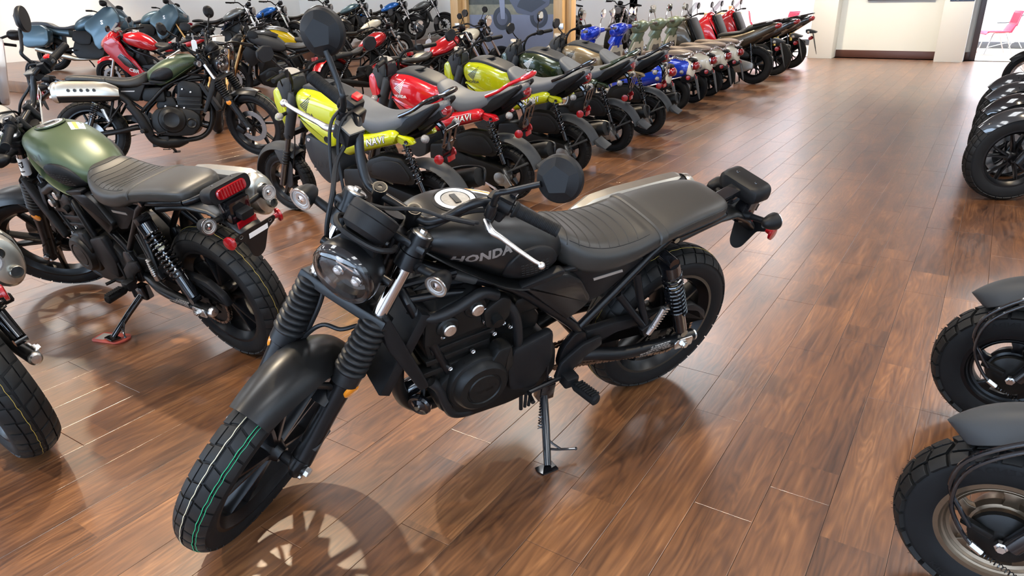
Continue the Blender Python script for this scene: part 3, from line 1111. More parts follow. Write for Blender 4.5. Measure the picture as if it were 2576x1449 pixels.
    for p in cb:
        sob('throttle_cable', MB().add(tube(p, 0.0045, 8, 6)), 'boot_rubber')
    sob('brake_line', MB().add(tube([(1.06, -0.185, 1.105), (1.11, -0.175, 1.07), (1.17, -0.135, 1.03), (1.21, -0.11, 0.96), (1.215, -0.088, 0.86), (1.26, -0.055, 0.76), (1.30, -0.055, 0.64)], 0.0065, 8, 6)), 'boot_rubber')
    sob('clutch_cable', MB().add(tube([(1.055, 0.212, 1.105), (1.10, 0.150, 1.105), (1.13, 0.08, 1.105), (1.165, 0.015, 1.085), (1.155, -0.055, 1.04), (1.17, -0.075, 0.98), (1.13, -0.06, 0.88), (1.02, 0.05, 0.84)], 0.0050, 8, 6)).add(
        tube([(1.065, 0.205, 1.106), (1.105, 0.140, 1.106)], 0.0068, 8)), 'boot_rubber')
    sob('wiring_loom', MB().add(tube([(0.985, 0.215, 1.105), (1.02, 0.165, 1.085), (1.07, 0.11, 1.03), (1.11, 0.07, 1.00), (1.13, 0.055, 0.93)], 0.0075, 8, 6)), 'boot_rubber')
    sob('gauge_hoop', MB().add(tube([(1.185, 0.072, 1.005), (1.225, 0.078, 1.028), (1.262, 0.045, 1.042), (1.262, -0.045, 1.042), (1.225, -0.080, 1.03), (1.18, -0.072, 1.005)], 0.0075, 8, 6)), 'boot_rubber')
    # ---- tank
    tk = body(TANK_KEYS, 40, 40, 2.3, 2.2)
    tb = bvh_of(tk)
    tank = one('fuel_tank', tk, paint, T, angle=60)
    one('tank_seam', body([(x, hw + 0.004, zb + 0.006, zb + 0.022) for x, hw, zb, zt, zm in TANK_KEYS if 0.6 < x < 1.05], 24, 20, 3, 3), paint, tank)
    for sd in (1, -1):
        fn = on_side(tb, sd, 0.0)
        pad = [(0.600, 0.800), (0.630, 0.852), (0.690, 0.885), (0.755, 0.893), (0.800, 0.875), (0.815, 0.835), (0.795, 0.795), (0.740, 0.775), (0.665, 0.772), (0.615, 0.782)]
        pad = [tuple(p.xy) for p in spline([(p[0], p[1], 0) for p in pad], 4, True)]
        cx, cz = 0.715, 0.832
        rings = []
        for (s, h) in ((1.0, -0.004), (0.985, 0.004), (0.94, 0.007), (0.7, 0.010), (0.35, 0.011), (0.02, 0.011)):
            ring = []
            for (x, z) in pad:
                q = fn(cx + (x - cx) * s, cz + (z - cz) * s)
                ring.append((q.x, q.y + sd * h, q.z))
            rings.append(ring)
        po = one('knee_pad', loft(rings), 'plastic_black', tank, angle=30)
        # fine ribs on the pad
        rb = MB()
        fn2 = on_side(tb, sd, 0.0115)
        for i in range(5):
            for j in range(7):
                u = 0.645 + 0.016 * j + 0.004 * i
                v = 0.795 + 0.011 * i + 0.002 * j
                rb.add(tube([fn2(u, v), fn2(u + 0.011, v + 0.0015)], 0.0011, 4))
        ob('pad_ribs', rb, 'plastic_black', tank)
        fl = on_side(tb, sd, 0.0009)
        one('tank_lettering', text_mesh('HONDA', 0.036, lambda u, v: fl(0.882 - sd * u, 0.905 + v + u * 0.10), bold=0.0016, spacing=1.05, fine=0.010, sx=1.22), letter, tank)
    # filler cap
    fc = Vector((0.905, 0, 1.0045))
    fo = one('fuel_cap', lathe([(0.0, 0.066), (0.004, 0.065), (0.005, 0.060), (0.001, 0.058), (0.001, 0.0)], fc, (0.03, 0, 1), 40), paint, tank)
    one('cap_ring', lathe([(0.001, 0.0565), (0.006, 0.0555), (0.006, 0.041), (0.002, 0.040)], fc, (0.03, 0, 1), 40), 'aluminium', tank)
    one('cap_centre', lathe([(0.002, 0.039), (0.005, 0.038), (0.0055, 0.0)], fc, (0.03, 0, 1), 32), 'cast_metal', tank)
    one('cap_keyhole', box(fc + Vector((0, 0, 0.006)), (0.016, 0.046, 0.004), 0.0015), 'black_print', tank)
    top = lambda off: (lambda x, y: Vector((x, y, tb.ray_cast(Vector((x, y, 2)), Vector((0, 0, -1)))[0].z + off)))
    tf = top(0.0007)
    one('warning_label', decal([(0.775, -0.020), (0.850, -0.048), (0.840, -0.108), (0.758, -0.072)], tf), 'white_print', tank)
    one('warning_label_band', decal([(0.772, -0.036), (0.848, -0.064), (0.845, -0.080), (0.767, -0.050)], top(0.0012)), 'orange_print', tank)
    # ---- seat
    n = 120
    xs = [-0.125 + 0.715 * (i / n) for i in range(n + 1)]
    st_ = body(SEAT_KEYS, 0, 40, 3.4, 3.0, seat_disp, xs)
    seat = one('seat', st_, 'vinyl', T, angle=70)
    sk = interp(SEAT_KEYS, 0.225)
    rings = []
    for x in (0.208, 0.213, 0.237, 0.242):
        k = interp(SEAT_KEYS, x)
        ring = []
        for i in range(25):
            t = PI * i / 24
            c, s = math.cos(t), math.sin(t)
            g = 0.0055 if 0.21 < x < 0.24 else 0.001
            ring.append((x - 0.01 + 0.0 * s, (k[0] + g) * math.copysign(abs(c) ** (2 / 3.4), c), k[3] + (k[2] + g + 0.001 - k[3]) * s ** (2 / 3.4) - 0.0))
        rings.append(ring)
    one('seat_strap', loft(rings, closed=False), 'vinyl', seat, angle=40)
    for i in range(8):
        x0 = 0.285 + 0.037 * i
        pts = []
        for j in range(17):
            t = -1 + 2 * j / 16
            y = 0.80 * interp(SEAT_KEYS, x0)[0] * t
            pts.append(seat_top(min(0.585, x0 + 0.022 * t * t), y, 0.0002))
        one('seat_stitch_line', tube(pts, 0.0017, 5), 'black_print', seat)
    for sd in (1, -1):
        one('seat_panel_seam', tube([seat_top(x, sd * 0.815 * interp(SEAT_KEYS, x)[0], 0.0) for x in [0.262 + 0.0155 * i for i in range(20)]], 0.0019, 5), 'black_print', seat)
    sm = MB()
    for sd in (1, -1):
        sm.add(tube([(x, sd * interp(SEAT_KEYS, x)[0] * 0.985, interp(SEAT_KEYS, x)[3] + 0.014) for x in [-0.09 + 0.03 * i for i in range(10)]], 0.0013, 5))
    ob('seat_piping', sm, 'vinyl', seat)
    # ---- frame
    F = MB()
    for sd in (1, -1):
        y = 0.105 * sd
        F.add(tube([(1.095, 0.030 * sd, 0.895), (1.02, 0.055 * sd, 0.855), (0.90, 0.075 * sd, 0.800), (0.745, y, 0.735), (0.60, y * 1.06, 0.615), (0.475, y * 1.08, 0.495), (0.470, y, 0.42)], 0.0165, 12, 5))
        F.add(tube([(0.475, y * 1.06, 0.500), (0.35, y * 1.06, 0.615), (0.225, y * 1.05, 0.735), (0.16, y, 0.775)], 0.0145, 12))
        F.add(tube([(0.745, y, 0.745), (0.58, y, 0.755), (0.40, y, 0.76), (0.16, y, 0.775), (0.0, y * .95, 0.795), (-0.10, 0.085 * sd, 0.805)], 0.013, 12, 4))
        F.add(tube([(1.085, 0.035 * sd, 0.80), (1.075, 0.085 * sd, 0.765), (1.00, 0.105 * sd, 0.60), (0.925, 0.105 * sd, 0.435)], 0.0145, 12))
        F.add(tube([(1.078, 0.080 * sd, 0.768), (0.95, 0.09 * sd, 0.765), (0.80, 0.10 * sd, 0.742)], 0.0115, 12))
        F.add(tube([(1.085, 0.05 * sd, 0.80), (0.93, 0.08 * sd, 0.83)], 0.012, 10))
        F.add(prism([(0.50, 0.50), (0.455, 0.50), (0.430, 0.43), (0.440, 0.345), (0.50, 0.330), (0.545, 0.37), (0.54, 0.44)], y + 0.004 * sd, y + 0.030 * sd, None, 0.006, 0.02))
    F.add(tube([(-0.10, 0.085, 0.805), (-0.135, 0.05, 0.81), (-0.145, 0, 0.812), (-0.135, -0.05, 0.81), (-0.10, -0.085, 0.805)], 0.013, 12, 4))
    F.add(tube([(1.13, 0, 0.80), (1.075, 0, 0.945)], 0.032, 18))
    fr = ob('frame', F, 'frame_black', T)
    one('pivot_cap', lathe([(0, 0.020), (0.006, 0.019), (0.008, 0.014)], (0.495, 0.138, 0.365), (0, 1, 0), 20), 'plastic_black', fr)
    one('frame_label', tube([(0.930, 0.0705, 0.8125), (0.868, 0.0815, 0.7865)], 0.0172, 12, caps=False), 'label_dark', fr)
    one('frame_label_print', tube([(0.922, 0.0725, 0.8165), (0.876, 0.0815, 0.7975)], 0.0105, 10, caps=False), 'lid_grey', fr)
    one('seat_latch', tube([(0.145, 0.112, 0.784), (0.145, 0.132, 0.782)], 0.011, 10), 'gloss_black', fr)
    # air scoop panel behind the forks
    for sd in (1, -1):
        one('frame_side_panel', prism([(1.06, 0.785), (0.96, 0.835), (0.86, 0.79), (0.80, 0.752), (0.95, 0.778)], 0.062 * sd, 0.072 * sd, None, 0.004, 0.015), 'plastic_black', T)
        one('side_cover', prism([(0.735, 0.752), (0.690, 0.766), (0.575, 0.766), (0.520, 0.730), (0.463, 0.640), (0.478, 0.612), (0.545, 0.572)], 0.075 * sd, 0.138 * sd, None, 0.014, 0.018), 'matte_black', T)
        sp = one('seat_side_panel', prism([(0.56, 0.762), (0.30, 0.742), (0.245, 0.728), (0.40, 0.615), (0.47, 0.60)], 0.070 * sd, 0.112 * sd, None, 0.006, 0.02), 'plastic_black', T)
        one('side_badge', prism([(0.455, 0.700), (0.340, 0.705), (0.335, 0.695), (0.450, 0.690)], 0.111 * sd, 0.1145 * sd), 'silver_print', sp)
        one('tank_rail_pad', prism([(0.735, 0.742), (0.600, 0.762), (0.590, 0.782), (0.605, 0.788), (0.745, 0.762)], 0.108 * sd, 0.140 * sd, None, 0.006, 0.008), 'plastic_black', T)
    # ---- engine
    E = MB()
    E.add(prism([(0.98, 0.34), (0.99, 0.44), (0.93, 0.50), (0.80, 0.53), (0.62, 0.53), (0.56, 0.47), (0.545, 0.36), (0.60, 0.285), (0.72, 0.262), (0.90, 0.262)], -0.155, 0.13, None, 0.018, 0.03))
    cyl = [(0.985, 0.44), (1.030, 0.60), (1.025, 0.69), (0.985, 0.735), (0.880, 0.765), (0.835, 0.735), (0.800, 0.60), (0.800, 0.48)]
    E.add(prism(cyl, -0.12, 0.105, None, 0.014, 0.02))
    E.add(prism([(1.035, 0.60), (1.035, 0.70), (0.99, 0.745), (0.88, 0.775), (0.83, 0.745), (0.815, 0.62)], -0.125, 0.118, None, 0.012, 0.02))
    for (x, z) in ((0.93, 0.50), (0.915, 0.545), (0.90, 0.585)):
        E.add(prism([(x + 0.105, z - 0.02), (x + 0.110, z), (x - 0.10, z + 0.025), (x - 0.105, z + 0.005)], -0.125, 0.112, None, 0.003))
    E.add(prism([(0.80, 0.52), (0.77, 0.62), (0.66, 0.64), (0.60, 0.56), (0.62, 0.50)], -0.06, 0.07, None, 0.012, 0.02))
    E.add(prism([(0.70, 0.58), (0.70, 0.72), (0.50, 0.72), (0.50, 0.60)], -0.09, 0.06, None, 0.012, 0.03))
    eng = ob('engine', E, 'engine_black', T, angle=30)
    CC = (0.852, 0.428)
    gc = MB().add(lathe([(0.0, 0.108), (0.024, 0.108), (0.034, 0.103), (0.038, 0.094), (0.055, 0.088), (0.062, 0.080), (0.064, 0.060), (0.060, 0.057), (0.060, 0.054), (0.064, 0.051), (0.066, 0.0)], (CC[0], 0.112, CC[1]), (0, 1, 0), 44))
    gc.add(prism([(0.83, 0.50), (0.80, 0.555), (0.755, 0.555), (0.740, 0.47), (0.775, 0.42)], 0.10, 0.158, None, 0.010, 0.012))
    co = ob('generator_cover', gc, 'engine_black', eng)
    one('cover_lettering', text_mesh('HONDA', 0.016, lambda u, v: Vector((CC[0] - u, 0.1785, CC[1] - 0.005 + v + u * 0.1)), bold=0.0003, spacing=1.1), 'engine_black', eng)
    one('sprocket_cover', prism([(0.745, 0.52), (0.600, 0.560), (0.585, 0.43), (0.635, 0.325), (0.735, 0.345), (0.755, 0.43)], 0.115, 0.150, None, 0.010, 0.02), 'plastic_black', eng)
    # right side clutch cover
    rc = MB().add(lathe([(0.0, 0.125), (0.020, 0.125), (0.032, 0.115), (0.036, 0.10), (0.050, 0.085), (0.058, 0.070), (0.050, 0.050), (0.050, 0.0)], (0.74, -0.140, 0.42), (0, -1, 0), 40))
    rc.add(lathe([(0.0, 0.05), (0.022, 0.05), (0.030, 0.042), (0.022, 0.03), (0.026, 0.0)], (0.905, -0.140, 0.375), (0, -1, 0), 28))
    ob('clutch_cover', rc, 'engine_black', eng)
    for (x, z, y) in ((0.965, 0.668, 0.118), (0.880, 0.716, 0.118)):
        s_ = one('cam_plug_mount', lathe([(0, 0.036), (0.012, 0.035), (0.016, 0.030)], (x, y - 0.006, z), (0, 1, 0), 24), 'engine_black', eng)
        one('cam_plug', lathe([(0, 0.0205), (0.010, 0.0200), (0.013, 0.017), (0.014, 0.0)], (x, y + 0.010, z), (0, 1, 0), 24), 'aluminium', eng)
    bolt_l = mesh_of('engine_bolt', MB().add(lathe([(0, 0.0085), (0.008, 0.008), (0.009, 0.006), (0.006, 0.0045), (0.006, 0.0)], (0, 0, 0), (0, 1, 0), 10)), 'steel')
    bolt_r = mesh_of('engine_bolt', MB().add(lathe([(0, 0.0085), (0.022, 0.008), (0.024, 0.0)], (0, 0, 0), (0, -1, 0), 8)), 'steel')
    for (x, z, y) in ((0.948, 0.505, 0.118), (0.875, 0.548, 0.118), (0.80, 0.585, 0.108), (0.772, 0.618, 0.108), (0.745, 0.595, 0.108), (0.955, 0.385, 0.118), (0.962, 0.43, 0.118), (0.845, 0.655, 0.120), (0.79, 0.655, 0.120), (0.98, 0.64, 0.118), (0.85, 0.70, 0.120)):
        link('engine_bolt', bolt_l, eng, Matrix.Translation((x, y, z)))
    for (x, z) in ((0.86, 0.52), (0.80, 0.54), (0.70, 0.545), (0.63, 0.48), (0.635, 0.38), (0.70, 0.30), (0.80, 0.31), (0.86, 0.33), (0.95, 0.40), (0.94, 0.66), (0.87, 0.69)):
        link('engine_bolt', bolt_r, eng, Matrix.Translation((x, -0.125, z)))
    th = MB().add(prism([(0.86, 0.70), (0.80, 0.74), (0.765, 0.72), (0.765, 0.66), (0.80, 0.62), (0.845, 0.635)], 0.09, 0.135, None, 0.008, 0.012)).add(tube([(0.815, 0.13, 0.665), (0.815, 0.155, 0.66)], 0.018, 14))
    ob('thermostat', th, 'engine_black', eng)
    one('throttle_body', prism([(0.73, 0.62), (0.73, 0.68), (0.63, 0.69), (0.62, 0.62)], 0.02, 0.10, None, 0.008, 0.015), 'engine_black', eng)
    # hoses
    hs = [('coolant_hose', [(1.065, 0.075, 0.735), (1.02, 0.115, 0.715), (0.95, 0.128, 0.735), (0.87, 0.125, 0.765), (0.815, 0.12, 0.740)], 0.0175),
          ('coolant_hose', [(0.775, 0.115, 0.700), (0.745, 0.125, 0.655), (0.725, 0.128, 0.58), (0.715, 0.125, 0.51)], 0.0155),
          ('coolant_hose', [(1.000, 0.105, 0.455), (0.975, 0.115, 0.425), (0.955, 0.120, 0.365), (0.925, 0.118, 0.305), (0.87, 0.115, 0.285), (0.80, 0.10, 0.285), (0.76, 0.07, 0.31)], 0.0175)]
    for nm, p, r in hs:
        mb = MB().add(tube(p, r, 14, 6))
        ob(nm, mb, 'boot_rubber', eng)
    one('breather_hose', tube([(0.665, 0.10, 0.33), (0.66, 0.11, 0.26), (0.655, 0.115, 0.20)], 0.007, 8, 4), 'boot_rubber', eng)
    one('breather_hose', tube([(0.640, 0.10, 0.33), (0.64, 0.11, 0.26), (0.64, 0.115, 0.205)], 0.006, 8, 4), 'boot_rubber', eng)
    one('breather_hose', tube([(0.620, 0.10, 0.33), (0.622, 0.11, 0.26), (0.625, 0.115, 0.205)], 0.006, 8, 4), 'boot_rubber', eng)
    # radiator and horn
    rd = rotm(0, -25, 0)
    ra = one('radiator', box((1.095, 0, 0.605), (0.035, 0.25, 0.29), 0.006, rd), 'plastic_black', T)
    for sd in (1, -1):
        one('radiator_shroud', prism([(1.150, 0.775), (1.175, 0.755), (1.155, 0.665), (1.050, 0.465), (1.020, 0.470), (1.030, 0.50), (1.10, 0.66)], 0.105 * sd, 0.140 * sd, None, 0.006, 0.012), 'plastic_black', ra)
    fm = MB()
    for i in range(24):
        fm.add(box(Vector((1.113, 0, 0.60)) + rd @ Vector((0, 0, -0.125 + 0.0108 * i)), (0.006, 0.20, 0.003), 0, rd))
    ob('radiator_fins', fm, 'cast_metal', ra)
    one('horn', lathe([(0, 0.0), (0, 0.036), (0.012, 0.040), (0.020, 0.036), (0.018, 0.025), (0.024, 0.012), (0.030, 0.010), (0.030, 0.0)], (1.010, 0.065, 0.335), (0.75, 0.6, -0.1), 28), 'gloss_black', T)
    one('horn_bracket', tube([(1.00, 0.055, 0.345), (0.985, 0.03, 0.40), (0.97, 0.02, 0.46)], 0.008, 8), 'frame_black', T)
    one('oil_filter', lathe([(0, 0.034), (0.06, 0.034), (0.075, 0.028), (0.078, 0.0)], (0.97, 0, 0.36), (0.95, 0, -0.3), 24), 'gloss_black', T)
    # ---- exhaust
    ex = MB()
    for y in (-0.045, 0.045):
        ex.add(tube([(1.00, y, 0.63), (1.075, y * 1.2, 0.575), (1.085, y, 0.44), (1.040, y * .6 - 0.01, 0.31), (0.95, y * .5 - 0.03, 0.235), (0.80, -0.06 + y * .3, 0.215)], 0.0225, 14, 6))
    ex.add(tube([(0.83, -0.06, 0.215), (0.74, -0.06, 0.21), (0.62, -0.09, 0.215), (0.54, -0.125, 0.25), (0.49, -0.150, 0.36), (0.44, -0.165, 0.50), (0.39, -0.172, 0.61), (0.31, -0.180, 0.675)], [0.028, 0.06, 0.06, 0.042, 0.032, 0.030, 0.030, 0.034], 18, 5))
    ex.add(box((0.60, -0.06, 0.225), (0.16, 0.16, 0.10), 0.03))
    exo = ob('exhaust_pipe', ex, 'engine_black', T)
    one('pipe_guard', tube([(0.535, -0.16, 0.29), (0.50, -0.180, 0.38), (0.46, -0.192, 0.48), (0.40, -0.200, 0.58)], [0.034, 0.040, 0.040, 0.036], 14, 4), 'plastic_black', exo)
    rings = []
    for (x, z, hw, hh) in ((0.34, 0.672, 0.030, 0.034), (0.32, 0.676, 0.040, 0.050), (0.26, 0.690, 0.052, 0.074), (0.18, 0.700, 0.055, 0.082), (-0.14, 0.716, 0.057, 0.090), (-0.165, 0.717, 0.056, 0.089)):
        rings.append([(x, -0.195 + hw * math.cos(2 * PI * i / 28), z + hh * math.sin(2 * PI * i / 28)) for i in range(28)])
    mf = one('muffler', loft(rings), 'engine_black', T)
    rings = []
    for (x, s) in ((-0.160, 1.03), (-0.168, 1.04), (-0.190, 0.99), (-0.205, 0.86), (-0.212, 0.60), (-0.210, 0.02)):
        rings.append([(x, -0.195 + 0.057 * s * math.cos(2 * PI * i / 32), 0.717 + 0.090 * s * math.sin(2 * PI * i / 32)) for i in range(32)])
    ec = one('muffler_end_cap', loft(rings, cap0=False), 'champagne_metal', mf)
    for (dy, dz) in ((0.008, 0.038), (-0.010, -0.038)):
        one('tail_pipe', lathe([(-0.008, 0.0215), (0.012, 0.0205), (0.016, 0.0185), (0.012, 0.0165), (-0.006, 0.015)], (-0.212, -0.195 + dy, 0.717 + dz), (-1, 0, 0), 24), 'champagne_metal', mf)
        one('tail_pipe_bore', lathe([(-0.005, 0.0165), (-0.004, 0.0)], (-0.221, -0.195 + dy, 0.717 + dz), (-1, 0, 0), 24), 'black_print', mf)
    # heat shield : folded plate over the top and outside of the muffler with round holes
    sec = [(0.020, 0.082), (0.006, 0.096), (-0.028, 0.098), (-0.050, 0.080), (-0.066, 0.045), (-0.069, 0.005), (-0.066, -0.022), (-0.060, -0.030)]
    rings = []
    for (x, s, zc) in ((0.345, 0.55, 0.672), (0.325, 0.72, 0.678), (0.25, 0.98, 0.690), (0.16, 1.02, 0.698), (-0.06, 1.04, 0.708), (-0.130, 1.04, 0.710), (-0.158, 0.96, 0.709)):
        o_ = [(x, -0.195 + a * s, zc + b * s) for a, b in sec]
        i_ = [(x, -0.195 + a * s * .95, zc + b * s * .96) for a, b in sec]
        rings.append(o_ + i_[::-1])
    hsd = one('heat_shield', loft(rings), 'champagne_metal', mf, angle=25)
    for i in range(5):
        x = 0.155 - 0.052 * i
        z = 0.722 + 0.0022 * i
        one('shield_hole', lathe([(0, 0.0165), (0.005, 0.0165), (0.006, 0.0140), (0.0005, 0.0130)], (x, -0.2635 - 0.0005 * i, z), (0, -1, 0.05), 20), 'champagne_metal', mf)
        one('shield_hole_dark', lathe([(0.0035, 0.0138), (0.0036, 0.0)], (x, -0.2635 - 0.0005 * i, z), (0, -1, 0.05), 20), 'black_print', mf)
    # ---- rear end
    sw = MB()
    for sd in (1, -1):
        sw.add(tube([(0.50, 0.085 * sd, 0.365), (0.40, 0.115 * sd, 0.365), (0.28, 0.140 * sd, 0.345), (0.10, 0.143 * sd, 0.326), (-0.065, 0.143 * sd, 0.321)], [0.026, 0.025, 0.0235, 0.0235, 0.0235], 16, 4))
    sw.add(tube([(0.37, 0.10, 0.362), (0.37, -0.10, 0.362)], 0.026, 14))
    swo = ob('swingarm', sw, 'satin_black', T)
    for sd in (1, -1):
        one('axle_plate', prism([(0.035, 0.298), (0.042, 0.326), (0.030, 0.343), (-0.045, 0.341), (-0.050, 0.300)], 0.160 * sd, 0.170 * sd, None, 0.002, 0.008), 'aluminium', swo)
        one('axle_nut', lathe([(0, 0.0165), (0.010, 0.0165), (0.011, 0.011), (0.018, 0.011)], (0.0, 0.169 * sd, 0.321), (0, sd, 0), 6), 'steel', swo)
        one('swingarm_end', lathe([(0, 0.024), (0.008, 0.023), (0.014, 0.016), (0.0145, 0)], (-0.065, 0.143 * sd, 0.321), (-1, 0, 0), 20), 'aluminium', swo)
    fnl = lambda u, v: Vector((0.135 - u, 0.143 + 0.0240 * math.cos(v / 0.024 + 0.10), 0.3285 + 0.0240 * math.sin(v / 0.024 + 0.10)))
    one('tyre_information_label', decal([(-0.072, -0.021), (0.072, -0.021), (0.072, 0.019), (-0.072, 0.019)], fnl, 8, 5), 'black_print', swo)
    fn3 = lambda u, v: Vector((0.135 - u, 0.143 + 0.0244 * math.cos(v / 0.024 + 0.10), 0.3285 + 0.0244 * math.sin(v / 0.024 + 0.10)))
    lm = MB()
    for r in range(6):
        u = -0.070
        v = 0.015 - r * 0.0065
        random.seed(40 + r)
        while u < 0.066:
            wd = random.uniform(0.004, 0.016)
            if random.random() < 0.72:
                lm.add(decal([(u, v - 0.0017), (u + wd, v - 0.0017), (u + wd, v + 0.0017), (u, v + 0.0017)], fn3, 1, 1))
            u += wd + 0.003
    ob('label_print', lm, 'silver_print', swo)
    for sd in (1, -1):
        t0, b0 = Vector((0.165, 0.140 * sd, 0.715)), Vector((0.012, 0.150 * sd, 0.372))
        d = b0 - t0
        sh = MB().add(tube([t0 + d * 0.04, t0 + d * 0.17], 0.033, 20)).add(tube([t0, t0 + d * 0.6], 0.009, 10)).add(tube([t0 + d * 0.62, t0 + d * 0.97], [0.026, 0.0245], 18)).add(
            tube([t0 + Vector((0, 0.026 * sd, 0)), t0 - Vector((0, 0.03 * sd, 0))], 0.020, 16)).add(tube([b0 + Vector((0, 0.022 * sd, 0)), b0 - Vector((0, 0.02 * sd, 0))], 0.016, 14))
        so = ob('shock_absorber', sh, 'gloss_black', T)
        one('shock_spring', helix(t0 + d * 0.15, t0 + d * 0.70, 0.0315, 10.5, 0.0052), 'gloss_black', so)
        one('shock_rod', tube([t0 + d * 0.3, t0 + d * 0.62], 0.0075, 12), 'chrome', so)
        one('bump_stop', tube([t0 + d * 0.30, t0 + d * 0.38], [0.017, 0.014], 14), 'cream_mark', so)
    # chain drive on the left
    path = []
    for i in range(13):
        a = R_(97 + 180 * i / 12)
        path.append((0.10 * math.cos(a) + 0.0, 0.321 + 0.10 * math.sin(a)))
    for i in range(9):
        a = R_(-83 + 180 * i / 8)
        path.append((0.66 + 0.040 * math.cos(a), 0.395 + 0.040 * math.sin(a)))
    ob('chain', chain_shape(path, y=0.092), 'chain_metal', T)
    spk = MB().add(lathe([(-0.003, 0.055), (-0.003, 0.096), (0.003, 0.096), (0.003, 0.055)], (0, 0.092, 0.321), (0, 1, 0), 42, closed=True))
    for i in range(42):
        a = 2 * PI * i / 42
        spk.add(box((0.0985 * math.cos(a), 0.092, 0.321 + 0.0985 * math.sin(a)), (0.007, 0.006, 0.006), 0, rotm(0, -math.degrees(a), 0)))
    for i in range(5):
        a = 2 * PI * i / 5
        spk.add(spoke((0, 0.092, 0.321), a, 0.02, a, 0.06, 0.03, 0.022, 0.01, 0.006))
    ob('rear_sprocket', spk, 'engine_black', T)
    cg = MB()
    cg.add(prism([(0.44, 0.395), (0.435, 0.475), (0.30, 0.478), (0.16, 0.462), (0.05, 0.462), (-0.06, 0.448), (-0.135, 0.395), (-0.150, 0.345), (-0.118, 0.352), (-0.09, 0.400), (-0.02, 0.425), (0.08, 0.430), (0.20, 0.418), (0.30, 0.425), (0.36, 0.40)], 0.085, 0.118, None, 0.008, 0.01))
    ob('chain_guard', cg, 'plastic_black', T)
    # tail
    rf = MB().add(fender((0.0, 0.321), 0.50, 62, 128, 0.105, 0.045, 24, 12, 0.004, 2.6, lambda t: 1.0 - 0.45 * max(0, (t - 0.35) / 0.65)))
    rf.add(box((0.02, 0, 0.785), (0.30, 0.17, 0.03), 0.01))
    rf2 = MB()
    rings = []
    for (x, hw, zb, zt) in ((0.10, 0.105, 0.720, 0.785), (0.0, 0.102, 0.745, 0.800), (-0.10, 0.092, 0.760, 0.805), (-0.20, 0.072, 0.748, 0.786), (-0.29, 0.058, 0.700, 0.742), (-0.345, 0.050, 0.655, 0.700), (-0.352, 0.042, 0.648, 0.690)):
        rings.append([(x, hw * math.copysign(abs(math.cos(2 * PI * i / 24)) ** 0.7, math.cos(2 * PI * i / 24)), (zb + zt) / 2 + (zt - zb) / 2 * math.sin(2 * PI * i / 24)) for i in range(24)])
    rf2.add(loft(rings))
    ob('rear_mudguard', rf2, 'matte_black', T)
    tb_ = MB().add(prism([(-0.12, 0.790), (-0.125, 0.812), (-0.27, 0.862), (-0.275, 0.820), (-0.20, 0.790)], -0.026, 0.026, None, 0.003, 0.006)).add(box((-0.285, 0, 0.765), (0.07, 0.10, 0.11), 0.014, rotm(0, -14, 0)))
    tl = ob('tail_bracket', tb_, 'gloss_black', T)
    rings = []
    for (x, s) in ((-0.228, 0.80), (-0.236, 0.95), (-0.262, 1.0), (-0.300, 1.0), (-0.306, 0.96)):
        r0 = roundpoly([(-0.094, -0.032), (0.094, -0.032), (0.094, 0.032), (-0.094, 0.032)], 0.030, 6)
        rings.append([(x, u * s, 0.845 + v * s + (x + 0.26) * -0.15) for u, v in r0])
    tlo = one('tail_light', loft(rings), 'plastic_black', T)
    r0 = roundpoly([(-0.066, -0.021), (0.066, -0.021), (0.066, 0.021), (-0.066, 0.021)], 0.020, 6)
    one('tail_lens', loft([[(x, u * s, 0.851 + v * s) for u, v in r0] for (x, s) in ((-0.300, 1.0), (-0.311, 1.0), (-0.316, 0.94), (-0.3165, 0.02))]), 'red_lens', tlo)
    lm = MB()
    for i in range(9):
        for j in range(3):
            lm.add(box((-0.3165, -0.050 + 0.0125 * i, 0.839 + 0.012 * j), (0.002, 0.010, 0.009), 0.0005))
    ob('led_grid', lm, 'red_lens', tlo)
    for sd in (1, -1):
        one('housing_screw', lathe([(0, 0.007), (0.003, 0.006), (0.001, 0.003), (0.001, 0)], (-0.27, 0.045 * sd, 0.8765), (0, 0, 1), 12), 'gloss_black', tlo)
    one('rear_reflector', box((-0.328, 0.0, 0.715), (0.010, 0.085, 0.034), 0.004, rotm(0, -14, 0)), 'red_reflector', T)
    one('plate_light', box((-0.335, 0, 0.757), (0.040, 0.060, 0.030), 0.010, rotm(0, -14, 0)), 'plastic_black', T)
    pl = MB()
    for pts in ([(-0.095, 0.055), (0.095, 0.055), (0.095, 0.030), (0.055, 0.010), (0.030, -0.075), (0.012, -0.092), (-0.012, -0.092), (-0.030, -0.075), (-0.055, 0.010), (-0.095, 0.030)],):
        pl.add(prism(pts, 0, 0.004, lambda u, v, h: (-0.352 - h - v * 0.30, u, 0.655 + v * 0.95), 0, 0.012))
    plo = ob('plate_bracket', pl, 'satin_black', T)
    one('plate_sticker', prism([(-0.055, 0.036), (0.035, 0.036), (0.035, 0.012), (-0.055, 0.012)], 0.0042, 0.0050, lambda u, v, h: (-0.352 - h - v * 0.30, u, 0.655 + v * 0.95)), 'paper', plo)
    for sd in (1, -1):
        one('bracket_bolt', lathe([(0, 0.009), (0.005, 0.008), (0.002, 0.004), (0.002, 0)], (-0.364, 0.070 * sd, 0.695), (-0.95, 0, -0.3), 12), 'aluminium', plo)
        one('bracket_reflector', lathe([(0, 0.008), (0.020, 0.012), (0.022, 0.0265), (0.030, 0.0265), (0.032, 0.023)], (-0.355, 0.093 * sd, 0.692), (-0.25, sd, 0.0), 26), 'red_reflector' if sd else 'gloss_black', plo)
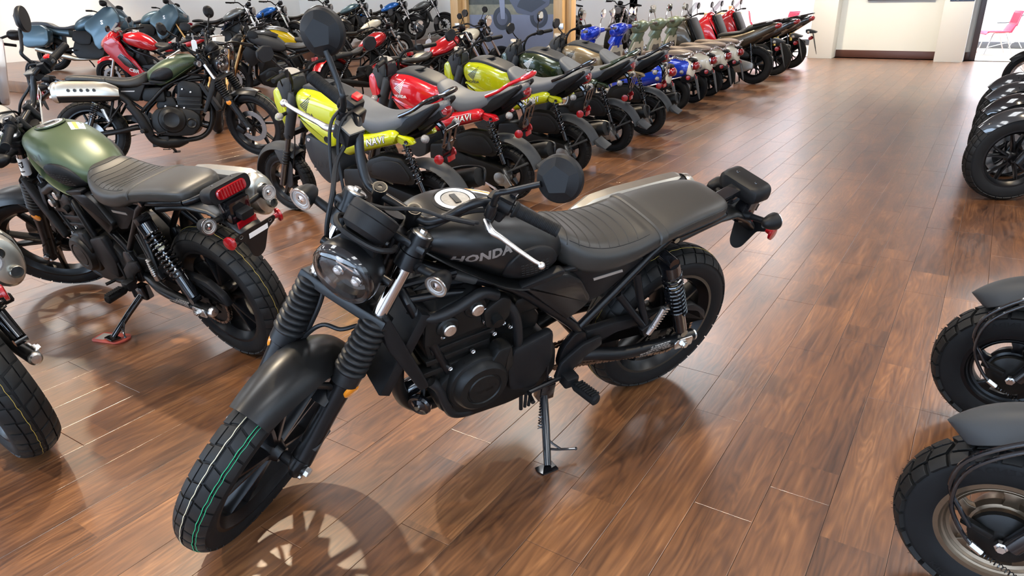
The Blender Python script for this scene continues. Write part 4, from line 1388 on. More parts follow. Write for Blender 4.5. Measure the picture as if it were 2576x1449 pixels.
    # ---- foot controls
    for sd in (1, -1):
        pb = MB()
        pb.add(tube([(0.270, 0.112 * sd, 0.672), (0.235, 0.135 * sd, 0.545), (0.205, 0.158 * sd, 0.462)], [0.014, 0.0135, 0.013], 12))
        pb.add(tube([(0.330, 0.112 * sd, 0.602), (0.265, 0.135 * sd, 0.520), (0.210, 0.158 * sd, 0.455)], [0.0135, 0.013, 0.013], 12))
        pb.add(box((0.205, 0.160 * sd, 0.452), (0.05, 0.03, 0.045), 0.008, rotm(0, 30, 0)))
        pb.add(prism([(0.215, 0.48), (0.10, 0.545), (0.085, 0.56), (0.11, 0.505), (0.19, 0.455)], 0.150 * sd, 0.155 * sd))
        po = ob('passenger_peg_bracket', pb, 'satin_black', T)
        pg = MB().add(tube([(0.205, 0.172 * sd, 0.440), (0.196, 0.178 * sd, 0.470), (0.178, 0.186 * sd, 0.550)], [0.013, 0.0115, 0.009], 10))
        for i in range(9):
            t = i / 8
            pg.add(box((0.196 - 0.028 * t, 0.180 * sd + 0.008 * t * sd, 0.468 + 0.082 * t), (0.020, 0.018, 0.004), 0.001, rotm(0, -18, 0)))
        one('passenger_peg', (pg.v, pg.f), 'aluminium', po)
        rp = MB().add(box((0.515, 0.168 * sd, 0.335), (0.05, 0.05, 0.04), 0.010)).add(prism([(0.56, 0.33), (0.545, 0.40), (0.47, 0.455), (0.395, 0.470), (0.385, 0.43), (0.47, 0.385), (0.50, 0.33)], 0.135 * sd, 0.152 * sd, None, 0.005, 0.01))
        ro = ob('footpeg_bracket', rp, 'plastic_black', T)
        p0, p1 = Vector((0.510, 0.190 * sd, 0.330)), Vector((0.490, 0.295 * sd, 0.338))
        d = p1 - p0
        fp = MB().add(tube([p0, p0 + d * 0.15, p1 - d * 0.05, p1], [0.012, 0.0195, 0.0205, 0.013], 14))
        fpo = ob('footpeg', fp, 'rubber', ro)
        rr = MB()
        for i in range(8):
            rr.add(box(p0 + d * (0.20 + 0.095 * i) + Vector((0, 0, 0.0185)), (0.034, 0.0075, 0.008), 0.002, rotm(0, 0, 8)))
        ob('footpeg_ribs', rr, 'rubber', ro)
    one('gear_lever', tube([(0.53, 0.150, 0.335), (0.60, 0.155, 0.33), (0.665, 0.155, 0.32), (0.675, 0.20, 0.32)], 0.008, 8), 'satin_black', T)
    one('gear_rod', tube([(0.585, 0.140, 0.325), (0.605, 0.135, 0.52)], 0.0055, 8), 'satin_black', T)
    one('brake_pedal', tube([(0.53, -0.160, 0.325), (0.60, -0.175, 0.30), (0.665, -0.18, 0.31), (0.68, -0.215, 0.315)], 0.009, 8), 'satin_black', T)
    # ---- side stand: foot rests on the floor when the machine leans
    ks = MB().add(tube([(0.565, 0.105, 0.245), (0.600, 0.195, 0.175), (0.640, 0.292, 0.092)], [0.016, 0.0145, 0.013], 14)).add(box((0.560, 0.105, 0.250), (0.06, 0.05, 0.07), 0.010)).add(
        prism([(-0.034, -0.022), (0.034, -0.022), (0.038, 0.0), (0.030, 0.022), (-0.030, 0.022)], 0, 0.006, lambda u, v, h: tuple(Vector((0.645, 0.300, 0.0835)) + Vector((u, v, 0)) + Vector((0, -0.27, 0.96)) * h + Vector((0, 0, 0.28 * v)))))
    ks.add(tube([(0.622, 0.252, 0.125), (0.590, 0.262, 0.116), (0.530, 0.288, 0.118)], 0.0045, 8)).add(ball((0.527, 0.289, 0.118), 0.006, 8))
    ks.add(tube([(0.612, 0.225, 0.150), (0.597, 0.245, 0.132), (0.575, 0.268, 0.117)], 0.004, 6))
    kso = ob('side_stand', ks, 'gloss_black', T)
    one('stand_spring', helix((0.575, 0.120, 0.235), (0.620, 0.195, 0.165), 0.0085, 12, 0.002, 5, 9), 'gloss_black', kso)
    return T
# ------------------------------------------------------------------ procedural surfaces
def nodes_of(name):
    m = bpy.data.materials.new(name)
    m.use_nodes = True
    MATS[name] = m
    return m, m.node_tree, m.node_tree.nodes['Principled BSDF']
def N(nt, t, **kw):
    n = nt.nodes.new(t)
    for k, v in kw.items():
        setattr(n, k, v)
    return n
PW, PL, PX0 = 0.1802, 1.22, 0.016
def floor_material():
    m, nt, b = nodes_of('wood_planks')
    L = nt.links.new
    geo = N(nt, 'ShaderNodeNewGeometry')
    sep = N(nt, 'ShaderNodeSeparateXYZ')
    L(geo.outputs['Position'], sep.inputs[0])
    def math_(op, a, bb=None, c=None):
        n = N(nt, 'ShaderNodeMath', operation=op)
        for i, q in enumerate((a, bb, c)):
            if q is None:
                continue
            if isinstance(q, (int, float)):
                n.inputs[i].default_value = q
            else:
                L(q, n.inputs[i])
        return n.outputs[0]
    oi = N(nt, 'ShaderNodeAttribute', attribute_type='GEOMETRY', attribute_name='plank_id')
    row = math_('FLOOR', math_('DIVIDE', math_('SUBTRACT', sep.outputs['X'], PX0), PW))
    col = math_('FLOOR', math_('DIVIDE', sep.outputs['Y'], PL))
    wn0 = N(nt, 'ShaderNodeTexWhiteNoise', noise_dimensions='1D')
    L(row, wn0.inputs['W'])
    col = math_('FLOOR', math_('ADD', math_('DIVIDE', sep.outputs['Y'], PL), math_('MULTIPLY', wn0.outputs['Value'], 3.0)))
    cmb = N(nt, 'ShaderNodeCombineXYZ')
    L(row, cmb.inputs[0])
    L(col, cmb.inputs[1])
    wn = N(nt, 'ShaderNodeTexWhiteNoise', noise_dimensions='2D')
    L(cmb.outputs[0], wn.inputs['Vector'])
    # grain coordinates shifted per plank
    off = N(nt, 'ShaderNodeVectorMath', operation='MULTIPLY_ADD')
    L(wn.outputs['Color'], off.inputs[0])
    off.inputs[1].default_value = (7, 11, 5)
    L(geo.outputs['Position'], off.inputs[2])
    mp = N(nt, 'ShaderNodeMapping')
    mp.inputs['Scale'].default_value = (9.0, 1.15, 1)
    L(off.outputs[0], mp.inputs['Vector'])
    n1 = N(nt, 'ShaderNodeTexNoise')
    n1.inputs['Scale'].default_value = 1.3
    n1.inputs['Detail'].default_value = 2.5
    n1.inputs['Roughness'].default_value = 0.5
    n1.inputs['Distortion'].default_value = 0.35
    L(mp.outputs[0], n1.inputs['Vector'])
    # growth rings: contour lines of the smooth noise
    ring = math_('MULTIPLY', n1.outputs['Fac'], 13.0)
    rf = math_('FRACT', ring)
    tri = math_('ABSOLUTE', math_('SUBTRACT', rf, 0.5))
    line = N(nt, 'ShaderNodeMapRange')
    line.inputs['From Min'].default_value = 0.0
    line.inputs['From Max'].default_value = 0.5
    L(tri, line.inputs['Value'])
    mp2 = N(nt, 'ShaderNodeMapping')
    mp2.inputs['Scale'].default_value = (75, 3.2, 1)
    L(off.outputs[0], mp2.inputs['Vector'])
    n2 = N(nt, 'ShaderNodeTexNoise')
    n2.inputs['Scale'].default_value = 1.0
    n2.inputs['Detail'].default_value = 3.5
    n2.inputs['Roughness'].default_value = 0.6
    L(mp2.outputs[0], n2.inputs['Vector'])
    mp3 = N(nt, 'ShaderNodeMapping')
    mp3.inputs['Scale'].default_value = (5.5, 1.3, 1)
    L(off.outputs[0], mp3.inputs['Vector'])
    n3 = N(nt, 'ShaderNodeTexNoise')
    n3.inputs['Scale'].default_value = 1.6
    n3.inputs['Detail'].default_value = 4
    L(mp3.outputs[0], n3.inputs['Vector'])
    f = math_('ADD', math_('MULTIPLY', line.outputs[0], 0.17), math_('MULTIPLY', n2.outputs['Fac'], 0.58))
    f = math_('ADD', f, math_('MULTIPLY', n3.outputs['Fac'], 0.72))
    f = math_('ADD', f, math_('MULTIPLY', math_('SUBTRACT', wn.outputs['Value'], 0.5), 0.16))
    cr = N(nt, 'ShaderNodeValToRGB')
    e = cr.color_ramp.elements
    e[0].position = 0.44
    e[0].color = (0.036, 0.0145, 0.0066, 1)
    e[1].position = 1.10
    e[1].color = (0.255, 0.1130, 0.0430, 1)
    for p, c in ((0.60, (0.080, 0.0320, 0.0130, 1)), (0.78, (0.135, 0.0550, 0.0208, 1)), (0.92, (0.195, 0.0830, 0.0305, 1))):
        q = cr.color_ramp.elements.new(p)
        q.color = c
    L(f, cr.inputs['Fac'])
    L(cr.outputs['Color'], b.inputs['Base Color'])
    rr = N(nt, 'ShaderNodeMapRange')
    rr.inputs['To Min'].default_value = 0.279
    rr.inputs['To Max'].default_value = 0.33
    L(n2.outputs['Fac'], rr.inputs['Value'])
    L(rr.outputs[0], b.inputs['Roughness'])
    b.inputs['Specular IOR Level'].default_value = 1.0
    b.inputs['Coat Weight'].default_value = 0.6
    b.inputs['Coat Roughness'].default_value = 0.29
    # hand-scraped relief
    mp4 = N(nt, 'ShaderNodeMapping')
    mp4.inputs['Scale'].default_value = (95, 7.0, 1)
    L(off.outputs[0], mp4.inputs['Vector'])
    n4 = N(nt, 'ShaderNodeTexNoise')
    n4.inputs['Scale'].default_value = 1.0
    n4.inputs['Detail'].default_value = 3
    n4.inputs['Distortion'].default_value = 0.5
    L(mp4.outputs[0], n4.inputs['Vector'])
    hgt = math_('ADD', n4.outputs['Fac'], math_('MULTIPLY', n2.outputs['Fac'], 0.25))
    bp = N(nt, 'ShaderNodeBump')
    bp.inputs['Strength'].default_value = 0.42
    bp.inputs['Distance'].default_value = 0.0011
    L(hgt, bp.inputs['Height'])
    L(bp.outputs['Normal'], b.inputs['Normal'])
floor_material()
def wall_material(name, col, rough=0.6):
    m, nt, b = nodes_of(name)
    L = nt.links.new
    tc = N(nt, 'ShaderNodeTexCoord')
    n = N(nt, 'ShaderNodeTexNoise')
    n.inputs['Scale'].default_value = 160
    n.inputs['Detail'].default_value = 3
    L(tc.outputs['Object'], n.inputs['Vector'])
    n2 = N(nt, 'ShaderNodeTexNoise')
    n2.inputs['Scale'].default_value = 0.8
    L(tc.outputs['Object'], n2.inputs['Vector'])
    mx = N(nt, 'ShaderNodeMix', data_type='RGBA')
    mx.inputs['A'].default_value = (*[c * 0.96 for c in col], 1)
    mx.inputs['B'].default_value = (*[min(1, c * 1.03) for c in col], 1)
    L(n2.outputs['Fac'], mx.inputs['Factor'])
    L(mx.outputs['Result'], b.inputs['Base Color'])
    b.inputs['Roughness'].default_value = rough
    bp = N(nt, 'ShaderNodeBump')
    bp.inputs['Strength'].default_value = 0.08
    bp.inputs['Distance'].default_value = 0.002
    L(n.outputs['Fac'], bp.inputs['Height'])
    L(bp.outputs['Normal'], b.inputs['Normal'])
wall_material('wall_white', (0.62, 0.65, 0.635))
wall_material('pillar_white', (0.63, 0.65, 0.635))
wall_material('wall_pink_white', (0.80, 0.74, 0.76))
wall_material('ceiling_white', (0.84, 0.83, 0.80))
wall_material('tile_beige', (0.50, 0.43, 0.33), 0.3)
wall_material('base_brown', (0.075, 0.030, 0.022), 0.35)
wall_material('base_dark', (0.03, 0.03, 0.035), 0.4)
wall_material('door_trim', (0.055, 0.040, 0.042), 0.35)
def wood_material(name, c0, c1, sc=(2, 2, 30)):
    m, nt, b = nodes_of(name)
    L = nt.links.new
    tc = N(nt, 'ShaderNodeTexCoord')
    mp = N(nt, 'ShaderNodeMapping')
    mp.inputs['Scale'].default_value = (30, 30, 2)
    L(tc.outputs['Object'], mp.inputs['Vector'])
    n = N(nt, 'ShaderNodeTexNoise')
    n.inputs['Scale'].default_value = 1.5
    n.inputs['Detail'].default_value = 5
    L(mp.outputs[0], n.inputs['Vector'])
    mx = N(nt, 'ShaderNodeMix', data_type='RGBA')
    mx.inputs['A'].default_value = (*c0, 1)
    mx.inputs['B'].default_value = (*c1, 1)
    L(n.outputs['Fac'], mx.inputs['Factor'])
    L(mx.outputs['Result'], b.inputs['Base Color'])
    b.inputs['Roughness'].default_value = 0.35
wood_material('maple', (0.48, 0.27, 0.10), (0.66, 0.43, 0.20))
mat('troffer_glow', (1, 1, 1), 0.5, emit=(0.96, 0.98, 1.0), estr=12.0)
mat('spot_glow', (1, 1, 1), 0.5, emit=(1.0, 0.84, 0.60), estr=30.0)
mat('lamp_white', (0.7, 0.7, 0.68), 0.4)

# ------------------------------------------------------------------ floor
XL, XR, YF, YB = -19.6, 6.0, -5.5, 17.35
fl = struct(one('floor', box(((XL + XR) / 2, (YF + 17.0) / 2, -0.06), (XR - XL, 17.0 - YF + 0.7, 0.11), 0), 'wood_planks'))
pm = MB().add(prism([(0.0006, 0.0006), (PW - 0.0006, 0.0006), (PW - 0.0006, PL - 0.0006), (0.0006, PL - 0.0006)], -0.006, 0.0, lambda u, v, h: (u, v, h), 0.0011))
plank_mesh = mesh_of('plank', pm, 'wood_planks', angle=3)
JOINT = {-4: 2.31, -3: 1.793, -2: 1.99, -1: 2.73, -5: 2.597, -8: 1.72, -7: 1.24, -10: 1.44}
cand = []
cm = cam_o.matrix_world.inverted()
def to_px(p):
    q = cm @ Vector(p)
    if q.z > -0.05:
        return None
    return (1288 + 1787.14 * q.x / -q.z, 724.5 - 1787.14 * q.y / -q.z)
rows = range(int((XL - PX0) / PW) + 1, int((XR - PX0) / PW))
for r in rows:
    rnd = random.Random(r * 17 + 3)
    off = JOINT.get(r, rnd.uniform(0, PL))
    k0 = int((YF - off) / PL)
    y = off + k0 * PL
    while y < 17.0:
        x = PX0 + r * PW
        if y > YF + 0.0:
            c = (x + PW / 2, y + PL / 2, 0)
            vis = 0
            for t in (0, 0.25, 0.5, 0.75, 1):
                q = to_px((x + PW / 2, y + PL * t, 0))
                if q and -60 < q[0] < 2640 and 0 < q[1] < 1500:
                    vis = 1
            d = (Vector(c) - Vector((0, 0, 1.4865))).length
            cand.append(((0 if vis else 1, d), x, y))
        y += PL
cand.sort()
for i, (_, x, y) in enumerate(cand[:290]):
    o = link('plank', plank_mesh, fl, Matrix.Translation((x, y, 0)))
rest = MB()
for (_, x, y) in cand[290:]:
    ye = min(y + PL, 17.05) - 0.0006
    rest.add(([(x + .0006, y + .0006, 0), (x + PW - .0006, y + .0006, 0), (x + PW - .0006, ye, 0), (x + .0006, ye, 0),
               (x + .0006, y + .0006, -.006), (x + PW - .0006, y + .0006, -.006), (x + PW - .0006, ye, -.006), (x + .0006, ye, -.006)],
              [(0, 1, 2, 3), (0, 4, 5, 1), (1, 5, 6, 2), (2, 6, 7, 3), (3, 7, 4, 0)]))
ro = ob('planks', rest, 'wood_planks', fl)
ro['kind'] = 'stuff'
struct(one('floor_back_room', box((-3.0, 18.95, -0.065), (9.6, 3.5, 0.12), 0), 'tile_beige'))

# ------------------------------------------------------------------ walls, pillars, ceiling
def wall(name, c, s, m='wall_white', bev=0):
    return struct(one(name, box(c, s, bev), m))
H_ = CEIL
wall_material('wall_cream', (0.86, 0.86, 0.83))
wall('wall_left', (XL - 0.1, 6.0, H_ / 2), (0.2, 24, H_), 'wall_cream')
wall('wall_back', ((-19.6 - 6.2) / 2, YB + 0.1, H_ / 2), (13.4, 0.2, H_), 'wall_cream')
wall('wall_back_centre', ((-3.41 - 0.42) / 2, YB + 0.1, H_ / 2), (2.99, 0.2, H_))
wall('wall_back_header', (-4.8, YB + 0.1, 3.2), (2.8, 0.2, 1.0))
wall('wall_door_header', (0.02, YB + 0.1, 3.0), (0.86, 0.2, 1.4))
wall('wall_back_right', (3.3, YB - 0.05, H_ / 2), (5.7, 0.5, H_))
wall('wall_right', (XR + 0.1, 9.0, H_ / 2), (0.2, 17.0, H_))
wall('wall_front', (-6.8, YF - 0.1, 0.25), (25.8, 0.2, 0.5))
wall('wall_front_header', (-6.8, YF - 0.1, 3.25), (25.8, 0.2, 0.9))
wall('wall_back_room', (-3.0, 20.7, H_ / 2), (9.6, 0.2, H_), 'wall_pink_white')
wall('wall_back_room_left', (-7.7, 19.0, H_ / 2), (0.2, 3.3, H_), 'wall_pink_white')
wall('wall_back_room_right', (1.75, 19.1, H_ / 2), (0.2, 3.0, H_), 'wall_pink_white')
struct(one('baseboard_back_room', box((-3.0, 20.59, 0.07), (9.2, 0.02, 0.14), 0.004), 'base_dark'))
struct(one('ceiling', box((-6.8, 7.6, H_ + 0.05), (26.0, 26.4, 0.1), 0), 'ceiling_white'))
struct(one('wall_pillar', box((-3.17, 17.13, H_ / 2), (0.48, 0.44, H_), 0.004), 'pillar_white'))
struct(one('wall_pillar', box((-0.775, 17.03, H_ / 2), (0.49, 0.46, H_), 0.004), 'pillar_white'))
struct(one('baseboard_back', box((-1.975, YB - 0.012, 0.075), (1.90, 0.02, 0.15), 0.003), 'base_brown'))
struct(one('baseboard_back_end', box((-0.47, YB - 0.012, 0.075), (0.11, 0.02, 0.15), 0.003), 'base_brown'))
struct(one('trim_door', box((-0.39, YB - 0.02, 1.15), (0.10, 0.09, 2.3), 0.006), 'door_trim'))
struct(one('trim_door_top', box((0.02, YB - 0.02, 2.28), (0.72, 0.09, 0.10), 0.006), 'door_trim'))
# window mullions at the front
for i in range(12):
    struct(one('window_mullion', box((-18.8 + 2.2 * i, YF - 0.08, 1.65), (0.08, 0.10, 2.3), 0.004), 'door_trim'))

# ------------------------------------------------------------------ ceiling lights
tro = []
def troffer(x, y):
    fr_ = MB().add(prism([(-0.62, -0.32), (0.62, -0.32), (0.62, 0.32), (-0.62, 0.32)], -0.012, 0.0, lambda u, v, h: (v, u, h), 0.004))
    if not tro:
        t = thing('ceiling_light', 'flush rectangular ceiling panel light above the showroom floor', 'ceiling light', Matrix.Translation((x, y, CEIL)) @ Matrix.Scale(1.45, 4), 'ceiling panel lights')
        ob('frame', fr_, 'lamp_white', t)
        dm = MB()
        for s in (-0.155, 0.155):
            for q in (-0.305, 0.305):
                dm.add(([(s - 0.14, q - 0.29, -0.0165), (s + 0.14, q - 0.29, -0.0165), (s + 0.14, q + 0.29, -0.0165), (s - 0.14, q + 0.29, -0.0165)], [(3, 2, 1, 0)]))
        ob('diffuser', dm, 'troffer_glow', t)
        tro.append(t)
    else:
        dup(tro[0], Matrix.Translation((x, y, CEIL)) @ Matrix.Scale(1.45, 4), tro[0]['label'], 'ceiling panel lights')
for x in (-17.6, -12.5, -7.5, -3.1, 1.1, 4.6):
    for y in (-2.6, 1.0, 5.0, 9.6, 14.6):
        troffer(x, y)
spots = []
def spot(x, y, power=95, z=3.35, r=0.05):
    if not spots:
        t = thing('ceiling_spotlight', 'small white cylinder spotlight hanging under the ceiling', 'spotlight', Matrix.Translation((x, y, z)), 'ceiling spotlights')
        one('housing', lathe([(0, 0.055), (0.16, 0.055), (0.17, 0.045), (0.17, 0.0)], (0, 0, 0), (0, 0, 1), 24), 'lamp_white', t)
        one('stem', tube([(0, 0, 0.16), (0, 0, CEIL - z)], 0.010, 8), 'lamp_white', t)
        one('bulb', lathe([(-0.002, 0.045), (-0.002, 0.0)], (0, 0, 0), (0, 0, 1), 20), 'spot_glow', t)
        spots.append(t)
    else:
        t = dup(spots[0], Matrix.Translation((x, y, z)), spots[0]['label'], 'ceiling spotlights')
    d = bpy.data.lights.new('spot_lamp', 'SPOT')
    d.energy = power
    d.color = (1.0, 0.82, 0.58)
    d.spot_size = R_(120)
    d.spot_blend = 0.6
    d.shadow_soft_size = r
    o = bpy.data.objects.new('spot_lamp', d)
    COL.objects.link(o)
    o.parent = t
    o.location = (0, 0, -0.02)
SPOT_W = 230
for (x, y) in ((-0.95, 2.25), (-3.6, 2.25), (-7.2, 2.6), (-3.9, 6.2), (-7.6, 6.6), (-12.5, 6.6), (-4.2, 11.2), (-8.6, 11.6), (-13.6, 12.4), (-1.2, 15.4), (-3.4, 15.2), (-18.0, 5.0), (-18.0, 9.5)):  # last two are unseen spots added to brighten the left wall
    spot(x, y, SPOT_W * (1.0 if y < 3 else 1.35))
spot(2.2, 4.8, SPOT_W)
spot(-3.6, -0.8, SPOT_W)
# ------------------------------------------------------------------ small upright scooter-motorcycle
def hex_mirror(parent, base, elbow, head, nrm, glass='mirror_dark', mtx=None, s=1.0, mat_='satin_black'):
    base, elbow, head = Vector(base), Vector(elbow), Vector(head)
    dd = Vector(nrm).normalized()
    o = ob('mirror', MB().add(tube([base, elbow, head + dd * 0.01], 0.0055, 8, 4)), mat_, parent, mtx)
    if mtx is not None:
        o['steered'] = 1
    a = Vector((0, 0, 1)).cross(dd).normalized()
    b = dd.cross(a)
    out = [(-0.062, -0.012), (-0.045, 0.038), (0.010, 0.052), (0.062, 0.030), (0.066, -0.012), (0.035, -0.048), (-0.030, -0.046)]
    out = roundpoly([(u * s, v * s) for u, v in out], 0.012 * s, 3)
    fn = lambda u, v, h: tuple(head + a * u + b * v + dd * h)
    one('mirror_shell', prism(out, 0.0, 0.022, fn, 0.007), 'plastic_black', o)
    one('mirror_glass', prism(inset2(out, 0.005), -0.001, 0.001, fn), glass, o)
    return o

def clear_signal(parent, p, sd, stem, mtx=None, d=(0, 1, 0)):
    p = Vector(p)
    st = Vector(stem)
    o = ob('turn_signal', MB().add(tube([st, st.lerp(p, 0.75)], [0.010, 0.014], 10)), 'plastic_black', parent, mtx)
    if mtx is not None:
        o['steered'] = 1
    e = (p - st).normalized()
    one('lens', lathe([(-0.012, 0.020), (0.006, 0.027), (0.022, 0.023), (0.036, 0.010), (0.038, 0.0)], st.lerp(p, 0.8), e, 16), 'clear_lens', o)
    one('bulb', ball(st.lerp(p, 0.8) + e * 0.010, 0.013, 8), 'amber', o)
    return o

NTANK = [(0.46, 0.085, 0.700, 0.855, 0.76), (0.50, 0.125, 0.655, 0.880, 0.76), (0.58, 0.148, 0.640, 0.915, 0.77), (0.70, 0.155, 0.650, 0.955, 0.79), (0.80, 0.150, 0.690, 0.962, 0.81), (0.88, 0.130, 0.760, 0.945, 0.84), (0.93, 0.085, 0.81, 0.915, 0.86), (0.95, 0.04, 0.84, 0.89, 0.865)]
NSEAT = [(-0.225, 0.035, 0.845, 0.880), (-0.20, 0.075, 0.832, 0.893), (-0.10, 0.100, 0.785, 0.865), (0.05, 0.120, 0.730, 0.832), (0.16, 0.132, 0.685, 0.808), (0.27, 0.135, 0.665, 0.800), (0.36, 0.128, 0.700, 0.822), (0.44, 0.108, 0.765, 0.872), (0.49, 0.085, 0.80, 0.896), (0.51, 0.05, 0.83, 0.885)]
def make_navi(label, paint, rail, mark='mark_black'):
    T = thing('mini_motorcycle', label, 'motorcycle', None, 'mini motorcycles in the near row')
    nf = lambda z: 1.286 - 0.50 * (z - 0.233)
    # wheels
    cast_wheel(T, 'rear_wheel', (0, 0, 0.217), 0.217, 0.094, 0.140, 0.034, 5, 0.2, 'frame_black', BLOCKS_ROAD, 18, hub=(0.060, 0.045), single=True, spoke_w=(0.04, 0.03), n=40)
    cast_wheel(T, 'front_wheel', (1.286, 0, 0.233), 0.233, 0.092, 0.163, 0.032, 5, 0.2, 'frame_black', BLOCKS_ROAD, 18, hub=(0.055, 0.040), single=True, spoke_w=(0.035, 0.026), n=40)
    # front end
    for sd in (1, -1):
        y = 0.075 * sd
        u = lambda z: Vector((nf(z), y, z))
        one('fork_cover', tube([u(0.60), u(0.64), u(0.90), u(0.915)], [0.030, 0.034, 0.038, 0.030], 16), 'plastic_grey', T)
        f = MB().add(tube([u(0.44), u(0.62)], 0.0185, 14)).add(tube([u(0.233), u(0.42)], [0.024, 0.025], 14))
        one('fork_leg', (f.v, f.f), 'gloss_black', T)
        one('fork_boot', bellows(u(0.50), u(0.40), 0.022, 0.026, 5, 0.007, 16), 'boot_rubber', T)
    one('lower_fork_yoke', box((nf(0.62), 0, 0.62), (0.05, 0.21, 0.03), 0.008), 'plastic_black', T)
    one('upper_fork_yoke', box((nf(0.90), 0, 0.91), (0.06, 0.20, 0.03), 0.008), 'plastic_black', T)
    ff = MB().add(fender((1.286, 0.233), 0.300, -8, 128, 0.070, 0.040, 22, 10, 0.004, 2.2))
    for sd in (1, -1):
        ff.add(prism([(1.30, 0.49), (1.20, 0.50), (1.15, 0.38), (1.20, 0.22), (1.25, 0.20), (1.25, 0.36)], 0.060 * sd, 0.068 * sd, None, 0.003, 0.02))
    ob('front_mudguard', ff, 'plastic_grey', T, angle=50)
    hb = [(0.955, 0.070, 0.915), (0.945, 0.075, 0.99), (0.915, 0.110, 1.055), (0.860, 0.190, 1.075), (0.815, 0.260, 1.075), (0.780, 0.365, 1.070)]
    one('handlebar', tube(hb[::-1] + [(x, -y, z) for x, y, z in hb], 0.011, 10, 4), 'frame_black', T)
    one('handlebar_brace', tube([(0.925, 0.095, 1.03), (0.925, -0.095, 1.03)], 0.006, 8), 'frame_black', T)
    for sd in (1, -1):
        one('grip', tube([(0.822, 0.245 * sd, 1.075), (0.818, 0.255 * sd, 1.075), (0.782, 0.360 * sd, 1.071), (0.780, 0.366 * sd, 1.071)], [0.020, 0.0165, 0.0165, 0.014], 14), 'rubber', T)
        one('switch_housing', box((0.838, 0.215 * sd, 1.078), (0.045, 0.055, 0.045), 0.010, rotm(0, 0, 18 * sd)), 'plastic_black', T)
        one('lever', tube([(0.865, 0.20 * sd, 1.075), (0.875, 0.25 * sd, 1.075), (0.85, 0.36 * sd, 1.068)], 0.0055, 8, 4), 'satin_black', T)
        hex_mirror(T, (0.845, 0.20 * sd, 1.095), (0.865, 0.235 * sd, 1.14), (0.855, 0.300 * sd, 1.215), (0.95, -0.1 * sd, 0.1), 'mirror_glass' if sd < 0 else 'mirror_dark')
        clear_signal(T, (1.035, 0.185 * sd, 0.775), sd, (1.03, 0.085 * sd, 0.785))
        one('cable', tube([(0.87, 0.19 * sd, 1.06), (0.95, 0.16 * sd, 1.04), (1.03, 0.08 * sd, 0.93), (1.04, 0.05 * sd, 0.75), (1.08, 0.055 * sd, 0.55), (1.16, 0.055 * sd, 0.36)], 0.0045, 6, 5), 'boot_rubber', T)
    # headlight cowl
    hk = [(0.955, 0.060, 0.90, 1.00), (0.985, 0.092, 0.84, 1.030), (1.04, 0.098, 0.80, 1.020), (1.085, 0.090, 0.79, 0.975), (1.115, 0.070, 0.80, 0.93), (1.125, 0.05, 0.82, 0.91)]
    h = one('headlight_housing', body(hk, 12, 24, 4, 3), 'plastic_grey', T, angle=30)
    hb_ = bvh_of(body(hk, 12, 24, 4, 3))
    for sd in (1, -1):
        one('cowl_side', prism([(1.120, 0.93), (1.070, 0.955), (1.040, 0.905), (1.050, 0.84), (1.030, 0.74), (1.085, 0.68), (1.115, 0.76), (1.135, 0.85)], 0.055 * sd, 0.098 * sd, None, 0.012, 0.02), paint, T)
    one('headlight', lathe([(0, 0.058), (0.012, 0.056), (0.020, 0.040), (0.024, 0)], (1.105, 0, 0.85), (1, 0, 0.05), 20), 'clear_lens', T)
    one('speedometer', lathe([(-0.03, 0.04), (0.0, 0.052), (0.010, 0.050), (0.012, 0.0)], (1.00, 0, 1.030), (-0.35, 0, 0.94), 24), 'gauge_face', T)
    # tank shell
    tk = body(NTANK, 26, 32, 3.2, 2.6)
    tb = bvh_of(tk)
    t = one('body_shell', tk, paint, T, angle=45)
    wing = [(0.90, 0.80), (0.84, 0.70), (0.74, 0.62), (0.655, 0.585), (0.60, 0.60), (0.60, 0.69), (0.72, 0.74)]
    for sd in (1, -1):
        one('shell_wing', prism(wing, 0.110 * sd, 0.150 * sd, None, 0.016, 0.03), paint, t)
        one('shell_screw', lathe([(0, 0.024), (0.004, 0.022), (0.001, 0.012), (0.004, 0.0)], (0.668, 0.149 * sd, 0.640), (0, sd, 0), 18), 'plastic_black', t)
        fn = on_side(tb, sd, 0.0012)
        one('wing_emblem', wing_mark(fn, 0.795, 0.868, 0.115), mark, t)
        one('tank_lettering', text_mesh('HONDA', 0.030, lambda u, v: fn(0.80 - sd * u, 0.797 + v), bold=0.0010, spacing=1.0, fine=0.012, sx=1.15), mark, t)
    one('tank_top_cover', body([(0.47, 0.060, 0.845, 0.876), (0.52, 0.090, 0.865, 0.908), (0.62, 0.098, 0.89, 0.945), (0.74, 0.098, 0.93, 0.974), (0.84, 0.085, 0.93, 0.972), (0.88, 0.05, 0.93, 0.955)], 14, 20, 5, 4), 'plastic_grey', T)
    one('tank_lid', box((0.70, 0.0, 0.967), (0.10, 0.07, 0.010), 0.003, rotm(0, 8, 0)), 'plastic_black', T)
    # seat
    one('seat', body(NSEAT, 30, 28, 3.6, 2.6), 'vinyl_grey', T, angle=60)
    # main tube cover with name
    for sd in (1, -1):
        cov = MB()
        P0, P1, P2 = Vector((0.50, 0.105 * sd, 0.600)), Vector((0.13, 0.118 * sd, 0.690)), Vector((0.02, 0.120 * sd, 0.665))
        cov.add(tube([P0 + Vector((0.04, 0, -0.03)), P0, P0.lerp(P1, 0.5), P1, P1 + Vector((-0.035, 0, -0.005))], [0.050, 0.060, 0.052, 0.048, 0.036], 14, 3))
        cov.add(prism([(0.11, 0.715), (-0.01, 0.690), (-0.03, 0.655), (0.04, 0.640), (0.09, 0.66)], 0.09 * sd, 0.135 * sd, None, 0.008, 0.01))
        c = ob('frame_cover', cov, paint, T)
        cb = bvh_of((cov.v, cov.f))
        fn = on_side(cb, sd, 0.0012)
        fn2 = on_side(cb, sd, 0.0022)
